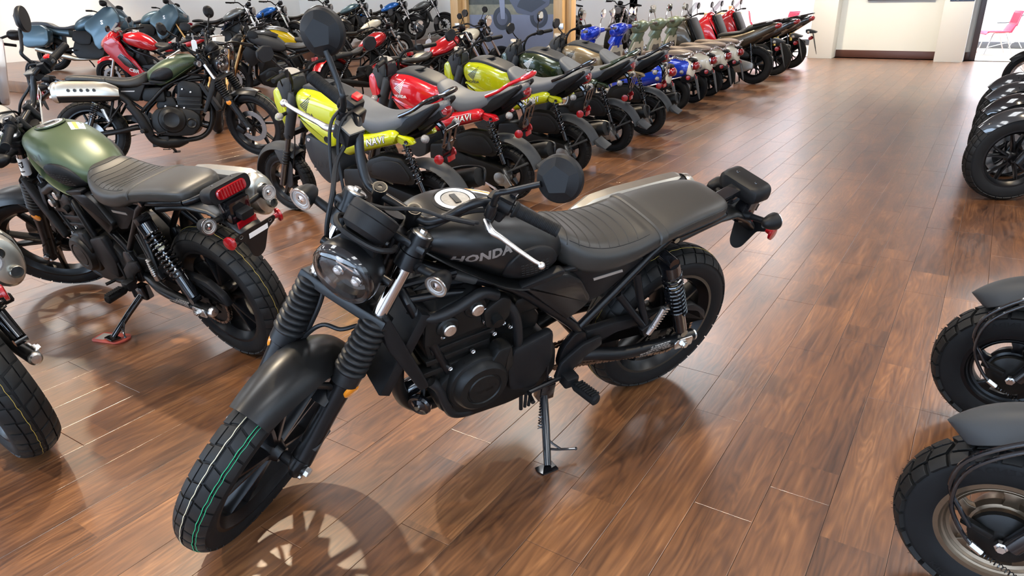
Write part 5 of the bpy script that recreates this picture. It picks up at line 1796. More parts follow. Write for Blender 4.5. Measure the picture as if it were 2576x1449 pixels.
        for (f_, m_, bo) in ((fn, 'black_print', 0.0042), (fn2, 'white_print', 0.0010)):
            one('name_lettering', text_mesh('NAVI', 0.058, lambda u, v: f_(0.245 - sd * u, 0.664 + v + sd * u * 0.24 * sd), bold=bo, spacing=1.10, shear=0.1, fine=0.010, sx=1.1), m_, c)
        one('cover_bolt', lathe([(0, 0.014), (0.008, 0.012), (0.004, 0.006), (0.004, 0)], (0.02, 0.135 * sd, 0.668), (0, sd, 0), 14), 'gloss_black', c)
    # storage box
    sb = one('storage_box', prism([(0.86, 0.665), (0.66, 0.600), (0.62, 0.46), (0.65, 0.345), (0.74, 0.315), (0.80, 0.36), (0.875, 0.47), (0.895, 0.58)], -0.13, 0.145, None, 0.014, 0.03), 'plastic_grey', T)
    one('box_lettering', text_mesh('NAVI', 0.062, lambda u, v: Vector((0.775 - u, 0.1465, 0.455 + v + u * 0.10)), bold=0.002, spacing=1.05, shear=0.1), 'black_print', sb)
    one('box_hinge_line', box((0.745, 0.1455, 0.40), (0.19, 0.002, 0.005), 0, rotm(0, -8, 0)), 'black_print', sb)
    one('box_screw', lathe([(0, 0.014), (0.004, 0.012), (0.004, 0)], (0.84, 0.145, 0.625), (0, 1, 0), 14), 'steel', sb)
    # engine, air box and transmission
    e = MB().add(prism([(0.62, 0.32), (0.60, 0.44), (0.42, 0.46), (0.30, 0.38), (-0.03, 0.30), (-0.05, 0.20), (0.05, 0.15), (0.35, 0.17), (0.56, 0.21)], 0.045, 0.135, None, 0.012, 0.03))
    e.add(prism([(0.58, 0.25), (0.60, 0.40), (0.40, 0.42), (0.36, 0.24)], -0.12, 0.06, None, 0.012, 0.03))
    e.add(tube([(0.50, -0.05, 0.33), (0.66, -0.05, 0.36)], 0.06, 14))
    eo = ob('engine', e, 'engine_black', T)
    one('air_box', prism([(0.40, 0.44), (0.36, 0.53), (0.22, 0.575), (0.08, 0.565), (0.01, 0.50), (-0.02, 0.42), (0.02, 0.385), (0.20, 0.385), (0.38, 0.405)], 0.06, 0.150, None, 0.018, 0.03), 'engine_black', T)
    one('air_box_rim', prism([(0.34, 0.44), (0.31, 0.515), (0.20, 0.545), (0.09, 0.540), (0.04, 0.48), (0.02, 0.43), (0.05, 0.41), (0.20, 0.405)], 0.149, 0.158, None, 0.005, 0.03), 'plastic_black', T)
    ge = MB().add(prism([(0.06, 0.16), (0.10, 0.24), (0.04, 0.31), (-0.04, 0.29), (-0.07, 0.20), (-0.02, 0.15)], 0.05, 0.125, None, 0.010, 0.02)).add(lathe([(0, 0.05), (0.03, 0.045), (0.035, 0.02)], (0, 0.115, 0.225), (0, 1, 0), 16)).add(box((-0.045, 0.125, 0.20), (0.06, 0.03, 0.10), 0.008, rotm(0, 30, 0)))
    ob('gear_case', ge, 'cast_metal', T)
    one('kick_lever', tube([(0.22, 0.14, 0.25), (0.20, 0.165, 0.23), (0.03, 0.175, 0.16), (-0.02, 0.21, 0.15)], 0.010, 8), 'chrome', T)
    # rear fender
    rf = MB().add(fender((0.0, 0.217), 0.305, 25, 128, 0.072, 0.035, 22, 10, 0.005, 2.4)).add(
        prism([(-0.235, 0.27), (-0.29, 0.325), (-0.335, 0.335), (-0.32, 0.31), (-0.265, 0.295)], -0.07, 0.07))
    rfm = MB().add(fender((0.0, 0.217), 0.305, 35, 165, 0.072, 0.035, 26, 10, 0.005, 2.4))
    rfm.add(prism([(-0.278, 0.318), (-0.300, 0.285), (-0.375, 0.262), (-0.378, 0.270), (-0.33, 0.300), (-0.288, 0.335)], -0.068, 0.068, None, 0.003))
    for sd in (1, -1):
        rfm.add(tube([(-0.22, 0.074 * sd, 0.34), (-0.10, 0.088 * sd, 0.285), (0.0, 0.09 * sd, 0.235)], 0.009, 8))
        rfm.add(tube([(-0.18, 0.074 * sd, 0.40), (-0.10, 0.088 * sd, 0.285)], 0.007, 8))
    ob('rear_mudguard', rfm, 'fender_grey', T, angle=45)
    # shock
    for sd in (1,):
        t0, b0 = Vector((0.045, 0.128 * sd, 0.655)), Vector((-0.045, 0.120 * sd, 0.335))
        d = b0 - t0
        s = one('shock_absorber', tube([t0, t0 + d * .55, t0 + d * .56, b0], [0.012, 0.012, 0.018, 0.018], 12), 'gloss_black', T)
        one('shock_spring', helix(t0 + d * 0.06, t0 + d * 0.80, 0.026, 9, 0.0055, 6, 12), 'gloss_black', s)
    # tail
    tl = MB()
    for sd in (1, -1):
        tl.add(prism([(0.16, 0.720), (0.10, 0.670), (-0.06, 0.755), (-0.18, 0.845), (-0.225, 0.885), (-0.215, 0.910), (-0.12, 0.868), (0.06, 0.79), (0.15, 0.765)], 0.055 * sd, 0.118 * sd, None, 0.014, 0.012))
    tl.add(box((-0.12, 0, 0.80), (0.22, 0.14, 0.07), 0.02, rotm(0, 27, 0)))
    to = ob('tail_cowl', tl, 'plastic_black', T)
    one('tail_lettering', text_mesh('HONDA', 0.022, lambda u, v: Vector((-0.228, 0.0 - u, 0.898 + v)), bold=0.0004), 'silver_print', to)
    rl = [(0.05, 0.122, 0.825), (-0.06, 0.128, 0.868), (-0.15, 0.122, 0.918), (-0.225, 0.105, 0.948), (-0.255, 0.060, 0.950)]
    one('grab_rail', tube(rl + [(x, -y, z) for x, y, z in rl[::-1]], 0.0125, 10, 4), rail, T)
    one('tail_light', body([(-0.235, 0.02, 0.820, 0.845), (-0.225, 0.055, 0.795, 0.868), (-0.18, 0.064, 0.780, 0.865), (-0.13, 0.055, 0.775, 0.84), (-0.11, 0.03, 0.785, 0.82)], 12, 20, 2.4, 2.4), 'red_lens', T)
    # plate bracket
    pm_ = MB()
    for (v0, v1) in ((-0.055, -0.040), (0.040, 0.055)):
        pm_.add(prism([(-0.075, v0), (0.075, v0), (0.075, v1), (-0.075, v1)], 0, 0.004, lambda u, v, h: (-0.215 - h - v * 0.35, u, 0.685 + v)))
    for u0 in (-0.070, -0.012, 0.046):
        pm_.add(prism([(u0, -0.05), (u0 + 0.024, -0.05), (u0 + 0.024, 0.05), (u0, 0.05)], 0, 0.004, lambda u, v, h: (-0.215 - h - v * 0.35, u, 0.685 + v)))
    pm_.add(prism([(-0.045, -0.13), (0.045, -0.13), (0.060, -0.055), (-0.060, -0.055)], 0, 0.004, lambda u, v, h: (-0.215 - h - v * 0.35, u, 0.685 + v)))
    pm_.add(tube([(-0.12, 0, 0.78), (-0.18, 0, 0.72), (-0.19, 0, 0.60)], 0.020, 8, 3))
    po = ob('plate_bracket', pm_, 'gloss_black', T)
    one('rear_reflector', box((-0.19, -0.02, 0.535), (0.010, 0.075, 0.032), 0.004), 'red_reflector', po)
    for sd in (1, -1):
        one('side_reflector', lathe([(0, 0.030), (0.010, 0.030), (0.012, 0.026)], (-0.165, 0.075 * sd, 0.555), (-0.4, sd, 0), 20), 'red_reflector', po)
        clear_signal(T, (-0.155, 0.180 * sd, 0.715), sd, (-0.15, 0.07 * sd, 0.705))
    # exhaust on the right
    m = MB().add(tube([(0.55, -0.10, 0.28), (0.40, -0.14, 0.20), (0.22, -0.15, 0.22)], 0.018, 10, 4)).add(tube([(0.24, -0.155, 0.23), (0.20, -0.155, 0.245), (-0.26, -0.165, 0.360), (-0.285, -0.165, 0.366), (-0.29, -0.165, 0.368)], [0.03, 0.062, 0.066, 0.060, 0.02], 20))
    mo = ob('muffler', m, 'engine_black', T)
    one('muffler_guard', tube([(0.18, -0.235, 0.30), (-0.10, -0.242, 0.385), (-0.26, -0.235, 0.40), (-0.30, -0.205, 0.37), (-0.29, -0.19, 0.30)], 0.011, 8, 4), 'satin_black', mo)
    # frame, floor pieces, stand
    f = MB().add(tube([(0.96, 0, 0.86), (0.88, 0, 0.72), (0.70, 0, 0.60), (0.45, 0, 0.60), (0.05, 0, 0.68), (-0.12, 0, 0.78)], 0.035, 12, 4)).add(tube([(0.88, 0, 0.66), (0.70, 0, 0.40), (0.52, 0, 0.36)], 0.022, 10))
    ob('frame', f, 'frame_black', T)
    for sd in (1, -1):
        one('footpeg', tube([(0.56, 0.10 * sd, 0.27), (0.56, 0.26 * sd, 0.275)], [0.012, 0.018], 10), 'rubber', T)
    one('side_stand', tube([(0.50, 0.10, 0.24), (0.45, 0.19, 0.10), (0.44, 0.225, 0.036)], 0.011, 8), 'frame_black', T)
    return T
# ------------------------------------------------------------------ retro step-through scooter
def make_retro(label, front, side, tail, shield='beige_panel'):
    T = thing('scooter', label, 'scooter', None, 'retro scooters in the row')
    cast_wheel(T, 'rear_wheel', (-0.07, 0, 0.207), 0.207, 0.085, 0.130, 0.032, 6, 0.2, 'frame_black', None, hub=(0.05, 0.04), single=True, spoke_w=(0.03, 0.022), n=36)
    cast_wheel(T, 'front_wheel', (1.18, 0, 0.207), 0.207, 0.085, 0.130, 0.032, 6, 0.2, 'cast_metal', None, hub=(0.05, 0.04), single=True, spoke_w=(0.03, 0.022), n=36)
    one('front_mudguard', fender((1.18, 0.207), 0.250, 10, 175, 0.075, 0.06, 20, 10, 0.004, 2.0), front, T, angle=50)
    U = Matrix.Translation((0, 0, 0.065))
    # leg shield: outer colour, inner beige with brown panel
    lk = []
    for z, hw, x in ((0.24, 0.17, 0.80), (0.34, 0.19, 0.86), (0.52, 0.205, 0.885), (0.70, 0.195, 0.865), (0.80, 0.145, 0.835), (0.86, 0.08, 0.82)):
        lk.append([(x + 0.075 * math.cos(PI * i / 12 - PI / 2) - 0.06, hw * math.sin(PI * i / 12 - PI / 2), z) for i in range(13)] +
                  [(x - 0.062 + 0.0 * i, hw * 0.98 * math.sin(PI / 2 - PI * i / 12), z) for i in range(13)])
    one('leg_shield', loft(lk), front, T, angle=50)
    ik = []
    for z, hw, x in ((0.26, 0.165, 0.742), (0.36, 0.185, 0.795), (0.52, 0.200, 0.820), (0.69, 0.190, 0.80), (0.79, 0.135, 0.772)):
        ik.append([(x + 0.006, hw * c, z) for c in (-1, -0.5, 0, 0.5, 1)] + [(x - 0.022 + 0.006 * abs(c), hw * 0.97 * c, z) for c in (1, 0.5, 0, -0.5, -1)])
    one('inner_panel', loft(ik), shield, T, angle=50)
    one('glove_panel', prism([(-0.12, 0.36), (0.12, 0.36), (0.130, 0.54), (0.115, 0.68), (0.06, 0.76), (-0.06, 0.76), (-0.115, 0.68), (-0.130, 0.54)], 0, 0.02, lambda u, v, h: (0.775 - h + (0.02 if v > .4 else -0.01), u, v), 0.006, 0.04), 'brown_panel', T)
    one('shopping_hook', box((0.745, 0.0, 0.63), (0.03, 0.03, 0.05), 0.008), 'gloss_black', T)
    # floor board and belly
    one('floorboard', prism([(0.80, 0.22), (0.80, 0.27), (0.42, 0.27), (0.36, 0.24), (0.40, 0.19), (0.74, 0.18)], -0.17, 0.17, None, 0.012, 0.02), shield, T)
    # rear bodywork
    bk = [(-0.30, 0.030, 0.50, 0.60), (-0.27, 0.085, 0.46, 0.635), (-0.16, 0.135, 0.42, 0.665), (0.0, 0.168, 0.37, 0.69), (0.15, 0.178, 0.32, 0.695), (0.28, 0.172, 0.27, 0.69), (0.37, 0.150, 0.25, 0.68), (0.40, 0.11, 0.27, 0.66)]
    bo = one('body_side', body(bk, 22, 28, 3.0, 2.4), side, T, angle=60)
    tk = [(-0.312, 0.035, 0.46, 0.585), (-0.285, 0.082, 0.40, 0.640), (-0.18, 0.105, 0.50, 0.682), (-0.05, 0.112, 0.60, 0.702)]
    one('tail_cover', body(tk, 14, 22, 2.6, 2.4), tail, T, angle=60)
    for sd in (1, -1):
        one('side_strip', tube([(0.38, 0.150 * sd, 0.33), (0.15, 0.183 * sd, 0.36), (-0.05, 0.170 * sd, 0.40), (-0.20, 0.120 * sd, 0.44)], 0.008, 8, 4), 'chrome', T)
    one('side_lettering', text_mesh('Metropolitan', 0.052, lambda u, v: Vector((0.12 - u, 0.180, 0.41 + v)), shear=0.25), 'white_print', bo)
    one('seat', body([(-0.27, 0.06, 0.675, 0.715), (-0.24, 0.105, 0.670, 0.738), (-0.10, 0.130, 0.675, 0.757), (0.05, 0.135, 0.68, 0.742), (0.12, 0.132, 0.68, 0.728), (0.25, 0.115, 0.68, 0.738), (0.36, 0.085, 0.67, 0.728), (0.40, 0.05, 0.67, 0.70)], 20, 24, 3.5, 3), 'vinyl_brown', T, angle=60)
    one('seat_clasp', box((-0.265, 0, 0.712), (0.012, 0.06, 0.02), 0.004), 'chrome', T)
    rl = [(-0.02, 0.130, 0.70), (-0.16, 0.125, 0.705), (-0.27, 0.10, 0.715), (-0.315, 0.05, 0.718)]
    one('grab_rail', tube(rl + [(x, -y, z) for x, y, z in rl[::-1]], 0.010, 8, 4), 'chrome', T)
    tl = one('tail_light', body([(-0.375, 0.015, 0.555, 0.575), (-0.365, 0.045, 0.53, 0.605), (-0.335, 0.062, 0.515, 0.62), (-0.295, 0.060, 0.52, 0.62)], 10, 20, 2.2, 2.2), 'red_lens', T)
    one('tail_light_bezel', body([(-0.315, 0.072, 0.505, 0.632), (-0.300, 0.076, 0.50, 0.636), (-0.27, 0.06, 0.51, 0.63)], 6, 20, 2.2, 2.2), 'chrome', T)
    one('tail_shade', body([(-0.335, 0.040, 0.615, 0.640), (-0.31, 0.072, 0.605, 0.655), (-0.25, 0.070, 0.62, 0.668)], 8, 16, 2.2, 2.2), 'plastic_black', T)
    # rear mudguard and plate flap
    one('rear_mudguard', prism([(-0.27, 0.48), (-0.17, 0.43), (-0.16, 0.38), (-0.255, 0.36), (-0.33, 0.40)], -0.08, 0.08, None, 0.01, 0.02), 'plastic_black', T)
    fp = one('plate_flap', prism([(-0.045, 0.0), (0.045, 0.0), (0.035, -0.20), (0.015, -0.28), (-0.015, -0.28), (-0.035, -0.20)], 0, 0.006, lambda u, v, h: (-0.335 - h + v * 0.25, u, 0.44 + v), 0.002, 0.01), 'fender_grey', T)
    one('rear_reflector', box((-0.345, 0.0, 0.42), (0.008, 0.035, 0.045), 0.003), 'red_reflector', fp)
    for sd in (1, -1):
        one('side_reflector', lathe([(0, 0.028), (0.010, 0.028), (0.012, 0.024)], (-0.275, 0.10 * sd, 0.43), (-0.6, sd, 0), 20), 'red_reflector', T)
        clear_signal(T, (-0.21, 0.165 * sd, 0.50), sd, (-0.20, 0.10 * sd, 0.50))
        one('rear_shock', tube([(0.03, 0.12 * sd, 0.42), (0.0, 0.12 * sd, 0.24)], 0.020, 10), 'gloss_black', T)
    # engine and exhaust
    e = MB().add(prism([(0.42, 0.20), (0.38, 0.32), (0.10, 0.32), (-0.08, 0.26), (-0.07, 0.17), (0.10, 0.13), (0.36, 0.14)], 0.05, 0.13, None, 0.014, 0.03))
    ob('engine', e, 'cast_metal', T)
    one('muffler', tube([(0.25, -0.13, 0.20), (0.20, -0.135, 0.21), (-0.18, -0.14, 0.27), (-0.20, -0.14, 0.272)], [0.03, 0.055, 0.055, 0.02], 14), 'engine_black', T)
    # handlebar headset
    hs = [(0.64, 0.035, 0.925, 0.965), (0.665, 0.085, 0.88, 0.990), (0.73, 0.120, 0.83, 1.005), (0.80, 0.115, 0.82, 0.995), (0.85, 0.088, 0.835, 0.985), (0.865, 0.06, 0.855, 0.965)]
    one('headset', body(hs, 14, 24, 2.6, 2.6), front, T, U, angle=60)
    one('headlight', lathe([(0, 0.066), (0.012, 0.066), (0.022, 0.055), (0.028, 0.03), (0.030, 0)], (0.845, 0, 0.915), (1, 0, 0.05), 24), 'clear_lens', T, U)
    one('headlight_ring', lathe([(-0.01, 0.070), (0.012, 0.074), (0.018, 0.068), (0.01, 0.062)], (0.845, 0, 0.915), (1, 0, 0.05), 24, closed=True), 'chrome', T, U)
    one('speedometer', lathe([(0, 0.048), (0.008, 0.046), (0.010, 0)], (0.705, 0, 0.985), (-0.5, 0, 0.86), 20), 'gauge_face', T, U)
    one('steering_tube', tube([(0.83, 0, 0.80), (0.76, 0, 0.93)], [0.085, 0.075], 14), front, T)
    for sd in (1, -1):
        one('bar_cover', tube([(0.74, 0.08 * sd, 0.93), (0.715, 0.16 * sd, 0.945), (0.695, 0.215 * sd, 0.95)], [0.045, 0.035, 0.028], 12, 3), front, T, U)
        one('grip', tube([(0.695, 0.215 * sd, 0.95), (0.665, 0.335 * sd, 0.952)], 0.0165, 12), 'brown_panel', T, U)
        one('lever', tube([(0.735, 0.19 * sd, 0.945), (0.745, 0.24 * sd, 0.94), (0.715, 0.34 * sd, 0.93)], 0.006, 8, 3), 'chrome', T, U)
        b = one('mirror', tube([(0.715, 0.165 * sd, 0.965), (0.725, 0.20 * sd, 1.05), (0.720, 0.25 * sd, 1.115)], 0.006, 8, 4), 'chrome', T, U)
        one('mirror_shell', lathe([(-0.008, 0.052), (0.0, 0.054), (0.014, 0.042), (0.022, 0.02), (0.024, 0)], (0.720, 0.255 * sd, 1.135), (0.96, 0, 0.1), 22), 'chrome', b)
        one('mirror_glass', lathe([(-0.009, 0.050), (-0.0095, 0.0)], (0.720, 0.255 * sd, 1.135), (0.96, 0, 0.1), 22), 'mirror_glass', b)
        one('front_signal', ball((0.885, 0.125 * sd, 0.66), 0.042, 14), 'clear_lens', T)
        one('signal_ring', lathe([(-0.01, 0.048), (0.006, 0.050), (0.012, 0.044), (0.0, 0.040)], (0.885, 0.125 * sd, 0.66), (0.8, 0.5 * sd, 0), 20, closed=True), 'chrome', T)
    one('center_stand', tube([(0.12, 0.10, 0.20), (0.10, 0.13, 0.012), (0.10, -0.13, 0.012), (0.12, -0.10, 0.20)], 0.011, 8), 'frame_black', T)
    return T

# ------------------------------------------------------------------ large scooter with pointed tail
def make_maxi(label, paint, dark='plastic_black', gold=True):
    T = thing('maxi_scooter', label, 'scooter', None, 'large scooters at the far end of the row')
    cast_wheel(T, 'rear_wheel', (-0.07, 0, 0.29), 0.29, 0.130, 0.178, 0.048, 5, 0.22, 'frame_black', BLOCKS_ROAD, 20, hub=(0.05, 0.06), n=40)
    cast_wheel(T, 'front_wheel', (1.324, 0, 0.29), 0.29, 0.11, 0.190, 0.042, 5, 0.22, 'frame_black', BLOCKS_ROAD, 20, hub=(0.05, 0.05), n=40)
    one('front_mudguard', fender((1.324, 0.29), 0.325, 20, 160, 0.070, 0.05, 20, 10, 0.004), dark, T, angle=50)
    for sd in (1, -1):
        one('fork_leg', tube([(1.324, 0.085 * sd, 0.29), (1.13, 0.085 * sd, 0.68)], 0.022, 12), 'gloss_black', T)
        one('fairing_side', prism([(1.26, 0.86), (1.30, 0.72), (1.18, 0.58), (1.02, 0.52), (0.84, 0.36), (0.72, 0.30), (0.66, 0.38), (0.80, 0.52), (0.90, 0.66), (0.98, 0.86), (1.06, 0.98)], 0.10 * sd, 0.225 * sd, None, 0.03, 0.03), paint, T)
        one('floor_side', prism([(0.92, 0.30), (0.90, 0.42), (0.40, 0.44), (0.30, 0.34), (0.45, 0.22), (0.84, 0.22)], 0.12 * sd, 0.21 * sd, None, 0.02, 0.03), dark, T)
    one('front_cowl', body([(1.02, 0.12, 0.80, 1.02), (1.10, 0.20, 0.68, 1.06), (1.22, 0.19, 0.64, 0.98), (1.32, 0.12, 0.68, 0.90), (1.37, 0.05, 0.74, 0.84)], 16, 24, 2.4, 2.4), paint, T, angle=40)
    one('inner_shield', prism([(1.04, 1.00), (0.92, 0.70), (0.80, 0.48), (0.72, 0.46), (0.86, 0.80), (0.97, 1.02)], -0.20, 0.20, None, 0.03, 0.03), dark, T)
    one('windscreen', loft([[(1.12 - 0.0 * j, 0.17 * math.sin(a) * (1 - 0.25 * t), 1.02 + 0.24 * t) if False else (1.17 - 0.20 * t - 0.06 * abs(math.sin(a)), 0.17 * math.sin(a) * (1 - 0.3 * t), 1.00 + 0.24 * t) for a in [(-PI / 2 + PI * i / 10) for i in range(11)]] for j, t in enumerate((0, 0.5, 1))], closed=False), 'smoke_glass', T)
    one('tunnel', prism([(0.84, 0.46), (0.80, 0.56), (0.58, 0.62), (0.45, 0.66), (0.40, 0.40), (0.80, 0.30)], -0.12, 0.12, None, 0.03, 0.03), dark, T)
    ts = [(-0.40, 0.020, 0.875, 0.920), (-0.36, 0.075, 0.83, 0.938), (-0.22, 0.130, 0.735, 0.915), (-0.05, 0.165, 0.62, 0.865), (0.15, 0.185, 0.52, 0.80), (0.35, 0.190, 0.46, 0.76), (0.48, 0.160, 0.44, 0.74), (0.54, 0.11, 0.46, 0.70)]
    one('tail_body', body(ts, 24, 26, 3.2, 2.4), paint if not gold else 'paint_gloss_black', T, angle=50)
    one('seat', body([(-0.30, 0.06, 0.905, 0.945), (-0.25, 0.115, 0.895, 0.962), (-0.05, 0.145, 0.84, 0.925), (0.08, 0.155, 0.79, 0.885), (0.14, 0.155, 0.77, 0.825), (0.35, 0.140, 0.74, 0.795), (0.50, 0.10, 0.70, 0.775), (0.55, 0.05, 0.70, 0.75)], 24, 24, 3.4, 3), 'vinyl', T, angle=50)
    rl = [(-0.02, 0.155, 0.895), (-0.20, 0.150, 0.935), (-0.36, 0.115, 0.972), (-0.40, 0.06, 0.978)]
    one('grab_rail', tube(rl + [(x, -y, z) for x, y, z in rl[::-1]], 0.013, 8, 4), 'gloss_black', T)
    one('tail_light', body([(-0.43, 0.02, 0.885, 0.912), (-0.41, 0.070, 0.855, 0.930), (-0.34, 0.088, 0.84, 0.925), (-0.26, 0.09, 0.85, 0.90)], 12, 18, 2.5, 2.5), 'red_lens', T)
    fl = MB().add(prism([(-0.30, 0.70), (-0.36, 0.71), (-0.50, 0.665), (-0.49, 0.64), (-0.36, 0.63), (-0.31, 0.64)], -0.07, 0.07, None, 0.01, 0.02))
    fl.add(prism([(-0.055, 0.0), (0.055, 0.0), (0.045, -0.25), (0.0, -0.40), (-0.045, -0.25)], 0, 0.008, lambda u, v, h: (-0.42 - h + v * 0.42 * -1 if False else -0.42 - h - v * 0.28 * -1 - 0.10 * 0, u, 0.66 + v), 0.002, 0.01))
    f_ = ob('plate_holder', fl, 'fender_grey', T)
    one('rear_reflector', box((-0.435, 0, 0.62), (0.008, 0.04, 0.06), 0.003), 'red_reflector', f_)
    for sd in (1, -1):
        one('side_reflector', lathe([(0, 0.032), (0.01, 0.032), (0.012, 0.028)], (-0.40, 0.085 * sd, 0.55), (-0.6, sd, 0), 20), 'red_reflector', f_)
        clear_signal(T, (-0.37, 0.17 * sd, 0.655), sd, (-0.36, 0.06 * sd, 0.65))
        t0, b0 = Vector((0.0, 0.12 * sd, 0.64)), Vector((-0.05, 0.125 * sd, 0.34))
        d = b0 - t0
        s = one('shock_absorber', tube([t0, b0], 0.014, 10), 'gloss_black', T)
        one('shock_spring', helix(t0 + d * .25, t0 + d * .9, 0.026, 8, 0.005, 6, 12), 'gloss_black', s)
        if gold:
            one('shock_reservoir', tube([t0 + Vector((-0.06, 0.01 * sd, 0.0)), t0 + Vector((-0.075, 0.01 * sd, -0.13))], 0.026, 14), 'gold_metal', s)
        hex_mirror(T, (0.98, 0.22 * sd, 1.06), (1.0, 0.26 * sd, 1.12), (0.99, 0.33 * sd, 1.18), (0.96, 0, 0.1))
        one('grip', tube([(0.95, 0.24 * sd, 1.06), (0.92, 0.37 * sd, 1.06)], 0.017, 10), 'rubber', T)
    one('handlebar', tube([(0.92, 0.37, 1.06), (0.96, 0.20, 1.06), (1.0, 0.05, 1.03), (1.0, -0.05, 1.03), (0.96, -0.20, 1.06), (0.92, -0.37, 1.06)], 0.012, 8, 3), 'frame_black', T)
    e = MB().add(prism([(0.55, 0.24), (0.50, 0.40), (0.15, 0.40), (-0.08, 0.34), (-0.08, 0.24), (0.10, 0.19), (0.45, 0.17)], 0.06, 0.15, None, 0.015, 0.03))
    ob('engine', e, 'cast_metal', T)
    one('air_box', prism([(0.40, 0.41), (0.34, 0.52), (0.08, 0.54), (-0.02, 0.46), (0.0, 0.40)], 0.07, 0.16, None, 0.02, 0.03), 'engine_black', T)
    one('muffler', prism([(0.22, 0.30), (0.20, 0.40), (-0.20, 0.52), (-0.30, 0.50), (-0.29, 0.40), (-0.10, 0.31)], -0.20, -0.09, None, 0.025, 0.03), 'engine_black', T)
    one('center_stand', tube([(0.20, 0.12, 0.22), (0.18, 0.16, 0.012), (0.18, -0.16, 0.012), (0.20, -0.12, 0.22)], 0.012, 8), 'frame_black', T)
    return T

# ------------------------------------------------------------------ fat-tyred naked scooter (only its front stands in the picture)
def make_fat(label, rim):
    T = thing('fat_tyre_scooter', label, 'scooter', None, 'fat tyred scooters on the right')
    RW = 0.240
    def whl(nm, c, w):
        mb = MB().add(rim_shape(c, 0.140, w * 0.36, 48))
        mb.add(lathe([(-0.045, 0.02), (-0.045, 0.06), (-0.02, 0.07), (0.02, 0.07), (0.05, 0.058), (0.052, 0.02)], c, (0, 1, 0), 32))
        for (r0, r1) in ((0.050, 0.078), (0.106, 0.130)):
            mb.add(lathe([(0.008, r0), (0.026, r0 + 0.004), (0.030, (r0 + r1) / 2), (0.026, r1 - 0.004), (0.008, r1), (0.002, (r0 + r1) / 2)], c, (0, 1, 0), 56, closed=True))
        for i in range(5):
            a0 = 2 * PI * i / 5 + 0.35
            out = [(c[0] + r * math.cos(a0 + t), c[2] + r * math.sin(a0 + t)) for r, t in ((0.070, -0.26), (0.070, 0.0), (0.070, 0.26), (0.090, 0.17), (0.112, 0.22), (0.112, 0.0), (0.112, -0.22), (0.090, -0.17))]
            mb.add(prism(out, c[1] + 0.006, c[1] + 0.027, None, 0.003))
        mb.add(lathe([(0.015, 0.128), (w * 0.33, 0.134), (w * 0.38, 0.139), (w * 0.30, 0.124)], c, (0, 1, 0), 48, closed=True))
        o = ob(nm, mb, rim, T)
        car, tr = tyre_mesh(c, RW, w, 0.140, w * 0.36, depth=0.009, n=72, k=0.30, blocks=BLOCKS_KNOB, pitch=13)
        one('tyre', car, 'rubber', o)
        one('tread', tr, 'rubber_tread', o, angle=25)
        sw = bvh_of(car)
        def ring(a0, r):
            def fn(u, v):
                a = a0 - u / r
                rr = r + v
                p = Vector((c[0] + rr * math.cos(a), c[1], c[2] + rr * math.sin(a)))
                h = sw.ray_cast(p + Vector((0, 1, 0)), Vector((0, -1, 0)))
                y = h[0].y if h[0] else c[1] + w / 2
                return Vector((p.x, y + 0.0012, p.z))
            return fn
        for (txt, a, r, sz) in (('KENDA', 78, 0.190, 0.026), ('130/90-10', 115, 0.183, 0.020), ('KENDA', -65, 0.190, 0.026), ('TUBELESS', -140, 0.185, 0.014)):
            fn = ring(R_(a), r)
            one('sidewall_lettering', text_mesh(txt, sz, fn, bold=0.0002, spacing=1.15, sx=1.1), 'rubber', o)
        # rubber whiskers on the tread
        wk = MB()
        rnd = random.Random(5)
        for i in range(90):
            a = 2 * PI * i / 90 + rnd.uniform(-.02, .02)
            y = rnd.choice((-0.03, 0.0, 0.03, 0.045))
            r = RW - 0.004 - 1.2 * abs(y) ** 2 * 4
            p = Vector((c[0] + r * math.cos(a), c[1] + y, c[2] + r * math.sin(a)))
            d = Vector((math.cos(a), 0, math.sin(a)))
            wk.add(tube([p, p + d * rnd.uniform(.007, .012)], 0.0006, 3))
        ob('tread_whiskers', wk, 'rubber', o)
        return o
    whl('rear_wheel', (0, 0, RW), 0.130)
    F = (1.265, 0, RW)
    whl('front_wheel', F, 0.120)
    hub = MB().add(lathe([(0, 0.072), (0.012, 0.070), (0.022, 0.050), (0.024, 0.0)], (F[0], 0.05, F[2]), (0, 1, 0), 32))
    hub.add(box((F[0] + 0.055, 0.080, F[2] + 0.028), (0.07, 0.02, 0.018), 0.005, rotm(0, -20, 0)))
    ob('drum_brake', hub, 'engine_black', T)
    one('axle_nut', lathe([(0, 0.016), (0.012, 0.015), (0.014, 0.010), (0.02, 0.010)], (F[0], 0.085, F[2]), (0, 1, 0), 6), 'steel', T)
    # trailing link front suspension
    for sd in (1, -1):
        one('fork_tube', tube([(F[0] - 0.02, 0.090 * sd, F[2] + 0.01), (1.13, 0.095 * sd, 0.47), (1.02, 0.085 * sd, 0.62)], [0.022, 0.024, 0.024], 16), 'gloss_black', T)
        lk = MB().add(prism([(F[0] - 0.060, F[2] - 0.015), (F[0] - 0.10, F[2] + 0.002), (F[0] - 0.108, F[2] - 0.05), (F[0] - 0.135, F[2] - 0.10), (F[0] - 0.10, F[2] - 0.105), (F[0] - 0.075, F[2] - 0.05)], 0.082 * sd, 0.096 * sd, None, 0.003, 0.01))
        ob('suspension_link', lk, 'cast_metal', T)
        one('link_bolt', lathe([(0, 0.013), (0.008, 0.012), (0.009, 0)], (F[0] - 0.118, 0.096 * sd, F[2] - 0.085), (0, sd, 0), 8), 'aluminium', T)
        one('link_bolt', lathe([(0, 0.013), (0.008, 0.012), (0.009, 0)], (F[0] - 0.085, 0.096 * sd, F[2] - 0.015), (0, sd, 0), 8), 'aluminium', T)
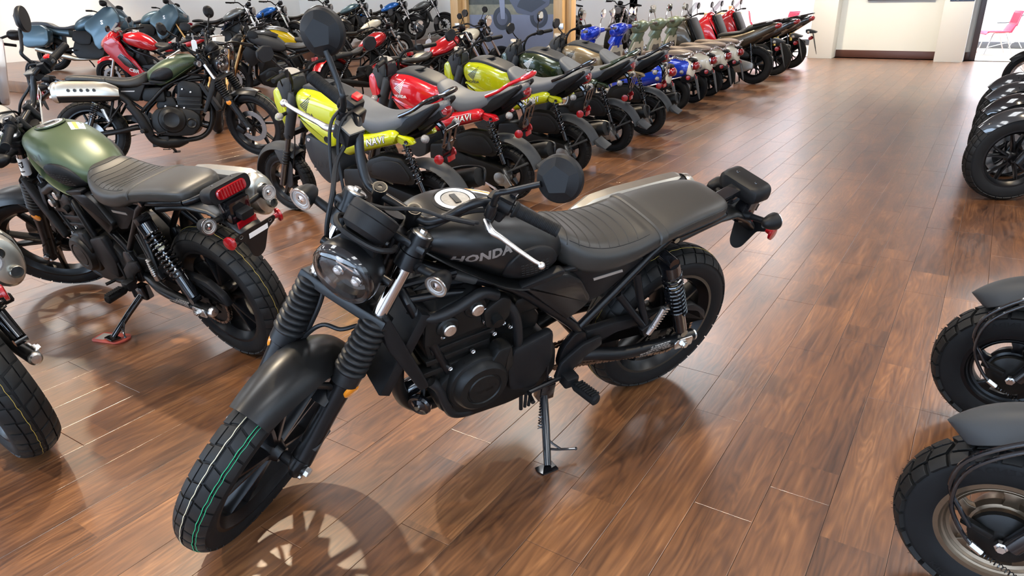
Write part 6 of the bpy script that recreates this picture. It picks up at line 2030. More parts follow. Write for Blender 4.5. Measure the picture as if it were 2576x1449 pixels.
    one('front_mudguard', fender((1.205, 0.280), 0.312, 44, 135, 0.074, 0.055, 34, 14, 0.006, 2.6, lambda t: 0.12 + 0.90 * math.sqrt(max(0.0, 1 - (1 - min(1, t / 0.28)) ** 2))), 'fender_grey', T, angle=50)
    one('brake_cable', tube([(1.06, 0.10, 0.66), (1.16, 0.115, 0.615), (1.28, 0.115, 0.56), (1.375, 0.105, 0.47), (1.395, 0.098, 0.38), (1.36, 0.094, 0.31), (F[0] + 0.07, 0.090, F[2] + 0.032)], 0.0062, 10, 6), 'gloss_black', T)
    one('speedometer_cable', tube([(1.05, 0.105, 0.64), (1.15, 0.120, 0.60), (1.27, 0.118, 0.545), (1.365, 0.108, 0.45), (1.385, 0.104, 0.34), (1.345, 0.100, 0.25), (F[0] + 0.035, 0.097, F[2] - 0.03)], 0.0055, 10, 6), 'gloss_black', T)
    one('brake_spring', helix((F[0] + 0.035, 0.098, F[2] - 0.03), (F[0] - 0.045, 0.098, F[2] - 0.072), 0.006, 10, 0.0013, 5, 8), 'gloss_black', T)
    one('cable_end', tube([(F[0] - 0.045, 0.098, F[2] - 0.072), (F[0] - 0.085, 0.098, F[2] - 0.085)], 0.0025, 6), 'steel', T)
    one('cable_ferrule', tube([(F[0] + 0.062, 0.099, F[2] - 0.012), (F[0] + 0.035, 0.098, F[2] - 0.03)], 0.009, 10), 'aluminium', T)
    # frame, seat and handlebar that stand outside the picture
    fr_ = MB()
    for sd in (1, -1):
        fr_.add(tube([(1.00, 0.05 * sd, 0.80), (0.93, 0.12 * sd, 0.62), (0.84, 0.16 * sd, 0.34), (0.45, 0.16 * sd, 0.30), (0.25, 0.14 * sd, 0.50), (-0.10, 0.12 * sd, 0.66), (-0.20, 0.06 * sd, 0.68)], 0.016, 10, 4))
        fr_.add(tube([(0.45, 0.14 * sd, 0.30), (0.42, 0.13 * sd, 0.62), (-0.10, 0.12 * sd, 0.66)], 0.014, 10, 3))
    ob('frame', fr_, 'frame_black', T)
    one('seat', body([(-0.25, 0.08, 0.68, 0.72), (-0.2, 0.12, 0.67, 0.74), (0.1, 0.13, 0.66, 0.73), (0.35, 0.10, 0.65, 0.72), (0.42, 0.05, 0.66, 0.70)], 14, 20, 3.5, 3), 'vinyl', T)
    one('floorboard', box((0.68, 0, 0.29), (0.42, 0.34, 0.04), 0.015), 'plastic_black', T)
    one('engine', prism([(0.42, 0.24), (0.38, 0.38), (-0.04, 0.32), (-0.05, 0.20), (0.36, 0.18)], 0.07, 0.15, None, 0.02, 0.03), 'engine_black', T)
    one('steering_column', tube([(1.06, 0, 0.60), (0.94, 0, 0.96)], 0.03, 14), 'frame_black', T)
    one('handlebar', tube([(0.82, 0.35, 1.0), (0.93, 0.12, 0.99), (0.93, -0.12, 0.99), (0.82, -0.35, 1.0)], 0.012, 8, 3), 'frame_black', T)
    for sd in (1, -1):
        one('headlight', lathe([(-0.07, 0.03), (-0.03, 0.065), (0, 0.07), (0.012, 0.06), (0.018, 0)], (1.12, 0.085 * sd, 0.78), (1, 0, 0), 20), 'clear_lens', T)
    return T
# ------------------------------------------------------------------ low cruiser with trellis frame
def make_cruiser(label, paint, chrome_fork=True, wire=False):
    T = thing('cruiser_motorcycle', label, 'motorcycle', None, 'cruisers in the back rows')
    fz = lambda z: 1.49 - 0.53 * (z - 0.31)
    if wire:
        wire_wheel(T, 'rear_wheel', (0, 0, 0.315), 0.315, 0.09, 0.225, 0.03)
        wire_wheel(T, 'front_wheel', (1.49, 0, 0.315), 0.315, 0.085, 0.228, 0.028)
    else:
        cast_wheel(T, 'rear_wheel', (0, 0, 0.315), 0.315, 0.150, 0.205, 0.056, 5, 0.24, 'frame_black', None, hub=(0.05, 0.06), n=36)
        cast_wheel(T, 'front_wheel', (1.49, 0, 0.315), 0.315, 0.125, 0.205, 0.046, 5, 0.24, 'frame_black', BLOCKS_ROAD, 17, hub=(0.045, 0.05), n=40, disc=(-0.065, 0.10, 0.145))
    for sd in (1, -1):
        one('fork_tube', tube([(fz(.50), 0.10 * sd, .50), (fz(.98), 0.10 * sd, .98)], 0.021, 12), 'chrome' if chrome_fork else 'gloss_black', T)
        one('fork_leg', tube([(fz(.30), 0.10 * sd, .30), (fz(.52), 0.10 * sd, .52)], 0.029, 12), 'frame_black', T)
        s0, s1 = Vector((0.24, 0.13 * sd, 0.60)), Vector((0.0, 0.14 * sd, 0.35))
        d = s1 - s0
        so = one('shock_absorber', tube([s0, s0 + d * .6, s1], [0.012, 0.012, 0.022], 10), 'gloss_black', T)
        one('shock_spring', helix(s0 + d * .05, s0 + d * .75, 0.028, 8, 0.006, 6, 10), 'gloss_black', so)
        one('grip', tube([(0.93, 0.27 * sd, 1.04), (0.88, 0.39 * sd, 1.03)], 0.017, 10), 'rubber', T)
        one('lever', tube([(0.98, 0.24 * sd, 1.03), (0.97, 0.38 * sd, 1.01)], 0.006, 6), 'satin_black', T)
        hex_mirror(T, (0.99, 0.22 * sd, 1.06), (1.01, 0.26 * sd, 1.13), (0.995, 0.33 * sd, 1.19), (0.95, 0, 0.1), s=0.95)
        clear_signal(T, (1.20, 0.19 * sd, 0.85), sd, (1.18, 0.10 * sd, 0.85))
    one('front_mudguard', fender((1.49, 0.315), 0.352, 38, 150, 0.074, 0.062, 26, 14, 0.004, 2.0, lambda t: 0.62 + 0.40 * math.sin(min(1, t * 2.4 + 0.1) * PI / 2)), 'satin_black', T, angle=60)
    one('rear_mudguard', fender((0.0, 0.315), 0.375, 42, 150, 0.100, 0.05, 22, 10, 0.004), paint, T, angle=50)
    one('lower_fork_yoke', box((fz(.80), 0, .80), (0.05, 0.24, 0.03), 0.008), 'frame_black', T)
    one('upper_fork_yoke', box((fz(.97), 0, .97), (0.06, 0.24, 0.025), 0.008), 'frame_black', T)
    h = one('headlight', lathe([(-0.09, 0.03), (-0.05, 0.075), (0.0, 0.085), (0.006, 0.080)], (1.27, 0, 0.90), (1, 0, -0.05), 24), 'satin_black', T)
    one('headlight_glass', lathe([(0.0, 0.080), (0.018, 0.06), (0.024, 0)], (1.27, 0, 0.90), (1, 0, -0.05), 24), 'clear_lens', h)
    g = one('speedometer', lathe([(-0.05, 0.04), (-0.03, 0.055), (0.01, 0.058), (0.012, 0.052)], (1.16, 0, 1.05), (-0.5, 0, 0.86), 20), 'satin_black', T)
    one('speedometer_glass', lathe([(0.010, 0.053), (0.012, 0)], (1.16, 0, 1.05), (-0.5, 0, 0.86), 20), 'gauge_face', g)
    hb = [(1.08, 0.0, 1.0), (1.07, 0.08, 1.0), (1.03, 0.16, 1.05), (0.97, 0.22, 1.05), (0.88, 0.39, 1.03)]
    one('handlebar', tube(hb[::-1] + [(x, -y, z) for x, y, z in hb[1:]], 0.0125, 10, 4), 'satin_black', T)
    tk = body([(0.56, 0.05, 0.73, 0.77, 0.745), (0.60, 0.10, 0.705, 0.815, 0.75), (0.72, 0.150, 0.705, 0.895, 0.775), (0.86, 0.155, 0.745, 0.955, 0.82), (0.98, 0.125, 0.805, 0.965, 0.865), (1.05, 0.075, 0.85, 0.945, 0.89), (1.07, 0.04, 0.875, 0.92, 0.895)], 22, 26, 2.0, 2.6)
    t = one('fuel_tank', tk, paint, T, angle=60)
    one('fuel_cap', lathe([(0, 0.04), (0.006, 0.038), (0.008, 0)], (0.90, 0, 0.962), (-0.1, 0, 1), 20), 'aluminium', t)
    one('seat', body([(0.10, 0.07, 0.66, 0.70), (0.14, 0.12, 0.65, 0.725), (0.28, 0.150, 0.645, 0.715), (0.44, 0.145, 0.66, 0.725), (0.56, 0.09, 0.70, 0.775), (0.60, 0.05, 0.72, 0.78)], 16, 22, 3.4, 3), 'vinyl', T, angle=60)
    one('pillion_pad', body([(-0.18, 0.05, 0.70, 0.72), (-0.14, 0.09, 0.695, 0.745), (0.0, 0.10, 0.70, 0.755), (0.08, 0.09, 0.69, 0.74), (0.11, 0.05, 0.69, 0.72)], 12, 20, 3.4, 3), 'vinyl', T, angle=60)
    F = MB()
    for sd in (1, -1):
        y = 0.10 * sd
        F.add(tube([(1.12, 0.04 * sd, 0.90), (0.86, y * 1.3, 0.745), (0.60, y * 1.2, 0.69), (0.40, y * 1.2, 0.60), (0.05, y * 1.1, 0.66)], 0.016, 10, 3))
        F.add(tube([(1.14, 0.04 * sd, 0.80), (0.95, y * 1.2, 0.66), (0.72, y * 1.2, 0.56), (0.50, y, 0.42)], 0.015, 10, 3))
        for (a, b) in (((1.03, .83), (0.99, .69)), ((0.99, .69), (0.86, .745)), ((0.86, .745), (0.82, .60)), ((0.82, .60), (0.66, .70)), ((0.66, .70), (0.60, .50))):
            F.add(tube([(a[0], y * 1.2, a[1]), (b[0], y * 1.2, b[1])], 0.011, 8))
        F.add(tube([(0.45, 0.115 * sd, 0.36), (0.02, 0.13 * sd, 0.315)], 0.024, 10))
    F.add(tube([(1.16, 0, 0.78), (1.07, 0, 0.95)], 0.032, 12))
    ob('frame', F, 'frame_black', T)
    e = MB().add(prism([(0.95, 0.28), (0.97, 0.42), (0.80, 0.50), (0.55, 0.50), (0.48, 0.36), (0.55, 0.24), (0.85, 0.22)], -0.14, 0.14, None, 0.02, 0.03)).add(
        prism([(0.95, 0.42), (1.0, 0.62), (0.95, 0.70), (0.80, 0.70), (0.76, 0.48)], -0.11, 0.11, None, 0.015, 0.02)).add(lathe([(0, 0.10), (0.03, 0.095), (0.04, 0.07), (0.04, 0)], (0.80, 0.13, 0.38), (0, 1, 0), 24)).add(lathe([(0, 0.11), (0.03, 0.105), (0.04, 0.07), (0.04, 0)], (0.70, -0.13, 0.38), (0, -1, 0), 24))
    ob('engine', e, 'engine_black', T)
    one('radiator', box((1.06, 0, 0.55), (0.04, 0.24, 0.28), 0.008, rotm(0, -22, 0)), 'plastic_black', T)
    one('muffler', tube([(1.03, -0.05, 0.55), (1.06, -0.07, 0.40), (0.95, -0.10, 0.22), (0.60, -0.13, 0.20), (0.40, -0.16, 0.23), (0.0, -0.19, 0.30), (-0.20, -0.20, 0.34)], [0.022, 0.022, 0.022, 0.024, 0.045, 0.05, 0.05], 12, 4), 'engine_black', T)
    one('tail_light', box((-0.26, 0, 0.66), (0.05, 0.12, 0.05), 0.015), 'red_lens', T)
    one('side_stand', tube([(0.55, 0.10, 0.24), (0.62, 0.20, 0.12), (0.63, 0.255, 0.055)], 0.012, 8), 'frame_black', T)
    return T

# ------------------------------------------------------------------ sporty road bike, naked or with fairing
def make_sport(label, paint, fairing=False, accent=None, seat_c='vinyl'):
    T = thing('sport_motorcycle', label, 'motorcycle', None, 'road bikes in the back rows')
    fz = lambda z: 1.40 - 0.45 * (z - 0.30)
    cast_wheel(T, 'rear_wheel', (0, 0, 0.31), 0.31, 0.150, 0.216, 0.056, 5, 0.24, 'frame_black', None, hub=(0.05, 0.06), n=36)
    cast_wheel(T, 'front_wheel', (1.40, 0, 0.30), 0.30, 0.118, 0.216, 0.044, 5, 0.24, 'frame_black', None, hub=(0.045, 0.05), n=36, disc=(0.065, 0.10, 0.145))
    for sd in (1, -1):
        one('fork_tube', tube([(fz(.30), 0.10 * sd, .30), (fz(.94), 0.10 * sd, .94)], [0.028, 0.024], 12), 'fork_gold' if not fairing else 'steel', T)
        one('grip', tube([(0.92, 0.26 * sd, 1.02), (0.86, 0.38 * sd, 1.01)], 0.017, 10), 'rubber', T)
        one('lever', tube([(0.97, 0.23 * sd, 1.01), (0.96, 0.37 * sd, 1.0)], 0.006, 6), 'satin_black', T)
        hex_mirror(T, (1.02, 0.22 * sd, 1.04), (1.06, 0.29 * sd, 1.10), (1.05, 0.37 * sd, 1.14), (0.95, 0, 0.1))
    hb = [(1.06, 0.0, 0.99), (1.05, 0.06, 1.0), (1.00, 0.15, 1.03), (0.86, 0.38, 1.01)]
    one('handlebar', tube(hb[::-1] + [(x, -y, z) for x, y, z in hb[1:]], 0.0125, 10, 4), 'satin_black', T)
    one('front_mudguard', fender((1.40, 0.30), 0.330, 50, 150, 0.070, 0.05, 18, 8, 0.004), paint if fairing else 'satin_black', T, angle=50)
    tk = body([(0.50, 0.06, 0.74, 0.79), (0.55, 0.11, 0.715, 0.85), (0.66, 0.150, 0.72, 0.945), (0.80, 0.165, 0.76, 1.005), (0.94, 0.150, 0.82, 1.01), (1.02, 0.10, 0.87, 0.98), (1.05, 0.05, 0.90, 0.95)], 20, 26, 2.4, 3.0)
    t = one('fuel_tank', tk, paint, T, angle=45)
    one('fuel_cap', lathe([(0, 0.045), (0.006, 0.043), (0.008, 0)], (0.84, 0, 1.008), (0, 0, 1), 20), 'aluminium', t)
    if accent:
        one('tank_panel', body([(0.62, 0.09, 0.93, 0.945), (0.70, 0.115, 0.95, 0.982), (0.84, 0.12, 0.98, 1.014), (0.98, 0.10, 0.96, 1.010), (1.02, 0.06, 0.95, 0.985)], 12, 20, 3, 3), accent, t)
    one('seat', body([(0.02, 0.08, 0.80, 0.83), (0.06, 0.12, 0.785, 0.845), (0.20, 0.145, 0.77, 0.815), (0.36, 0.140, 0.75, 0.805), (0.50, 0.09, 0.76, 0.825), (0.54, 0.05, 0.77, 0.82)], 16, 22, 3.4, 3), seat_c, T, angle=60)
    one('pillion_seat', body([(-0.24, 0.05, 0.895, 0.915), (-0.20, 0.09, 0.875, 0.93), (-0.05, 0.11, 0.84, 0.91), (0.06, 0.10, 0.81, 0.875)], 12, 20, 3, 3), seat_c, T, angle=60)
    one('tail_cowl', body([(-0.34, 0.02, 0.86, 0.89), (-0.28, 0.075, 0.825, 0.90), (-0.10, 0.115, 0.765, 0.875), (0.10, 0.135, 0.72, 0.82), (0.28, 0.13, 0.68, 0.79), (0.38, 0.08, 0.68, 0.76)], 16, 22, 3, 2.4), paint if not accent else 'plastic_black', T, angle=45)
    one('tail_light', box((-0.34, 0, 0.865), (0.03, 0.10, 0.03), 0.01), 'red_lens', T)
    one('plate_holder', prism([(-0.26, 0.82), (-0.34, 0.80), (-0.44, 0.60), (-0.42, 0.58), (-0.30, 0.76)], -0.05, 0.05, None, 0.006), 'plastic_black', T)
    F = MB()
    for sd in (1, -1):
        F.add(tube([(1.08, 0.05 * sd, 0.90), (0.85, 0.13 * sd, 0.74), (0.55, 0.13 * sd, 0.60), (0.44, 0.11 * sd, 0.40)], 0.024, 10, 3))
        F.add(tube([(0.50, 0.12 * sd, 0.62), (-0.20, 0.08 * sd, 0.82)], 0.014, 8))
        F.add(tube([(0.45, 0.11 * sd, 0.38), (0.0, 0.125 * sd, 0.31)], 0.028, 10))
    F.add(tube([(1.13, 0, 0.78), (1.06, 0, 0.95)], 0.034, 12))
    ob('frame', F, 'frame_black', T)
    e = MB().add(prism([(0.93, 0.24), (0.98, 0.40), (0.80, 0.50), (0.50, 0.52), (0.44, 0.34), (0.52, 0.20), (0.82, 0.18)], -0.15, 0.15, None, 0.02, 0.03)).add(
        prism([(0.95, 0.40), (0.99, 0.62), (0.93, 0.72), (0.76, 0.72), (0.70, 0.48)], -0.12, 0.12, None, 0.015, 0.02)).add(lathe([(0, 0.10), (0.03, 0.095), (0.04, 0.07), (0.04, 0)], (0.78, 0.14, 0.36), (0, 1, 0), 24))
    ob('engine', e, 'engine_black', T)
    one('radiator', box((1.08, 0, 0.55), (0.04, 0.26, 0.32), 0.008, rotm(0, -18, 0)), 'plastic_black', T)
    one('muffler', tube([(1.02, -0.05, 0.5), (1.04, -0.06, 0.3), (0.9, -0.08, 0.17), (0.5, -0.12, 0.17), (0.32, -0.16, 0.22), (0.1, -0.18, 0.34), (-0.18, -0.19, 0.46)], [0.022, 0.022, 0.022, 0.03, 0.05, 0.052, 0.05], 12, 4), 'engine_black', T)
    for sd in (1, -1):
        one('footpeg', tube([(0.42, 0.13 * sd, 0.38), (0.42, 0.25 * sd, 0.38)], 0.014, 8), 'aluminium', T)
        one('radiator_cowl', prism([(1.08, 0.84), (1.00, 0.78), (0.86, 0.70), (0.92, 0.60), (1.05, 0.52), (1.14, 0.62), (1.16, 0.74)], 0.13 * sd, 0.165 * sd, None, 0.012, 0.02), (accent or paint) if not fairing else 'plastic_black', T)
    if fairing:
        for sd in (1, -1):
            f = one('fairing_panel', prism([(1.30, 0.90), (1.34, 0.78), (1.22, 0.60), (1.12, 0.46), (0.95, 0.28), (0.70, 0.22), (0.62, 0.30), (0.78, 0.42), (0.86, 0.58), (0.96, 0.70), (1.02, 0.86), (1.14, 0.98)], 0.155 * sd, 0.205 * sd, None, 0.018, 0.03), paint, T)
            one('fairing_dark_panel', prism([(1.14, 0.66), (1.05, 0.52), (0.88, 0.40), (0.84, 0.46), (0.96, 0.62), (1.06, 0.72)], 0.204 * sd, 0.210 * sd, None, 0.003, 0.015), 'gloss_black', f)
            one('fairing_lettering', text_mesh('CBR', 0.085, lambda u, v: Vector((0.93 - sd * u, 0.2125 * sd, 0.43 + v + sd * u * -0.30)), bold=0.002, shear=0.4), 'white_print', f)
        one('front_cowl', body([(1.08, 0.13, 0.86, 1.02), (1.16, 0.20, 0.76, 1.06), (1.30, 0.17, 0.74, 0.98), (1.40, 0.10, 0.76, 0.90), (1.45, 0.04, 0.78, 0.84)], 14, 22, 2.4, 2.4), paint, T, angle=40)
        one('windscreen', loft([[(1.30 - 0.20 * t - 0.09 * abs(math.sin(a)), 0.15 * math.sin(a) * (1 - 0.2 * t), 0.98 + 0.19 * t) for a in [(-PI / 2 + PI * i / 10) for i in range(11)]] for t in (0, 0.5, 1)], closed=False), 'smoke_glass', T)
        one('speedometer', box((1.12, 0, 1.04), (0.05, 0.16, 0.08), 0.015, rotm(0, -35, 0)), 'gauge_face', T)
    else:
        h = one('headlight', body([(1.14, 0.07, 0.84, 0.98), (1.20, 0.10, 0.80, 0.99), (1.27, 0.09, 0.81, 0.95), (1.31, 0.05, 0.83, 0.91)], 10, 20, 2.4, 2.4), 'plastic_black', T)
        one('headlight_glass', body([(1.27, 0.075, 0.82, 0.93), (1.315, 0.055, 0.83, 0.915), (1.33, 0.03, 0.85, 0.90)], 6, 18, 2.4, 2.4), 'clear_lens', h)
        one('speedometer', box((1.13, 0, 1.05), (0.03, 0.14, 0.08), 0.01, rotm(0, -35, 0)), 'gauge_face', T)
    one('side_stand', tube([(0.50, 0.11, 0.24), (0.55, 0.21, 0.12), (0.56, 0.255, 0.055)], 0.012, 8), 'frame_black', T)
    return T

# ------------------------------------------------------------------ big faired tourer
def make_tourer(label, paint, seat_c='vinyl_grey', dark='plastic_black'):
    T = thing('touring_motorcycle', label, 'motorcycle', None, 'touring motorcycles by the far wall')
    cast_wheel(T, 'rear_wheel', (0, 0, 0.32), 0.32, 0.180, 0.220, 0.070, 5, 0.24, 'frame_black', None, hub=(0.05, 0.06), n=36)
    cast_wheel(T, 'front_wheel', (1.53, 0, 0.31), 0.31, 0.120, 0.222, 0.046, 5, 0.24, 'frame_black', None, hub=(0.045, 0.05), n=36, disc=(0.065, 0.10, 0.155))
    for sd in (1, -1):
        one('fork_leg', tube([(1.53, 0.105 * sd, 0.31), (1.22, 0.105 * sd, 0.90)], 0.027, 12), 'fork_gold', T)
        one('fairing_side', prism([(1.44, 1.02), (1.46, 0.86), (1.30, 0.66), (1.14, 0.44), (0.98, 0.34), (0.90, 0.44), (0.88, 0.62), (0.76, 0.74), (0.78, 0.86), (1.0, 1.02), (1.2, 1.16), (1.36, 1.16)], 0.16 * sd, 0.27 * sd, None, 0.035, 0.04), paint, T)
        b = one('fairing_badge', text_mesh('S', 0.11, lambda u, v: Vector((1.12 - sd * u, 0.2745 * sd, 0.86 + v)), bold=0.003), 'aluminium', T)
        one('pannier', prism([(-0.42, 0.50), (-0.45, 0.72), (-0.36, 0.84), (0.02, 0.84), (0.14, 0.74), (0.12, 0.52), (0.02, 0.44), (-0.30, 0.42)], 0.16 * sd, 0.40 * sd, None, 0.04, 0.04), paint, T)
        one('mirror', tube([(1.26, 0.20 * sd, 1.13), (1.27, 0.32 * sd, 1.19)], 0.014, 8), dark, T)
        one('mirror_shell', body([(1.20, 0.05, 1.16, 1.25), (1.24, 0.085, 1.14, 1.26), (1.30, 0.06, 1.16, 1.24), (1.32, 0.02, 1.18, 1.22)], 8, 16, 2.4, 2.4, lambda x, y, z: (x, y + 0.39 * sd, z)), dark, T)
        one('grip', tube([(0.98, 0.28 * sd, 1.08), (0.92, 0.40 * sd, 1.07)], 0.018, 10), 'rubber', T)
        one('footpeg', tube([(0.48, 0.14 * sd, 0.36), (0.48, 0.27 * sd, 0.36)], 0.015, 8), 'aluminium', T)
        one('knee_panel', prism([(0.86, 0.62), (0.80, 0.72), (0.52, 0.74), (0.46, 0.56), (0.60, 0.46), (0.80, 0.46)], 0.13 * sd, 0.20 * sd, None, 0.02, 0.03), dark, T)
    one('handlebar', tube([(0.92, 0.40, 1.07), (1.0, 0.22, 1.08), (1.08, 0.06, 1.03), (1.08, -0.06, 1.03), (1.0, -0.22, 1.08), (0.92, -0.40, 1.07)], 0.0125, 8, 3), 'satin_black', T)
    one('front_mudguard', fender((1.53, 0.31), 0.345, 40, 155, 0.075, 0.05, 18, 8, 0.004), paint, T, angle=50)
    one('front_cowl', body([(1.16, 0.16, 0.86, 1.12), (1.26, 0.24, 0.74, 1.18), (1.42, 0.21, 0.72, 1.10), (1.54, 0.13, 0.74, 0.98), (1.60, 0.05, 0.78, 0.90)], 16, 24, 2.4, 2.2), paint, T, angle=40)
    for sd in (1, -1):
        one('headlight', body([(1.46, 0.05, 0.86, 0.98), (1.53, 0.055, 0.85, 0.965), (1.585, 0.03, 0.86, 0.93)], 8, 16, 2.2, 2.2, lambda x, y, z: (x - 0.04 * 0, y + 0.085 * sd, z)), 'clear_lens', T)
    one('windscreen', loft([[(1.40 - 0.30 * t - 0.12 * abs(math.sin(a)), 0.21 * math.sin(a) * (1 - 0.15 * t), 1.10 + 0.34 * t) for a in [(-PI / 2 + PI * i / 12) for i in range(13)]] for t in (0, 0.33, 0.66, 1)], closed=False), 'smoke_glass', T)
    one('fuel_tank', body([(0.50, 0.08, 0.76, 0.82), (0.56, 0.14, 0.72, 0.92), (0.74, 0.19, 0.74, 1.02), (0.92, 0.19, 0.82, 1.05), (1.04, 0.14, 0.88, 1.02), (1.08, 0.07, 0.92, 0.98)], 18, 24, 2.4, 3), paint, T, angle=45)
    one('seat', body([(-0.34, 0.07, 0.86, 0.90), (-0.28, 0.13, 0.84, 0.93), (-0.10, 0.155, 0.82, 0.93), (0.08, 0.16, 0.80, 0.90), (0.14, 0.165, 0.78, 0.845), (0.36, 0.155, 0.76, 0.82), (0.52, 0.10, 0.78, 0.86), (0.56, 0.06, 0.79, 0.85)], 22, 22, 3.4, 3), seat_c, T, angle=60)
    one('tail_cowl', body([(-0.46, 0.03, 0.80, 0.85), (-0.40, 0.11, 0.76, 0.88), (-0.15, 0.15, 0.72, 0.86), (0.15, 0.15, 0.66, 0.82), (0.40, 0.12, 0.62, 0.78)], 14, 22, 3, 2.4), paint, T, angle=45)
    one('tail_light', box((-0.465, 0, 0.83), (0.03, 0.16, 0.045), 0.012), 'red_lens', T)
    e = MB().add(prism([(1.02, 0.24), (1.06, 0.42), (0.84, 0.52), (0.50, 0.54), (0.42, 0.34), (0.52, 0.20), (0.90, 0.18)], -0.18, 0.18, None, 0.02, 0.03)).add(
        prism([(1.02, 0.40), (1.06, 0.62), (0.98, 0.74), (0.78, 0.74), (0.70, 0.48)], -0.15, 0.15, None, 0.015, 0.02))
    for sd in (1, -1):
        e.add(tube([(0.48, 0.12 * sd, 0.40), (0.0, 0.15 * sd, 0.32)], 0.035, 10))
    ob('engine', e, 'engine_black', T)
    one('muffler', tube([(0.9, -0.10, 0.2), (0.5, -0.14, 0.2), (0.32, -0.18, 0.25), (-0.22, -0.22, 0.42)], [0.03, 0.04, 0.06, 0.058], 12, 3), 'champagne_metal', T)
    one('side_stand', tube([(0.55, 0.13, 0.24), (0.60, 0.24, 0.12), (0.61, 0.285, 0.060)], 0.013, 8), 'frame_black', T)
    return T
# ------------------------------------------------------------------ things placed in the showroom
def bm(x, y, yaw, lean, R=0.321, w=0.15, z=0.0):
    l = R_(lean)
    low = min(-(w / 2) * math.sin(t) * math.sin(l) + (R - (R - w * 0.4 * (1 - math.cos(t)))) * math.cos(l) for t in [R_(a) for a in range(-90, 91, 2)])
    return Matrix.Translation((x, y, z - low + 0.001)) @ Matrix.Rotation(R_(yaw), 4, 'Z') @ Matrix.Rotation(-l, 4, 'X')

MAIN = make_scrambler('matte black scrambler motorcycle alone in the middle of the wooden floor', st=39.22)
MAIN.matrix_basis = (Matrix.Translation((-0.99212, 2.41468, 0.003)) @ Matrix.Rotation(R_(-116.29), 4, 'Z') @ Matrix.Rotation(R_(-15.47), 4, 'X') @ Matrix.Rotation(R_(0.363), 4, 'Y'))
MAIN['group'] = 'scrambler motorcycles'
GREEN = {'matte_black': 'paint_green', 'tank_letter': 'dark_print'}
def gswap(root):
    """tank and seam green, mudguards stay black"""
    return root
g1 = dup(MAIN, bm(-2.587, 1.773, 179, 12.6), 'matte green scrambler motorcycle with its tail towards the camera and stand on a red pad', 'scrambler motorcycles', GREEN)
g2 = dup(MAIN, bm(-7.01, 3.49, 48, 6), 'matte green scrambler motorcycle seen from its right with silver muffler shield', 'scrambler motorcycles', GREEN, steer=steer_m(-36))
g3 = dup(MAIN, bm(-2.668, 0.852, 176, 12.8), 'black scrambler motorcycle at the lower left edge, only its rear wheel and muffler end showing', 'scrambler motorcycles')
for g in (g1, g2):
    for c in g.children:
        if c.name.split('.')[0] in ('front_mudguard', 'rear_mudguard', 'side_cover'):
            c.data = [d for d in MAIN.children if d.name.split('.')[0] == c.name.split('.')[0]][0].data

SG = steer_m(39.22)
fl_a, fl_b = Vector((fx(0.905), 0.102, 0.905)), Vector((fx(0.815), 0.102, 0.815))
lb = link('fork_label', mesh_of('fork_label', MB().add(tube([fl_a, fl_b], 0.0217, 20, caps=False)), 'paper'), g1, SG)
fd = (fl_b - fl_a).normalized()
fu = Vector((0.35, 0.94, 0.0))
fu = (fu - fd * fu.dot(fd)).normalized()
fv = fd.cross(fu)
fm_ = (fl_a + fl_b) / 2
def fork_text(u, v):
    a = v / 0.0222
    return fm_ + fd * u + (fu * math.cos(a) + fv * math.sin(a)) * 0.0224
one('fork_label_print', text_mesh('25 7', 0.042, fork_text, bold=0.0012, fine=0.006), 'black_print', lb)
NAVI_W = (0.217, 0.094)
n1 = make_navi('lime yellow mini motorcycle at the near end of its row, beside the green scrambler tail', 'paint_lime', 'rail_paint')
n1.matrix_basis = bm(-2.92, 3.52, 183, 8, *NAVI_W)
dup(n1, bm(-2.93, 4.45, 183, 8, *NAVI_W), 'red mini motorcycle with a red grab rail, second in the near row', None, {'paint_lime': 'paint_red', 'rail_paint': 'paint_red', 'mark_black': 'mark_white'})
dup(n1, bm(-2.95, 5.42, 183, 8, *NAVI_W), 'lime yellow mini motorcycle between the red one and the dark green one')
dup(n1, bm(-3.00, 6.40, 183, 8, *NAVI_W), 'dark green mini motorcycle next to the tan one', None, {'paint_lime': 'paint_dark_green', 'mark_black': 'mark_white', 'rail_paint': 'paint_dark_green'})
dup(n1, bm(-3.05, 7.35, 183, 8, *NAVI_W), 'tan mini motorcycle next to the first blue retro scooter', None, {'paint_lime': 'paint_tan'})

MW = (0.207, 0.085)
r1 = make_retro('blue retro scooter with cream tail, nearest of the retro scooters', 'paint_blue', 'paint_blue', 'paint_cream')
r1.matrix_basis = bm(-3.46, 8.25, 179, 0, *MW)
dup(r1, bm(-3.45, 9.02, 178, 0, *MW), 'blue retro scooter with cream tail, second of the retro scooters')
r3 = make_retro('sage green and cream retro scooter, next after the two blue ones', 'paint_sage', 'paint_cream', 'paint_cream')
r3.matrix_basis = bm(-3.47, 9.76, 178, 0, *MW)
dup(r3, bm(-3.49, 10.46, 178, 0, *MW), 'sage green and cream retro scooter, middle of the three green ones')
dup(r3, bm(-3.52, 11.16, 177, 0, *MW), 'sage green and cream retro scooter, farthest of the retro scooters')
XW = (0.29, 0.13)
m1 = make_maxi('bronze brown large scooter with pointed tail beside the last retro scooter', 'paint_bronze', gold=False)
m1.matrix_basis = bm(-3.30, 12.1, 183, 0, *XW)
m2 = make_maxi('red large scooter with black tail and gold shocks, second from the white pillar', 'paint_red')
m2.matrix_basis = bm(-3.32, 13.4, 183, 0, *XW)
dup(m2, bm(-3.34, 14.65, 183, 0, *XW), 'red large scooter with black tail and gold shocks, nearest the white pillar')
ch = MB()
pts = spline([p for k, (x, y) in enumerate(((-3.125, 8.25), (-3.115, 9.02), (-3.135, 9.76), (-3.155, 10.46), (-3.185, 11.16))) for p in ([(x, y, 0.735)] + ([(x - 0.005, y + 0.36, 0.68)] if k < 4 else []))], 12)
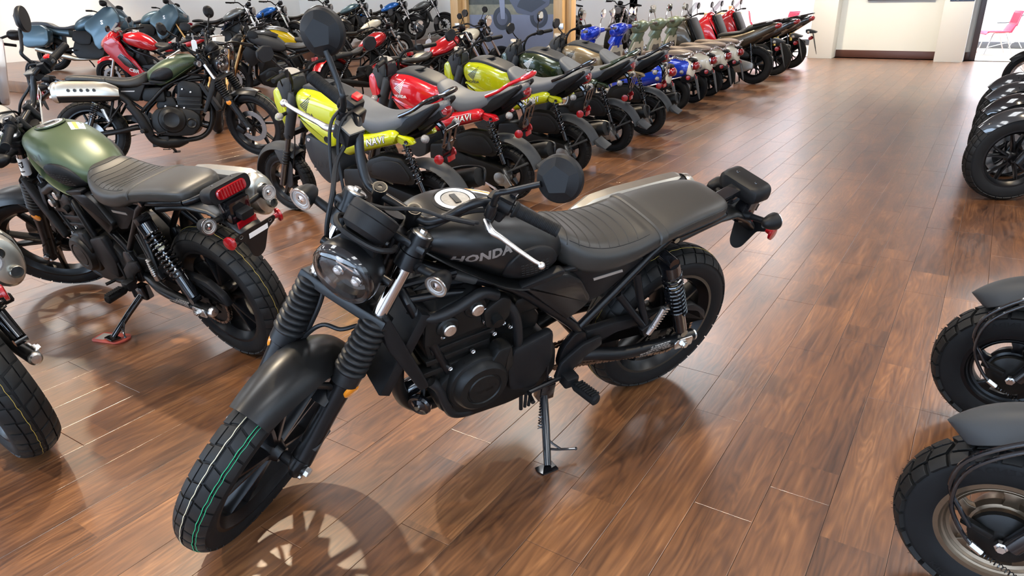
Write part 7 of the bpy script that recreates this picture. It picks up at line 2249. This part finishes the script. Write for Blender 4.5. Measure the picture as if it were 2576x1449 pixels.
for i in range(0, len(pts) - 1):
    a, b = pts[i], pts[i + 1]
    u, v, d = frame_for(b - a)
    q = u if i % 2 else v
    c = (a + b) / 2
    L = (b - a).length * 0.68
    ch.add(tube([c + d * L * math.cos(t) + q * 0.012 * math.sin(t) for t in [2 * PI * k / 10 for k in range(10)]], 0.0042, 5, closed=True))
tag(ob('security_chain', ch, 'chrome'), 'chrome security chain strung along the retro scooter tails', 'chain')

f1 = make_fat('fat tyred scooter with bronze wheel rims at the bottom right corner', 'bronze_metal')
FWm = (0.24, 0.13)
f1.matrix_basis = bm(0.235 + 1.265, 1.84, 180, 4, *FWm)
dup(f1, bm(0.25 + 1.265, 2.76, 180, 4, *FWm), 'fat tyred scooter with black wheel rims behind the bronze rimmed one', None, {'bronze_metal': 'frame_black'})

CW = (0.315, 0.15)
c1 = make_cruiser('candy red cruiser motorcycle behind the red mini motorcycle', 'paint_candy_red')
c1.matrix_basis = bm(-7.97, 7.57, 82, 9, *CW)
def cru(x, y, yaw, lean, label, paint, z=0.0, extra=None):
    s = {'paint_candy_red': paint}
    if extra:
        s.update(extra)
    return dup(c1, bm(x, y, yaw, lean, *CW, z=z), label, None, s if paint != 'paint_candy_red' else extra)
cru(-6.35, 7.1, 74, 9, 'candy red cruiser motorcycle beside the wooden poster post', 'paint_candy_red')
cru(-12.3, 11.9, 65, 9, 'cream cruiser motorcycle behind the candy red one', 'paint_cream')
cru(-7.15, 8.7, 74, 9, 'pale cream cruiser motorcycle partly hidden by a mini motorcycle mirror', 'paint_cream')
# raised display platform along the far wall
for (nm, x0, x1, y0, y1, h) in (('floor_platform', -16.35, -13.2, 9.25, 17.3, 0.32), ('floor_platform_left', -19.5, -16.36, 6.2, 17.3, 0.20), ('floor_platform_corner', -16.36, -14.1, 6.2, 9.24, 0.20), ('floor_platform_back', -9.6, -6.4, 14.2, 17.2, 0.16)):
    struct(one(nm, box(((x0 + x1) / 2, (y0 + y1) / 2, h / 2), (x1 - x0, y1 - y0, h), 0.01), 'wood_planks'))
PZ = 0.321
k = 0
for (x, y, pt, lb) in ((-14.6, 10.05, 'paint_grey', 'grey cruiser motorcycle at the left end of the raised platform'),
                       (-14.6, 10.90, 'paint_sky_blue', 'bright blue cruiser motorcycle on the platform behind the yellow road bike'),
                       (-14.6, 12.3, 'paint_gloss_black', 'gloss black cruiser motorcycle on the platform behind the round black mirror'),
                       (-14.6, 13.5, 'paint_steel_blue', 'steel blue cruiser motorcycle on the platform between black and bright blue ones'),
                       (-14.6, 15.0, 'paint_sky_blue', 'bright blue cruiser motorcycle on the platform above the candy red tank'),
                       (-14.6, 16.3, 'paint_grey', 'grey cruiser motorcycle at the right end of the raised platform')):
    cru(x, y, 22, 8, lb, pt, PZ)
for (x, y, lb) in ((-8.6, 15.9, 'black cruiser motorcycle with chrome ringed headlight behind the blue retro scooters'), (-7.2, 15.9, 'black cruiser motorcycle with chrome ringed headlight behind the green retro scooters')):
    cru(x, y, -80, 8, lb, 'paint_gloss_black', 0.161)
# front wheels at the right edge
for i, (y, lb) in enumerate(((6.15, 'nearest of the dark road bikes at the right edge, gloss grey front mudguard'), (6.95, 'second of the dark road bikes at the right edge, gloss black mudguard'), (7.75, 'third of the dark road bikes at the right edge'), (8.55, 'fourth of the dark road bikes at the right edge'))):
    cru(0.22 + 1.49 * 0.90, y + 1.49 * 0.43, 205.5, 6, lb, 'paint_gloss_black', 0, {'satin_black': 'paint_gloss_black' if i == 1 else 'paint_dark_grey'})
wb = make_cruiser('trail motorcycle with wire spoke wheels farthest along the right edge', 'paint_gloss_black', wire=True)
wb.matrix_basis = bm(0.42 + 1.49, 11.6, 183, 6, 0.315, 0.09)
SW = (0.31, 0.15)
s1 = make_sport('red faired sport motorcycle behind the green scrambler muffler', 'paint_red', True)
s1.matrix_basis = bm(-11.5, 7.7, 212, 9, *SW)
s2 = make_sport('yellow and silver road motorcycle behind the hexagonal mirror', 'paint_yellow', False, 'paint_grey')
s2.matrix_basis = bm(-10.08, 9.44, 222, 9, *SW)
dup(s2, bm(-8.73, 6.17, -40, 9, *SW), 'gloss black road motorcycle behind the green scrambler handlebar', None, {'paint_yellow': 'paint_gloss_black', 'paint_grey': 'paint_gloss_black'})
dup(s2, bm(-9.0, 8.3, 222, 9, *SW), 'dark road motorcycle between the yellow one and the candy red cruiser', None, {'paint_yellow': 'plastic_grey', 'paint_grey': 'plastic_black'})
TW = (0.32, 0.18)
t1 = make_tourer('steel blue touring motorcycle with side cases by the far wall, left of two', 'paint_steel_blue')
t1.matrix_basis = bm(-16.0, 7.6, 40, 8, *TW, z=0.201)
dup(t1, bm(-17.8, 10.1, 40, 8, *TW, z=0.201), 'steel blue touring motorcycle by the far wall, right of two')
dup(t1, bm(-11.2, 4.25, -22, 8, *TW), 'white faired touring motorcycle at the upper left edge', None, {'paint_steel_blue': 'paint_white'}, skip=('pannier', 'fairing_badge'))

# ------------------------------------------------------------------ poster between two maple posts
pf = thing('poster_stand', 'large scooter poster between two maple wood posts', 'poster', Matrix.Translation((-6.9, 10.6, 0)))
for x in (-1.06, 0.98):
    p = one('post', box((x, 0, 1.6), (0.16, 0.30, 3.2), 0.006), 'maple', pf)
    one('post_edge', box((x + 0.13, 0.05, 1.6), (0.09, 0.16, 3.2), 0.004), 'maple', p)
    one('post_bracket', box((x + 0.06, -0.16, 0.95), (0.10, 0.02, 0.09), 0.003), 'aluminium', p)
one('poster_frame', box((0.02, 0.06, 1.35), (1.86, 0.03, 2.5), 0.004), 'aluminium', pf)
one('poster_road', box((0.02, 0.043, 0.62), (1.80, 0.004, 1.0), 0), 'poster_road', pf)
one('poster_verge', box((0.02, 0.043, 1.20), (1.80, 0.004, 0.16), 0), 'poster_sky', pf)
one('poster_trees', box((0.02, 0.043, 1.90), (1.80, 0.004, 1.24), 0), 'poster_trees', pf)
def pp(name, pts, h, m, r=0.01):
    return one(name, prism(pts, 0.041 - h, 0.041 - h - 0.001, None, 0, r), m, pf)
for (cx, cz, rr) in ((-0.20, 1.06, 0.185), (0.52, 1.08, 0.17)):
    one('poster_wheel', lathe([(0, rr), (0.001, rr), (0.001, rr * 0.62), (0, rr * 0.62)], (cx, 0.0385, cz), (0, -1, 0), 28), 'poster_dark', pf)
    one('poster_wheel_disc', lathe([(0, rr * 0.60), (0.001, rr * 0.60), (0.001, 0)], (cx, 0.0390, cz), (0, -1, 0), 24), 'poster_mid', pf)
pp('poster_fork', [(-0.26, 1.45), (-0.14, 1.45), (-0.14, 1.05), (-0.22, 1.05)], 0.004, 'poster_light')
pp('poster_scooter_body', [(-0.10, 1.42), (0.10, 1.14), (0.40, 1.10), (0.72, 1.26), (0.74, 1.42), (0.40, 1.50), (0.12, 1.36), (0.0, 1.60), (-0.30, 1.62)], 0.003, 'poster_mid', 0.03)
pp('poster_scooter_panel', [(0.10, 1.24), (0.38, 1.15), (0.66, 1.30), (0.40, 1.42), (0.16, 1.34)], 0.005, 'poster_dark', 0.02)

# ------------------------------------------------------------------ things on the back wall and in the room behind
wf = thing('wall_picture', 'dark framed picture on the back wall between the white pillars', 'picture', Matrix.Translation((-1.83, 17.33, 1.75)))
one('frame', prism([(-0.62, -0.62), (0.62, -0.62), (0.62, 0.62), (-0.62, 0.62)], -0.03, 0.0, None, 0.006), 'dark_frame', wf)
one('print', box((0, -0.031, 0), (1.14, 0.002, 1.14), 0), 'poster_mid', wf)
sg = thing('award_sign', 'navy award sign on the white pillar reading Five-Year Winner in 2022', 'sign', Matrix.Translation((-0.735, 16.795, 1.36)))
one('board', box((0, 0, 0), (0.40, 0.01, 0.50), 0.002), 'navy', sg)
one('lettering', text_mesh('Five-Year Winner in 2022', 0.034, lambda u, v: Vector((u, -0.0058, -0.222 + v)), bold=0.0006), 'white_print', sg)
one('trim_line', box((0, -0.006, -0.195), (0.40, 0.002, 0.006), 0), 'silver_print', sg)
def make_chair(label, m):
    T = thing('chair', label, 'chair', m, 'red chairs in the room behind')
    seat = [(0.0, -0.22), (0.40, -0.22), (0.46, -0.19), (0.46, 0.19), (0.40, 0.22), (0.0, 0.22)]
    rings = []
    one('seat', prism(seat, 0.435, 0.455, lambda u, v, h: (u, v, h + 0.10 * max(0, 0.0 - u + 0.0) + (0.02 if abs(v) > 0.2 else 0) - (0.03 if u > .44 else 0)), 0.006, 0.06), 'chair_red', T)
    bk = MB()
    for i in range(12):
        bk.add(box((-0.07 - 0.035, -0.18 + 0.0327 * i, 0.72), (0.012, 0.018, 0.20), 0.003, rotm(0, -12, 0)))
    for (z, h) in ((0.60, 0.06), (0.84, 0.05)):
        bk.add(box((-0.05 - 0.22 * (z - 0.45), 0, z), (0.014, 0.44, h), 0.005, rotm(0, -12, 0)))
    for sd in (1, -1):
        bk.add(box((-0.105, 0.205 * sd, 0.72), (0.014, 0.04, 0.22), 0.005, rotm(0, -12, 0)))
    bk.add(prism([(-0.02, 0.44), (0.03, 0.44), (-0.055, 0.60), (-0.085, 0.60)], -0.20, 0.20, None, 0.004))
    ob('backrest', bk, 'chair_red', T)
    for sd in (1, -1):
        one('leg', tube([(0.42, 0.21 * sd, 0.012), (0.33, 0.20 * sd, 0.38), (0.29, 0.17 * sd, 0.425), (0.20, 0.16 * sd, 0.428)], 0.0115, 8, 3), 'chrome', T)
        one('leg', tube([(-0.10, 0.21 * sd, 0.012), (0.06, 0.20 * sd, 0.38), (0.10, 0.17 * sd, 0.425), (0.20, 0.16 * sd, 0.428)], 0.0115, 8, 3), 'chrome', T)
    return T
chair = make_chair('red plastic chair with chrome legs seen through the doorway at the right', Matrix.Translation((0.10, 18.9, 0)) @ Matrix.Rotation(R_(200), 4, 'Z'))
dup(chair, Matrix.Translation((-4.45, 19.4, 0)) @ Matrix.Rotation(R_(160), 4, 'Z'), 'red plastic chair beside the white pillar, its slotted back to the camera')
dup(chair, Matrix.Translation((-5.45, 19.9, 0)) @ Matrix.Rotation(R_(20), 4, 'Z'), 'red plastic chair next to the wooden side table in the room behind')
dk = thing('side_table', 'maple side table in the room behind', 'table', Matrix.Translation((-6.35, 20.1, 0)))
one('table_top', box((0, 0, 0.80), (0.9, 0.5, 0.03), 0.006), 'maple', dk)
for sx_ in (-0.4, 0.4):
    one('leg', box((sx_, -0.18, 0.395), (0.05, 0.05, 0.785), 0.004), 'maple', dk)
    one('leg', box((sx_, 0.18, 0.395), (0.05, 0.05, 0.785), 0.004), 'maple', dk)
tag(one('flower_pot', lathe([(0, 0.05), (0.16, 0.075), (0.165, 0.07), (0.15, 0.06), (0.15, 0)], (-6.10, 20.05, 0.816), (0, 0, 1), 20), 'bush_orange'), 'orange pot on the maple side table', 'pot')
tag(one('napkin_box', box((-6.35, 20.05, 0.866), (0.22, 0.16, 0.10), 0.01), 'paint_white'), 'white box on the maple side table', 'box')
one_ = one('wall_outlet', box((-5.72, 20.585, 0.42), (0.08, 0.014, 0.12), 0.004), 'cream_mark')
tag(one_, 'beige wall outlet below the chairs in the room behind', 'outlet')
cord = tag(one('power_cord', tube([(-0.12, 20.57, 0.55), (0.15, 20.55, 0.58), (0.45, 20.52, 0.80), (0.70, 20.52, 0.95)], 0.010, 8, 5), 'plastic_black'), 'black power cord plugged into the wall behind the red chair', 'cord')
wc = MB().add(tube([(-0.2, 20.5, 0.02), (0.1, 20.4, 0.12), (0.3, 20.5, 0.16), (0.35, 20.55, 0.45)], 0.008, 6, 6)).add(tube([(0.45, 20.5, 0.02), (0.3, 20.45, 0.22), (0.2, 20.5, 0.02)], 0.008, 6, 6))
tag(ob('white_cable', wc, 'paper'), 'white cables lying under the red chair in the doorway', 'cable')

# ------------------------------------------------------------------ small things
pad = thing('stand_pad', 'red plastic pad under the green scrambler side stand', 'pad', Matrix.Translation((-3.27, 1.49, 0)) @ Matrix.Rotation(R_(20), 4, 'Z'))
one('pad_plate', prism([(-0.09, -0.035), (-0.075, -0.045), (0.06, -0.05), (0.085, -0.02), (0.085, 0.02), (0.06, 0.05), (-0.075, 0.045), (-0.09, 0.035)], 0.0, 0.010, lambda u, v, h: (u, v, h), 0.003, 0.015), 'pad_red', pad)
one('pad_label', box((-0.05, 0, 0.0105), (0.05, 0.06, 0.001), 0), 'silver_print', pad)
def paper_tag(label, p, yaw, size=(0.06, 0.11), tilt=8):
    t = thing('price_tag', label, 'tag', Matrix.Translation(p) @ Matrix.Rotation(R_(yaw), 4, 'Z') @ Matrix.Rotation(R_(tilt), 4, 'Y'), 'paper tags hanging from handlebars')
    w_, h_ = size
    one('tag_paper', prism([(-w_ / 2, -h_), (w_ / 2, -h_), (w_ / 2, -0.02), (w_ * .3, 0), (-w_ * .3, 0), (-w_ / 2, -0.02)], 0, 0.0008, lambda u, v, h: (h, u, v)), 'paper', t)
    one('tag_string', tube([(0, 0, -0.01), (0.005, 0.006, 0.03), (0, 0, 0.06), (-0.005, -0.006, 0.03), (0, 0, -0.01)], 0.0012, 5, 4), 'paper', t)
    return t
paper_tag('white paper tag hanging from the handlebar of the tail-on green scrambler', (-3.565, 1.585, 1.075), 60)
paper_tag('white paper tag hanging from the handlebar of the green scrambler seen from its right', (-6.55, 4.42, 1.12), -40, (0.05, 0.12))
paper_tag('white paper tag tied to the mirror of the red mini motorcycle', (-3.98, 4.86, 1.13), -35, (0.05, 0.13), 40)
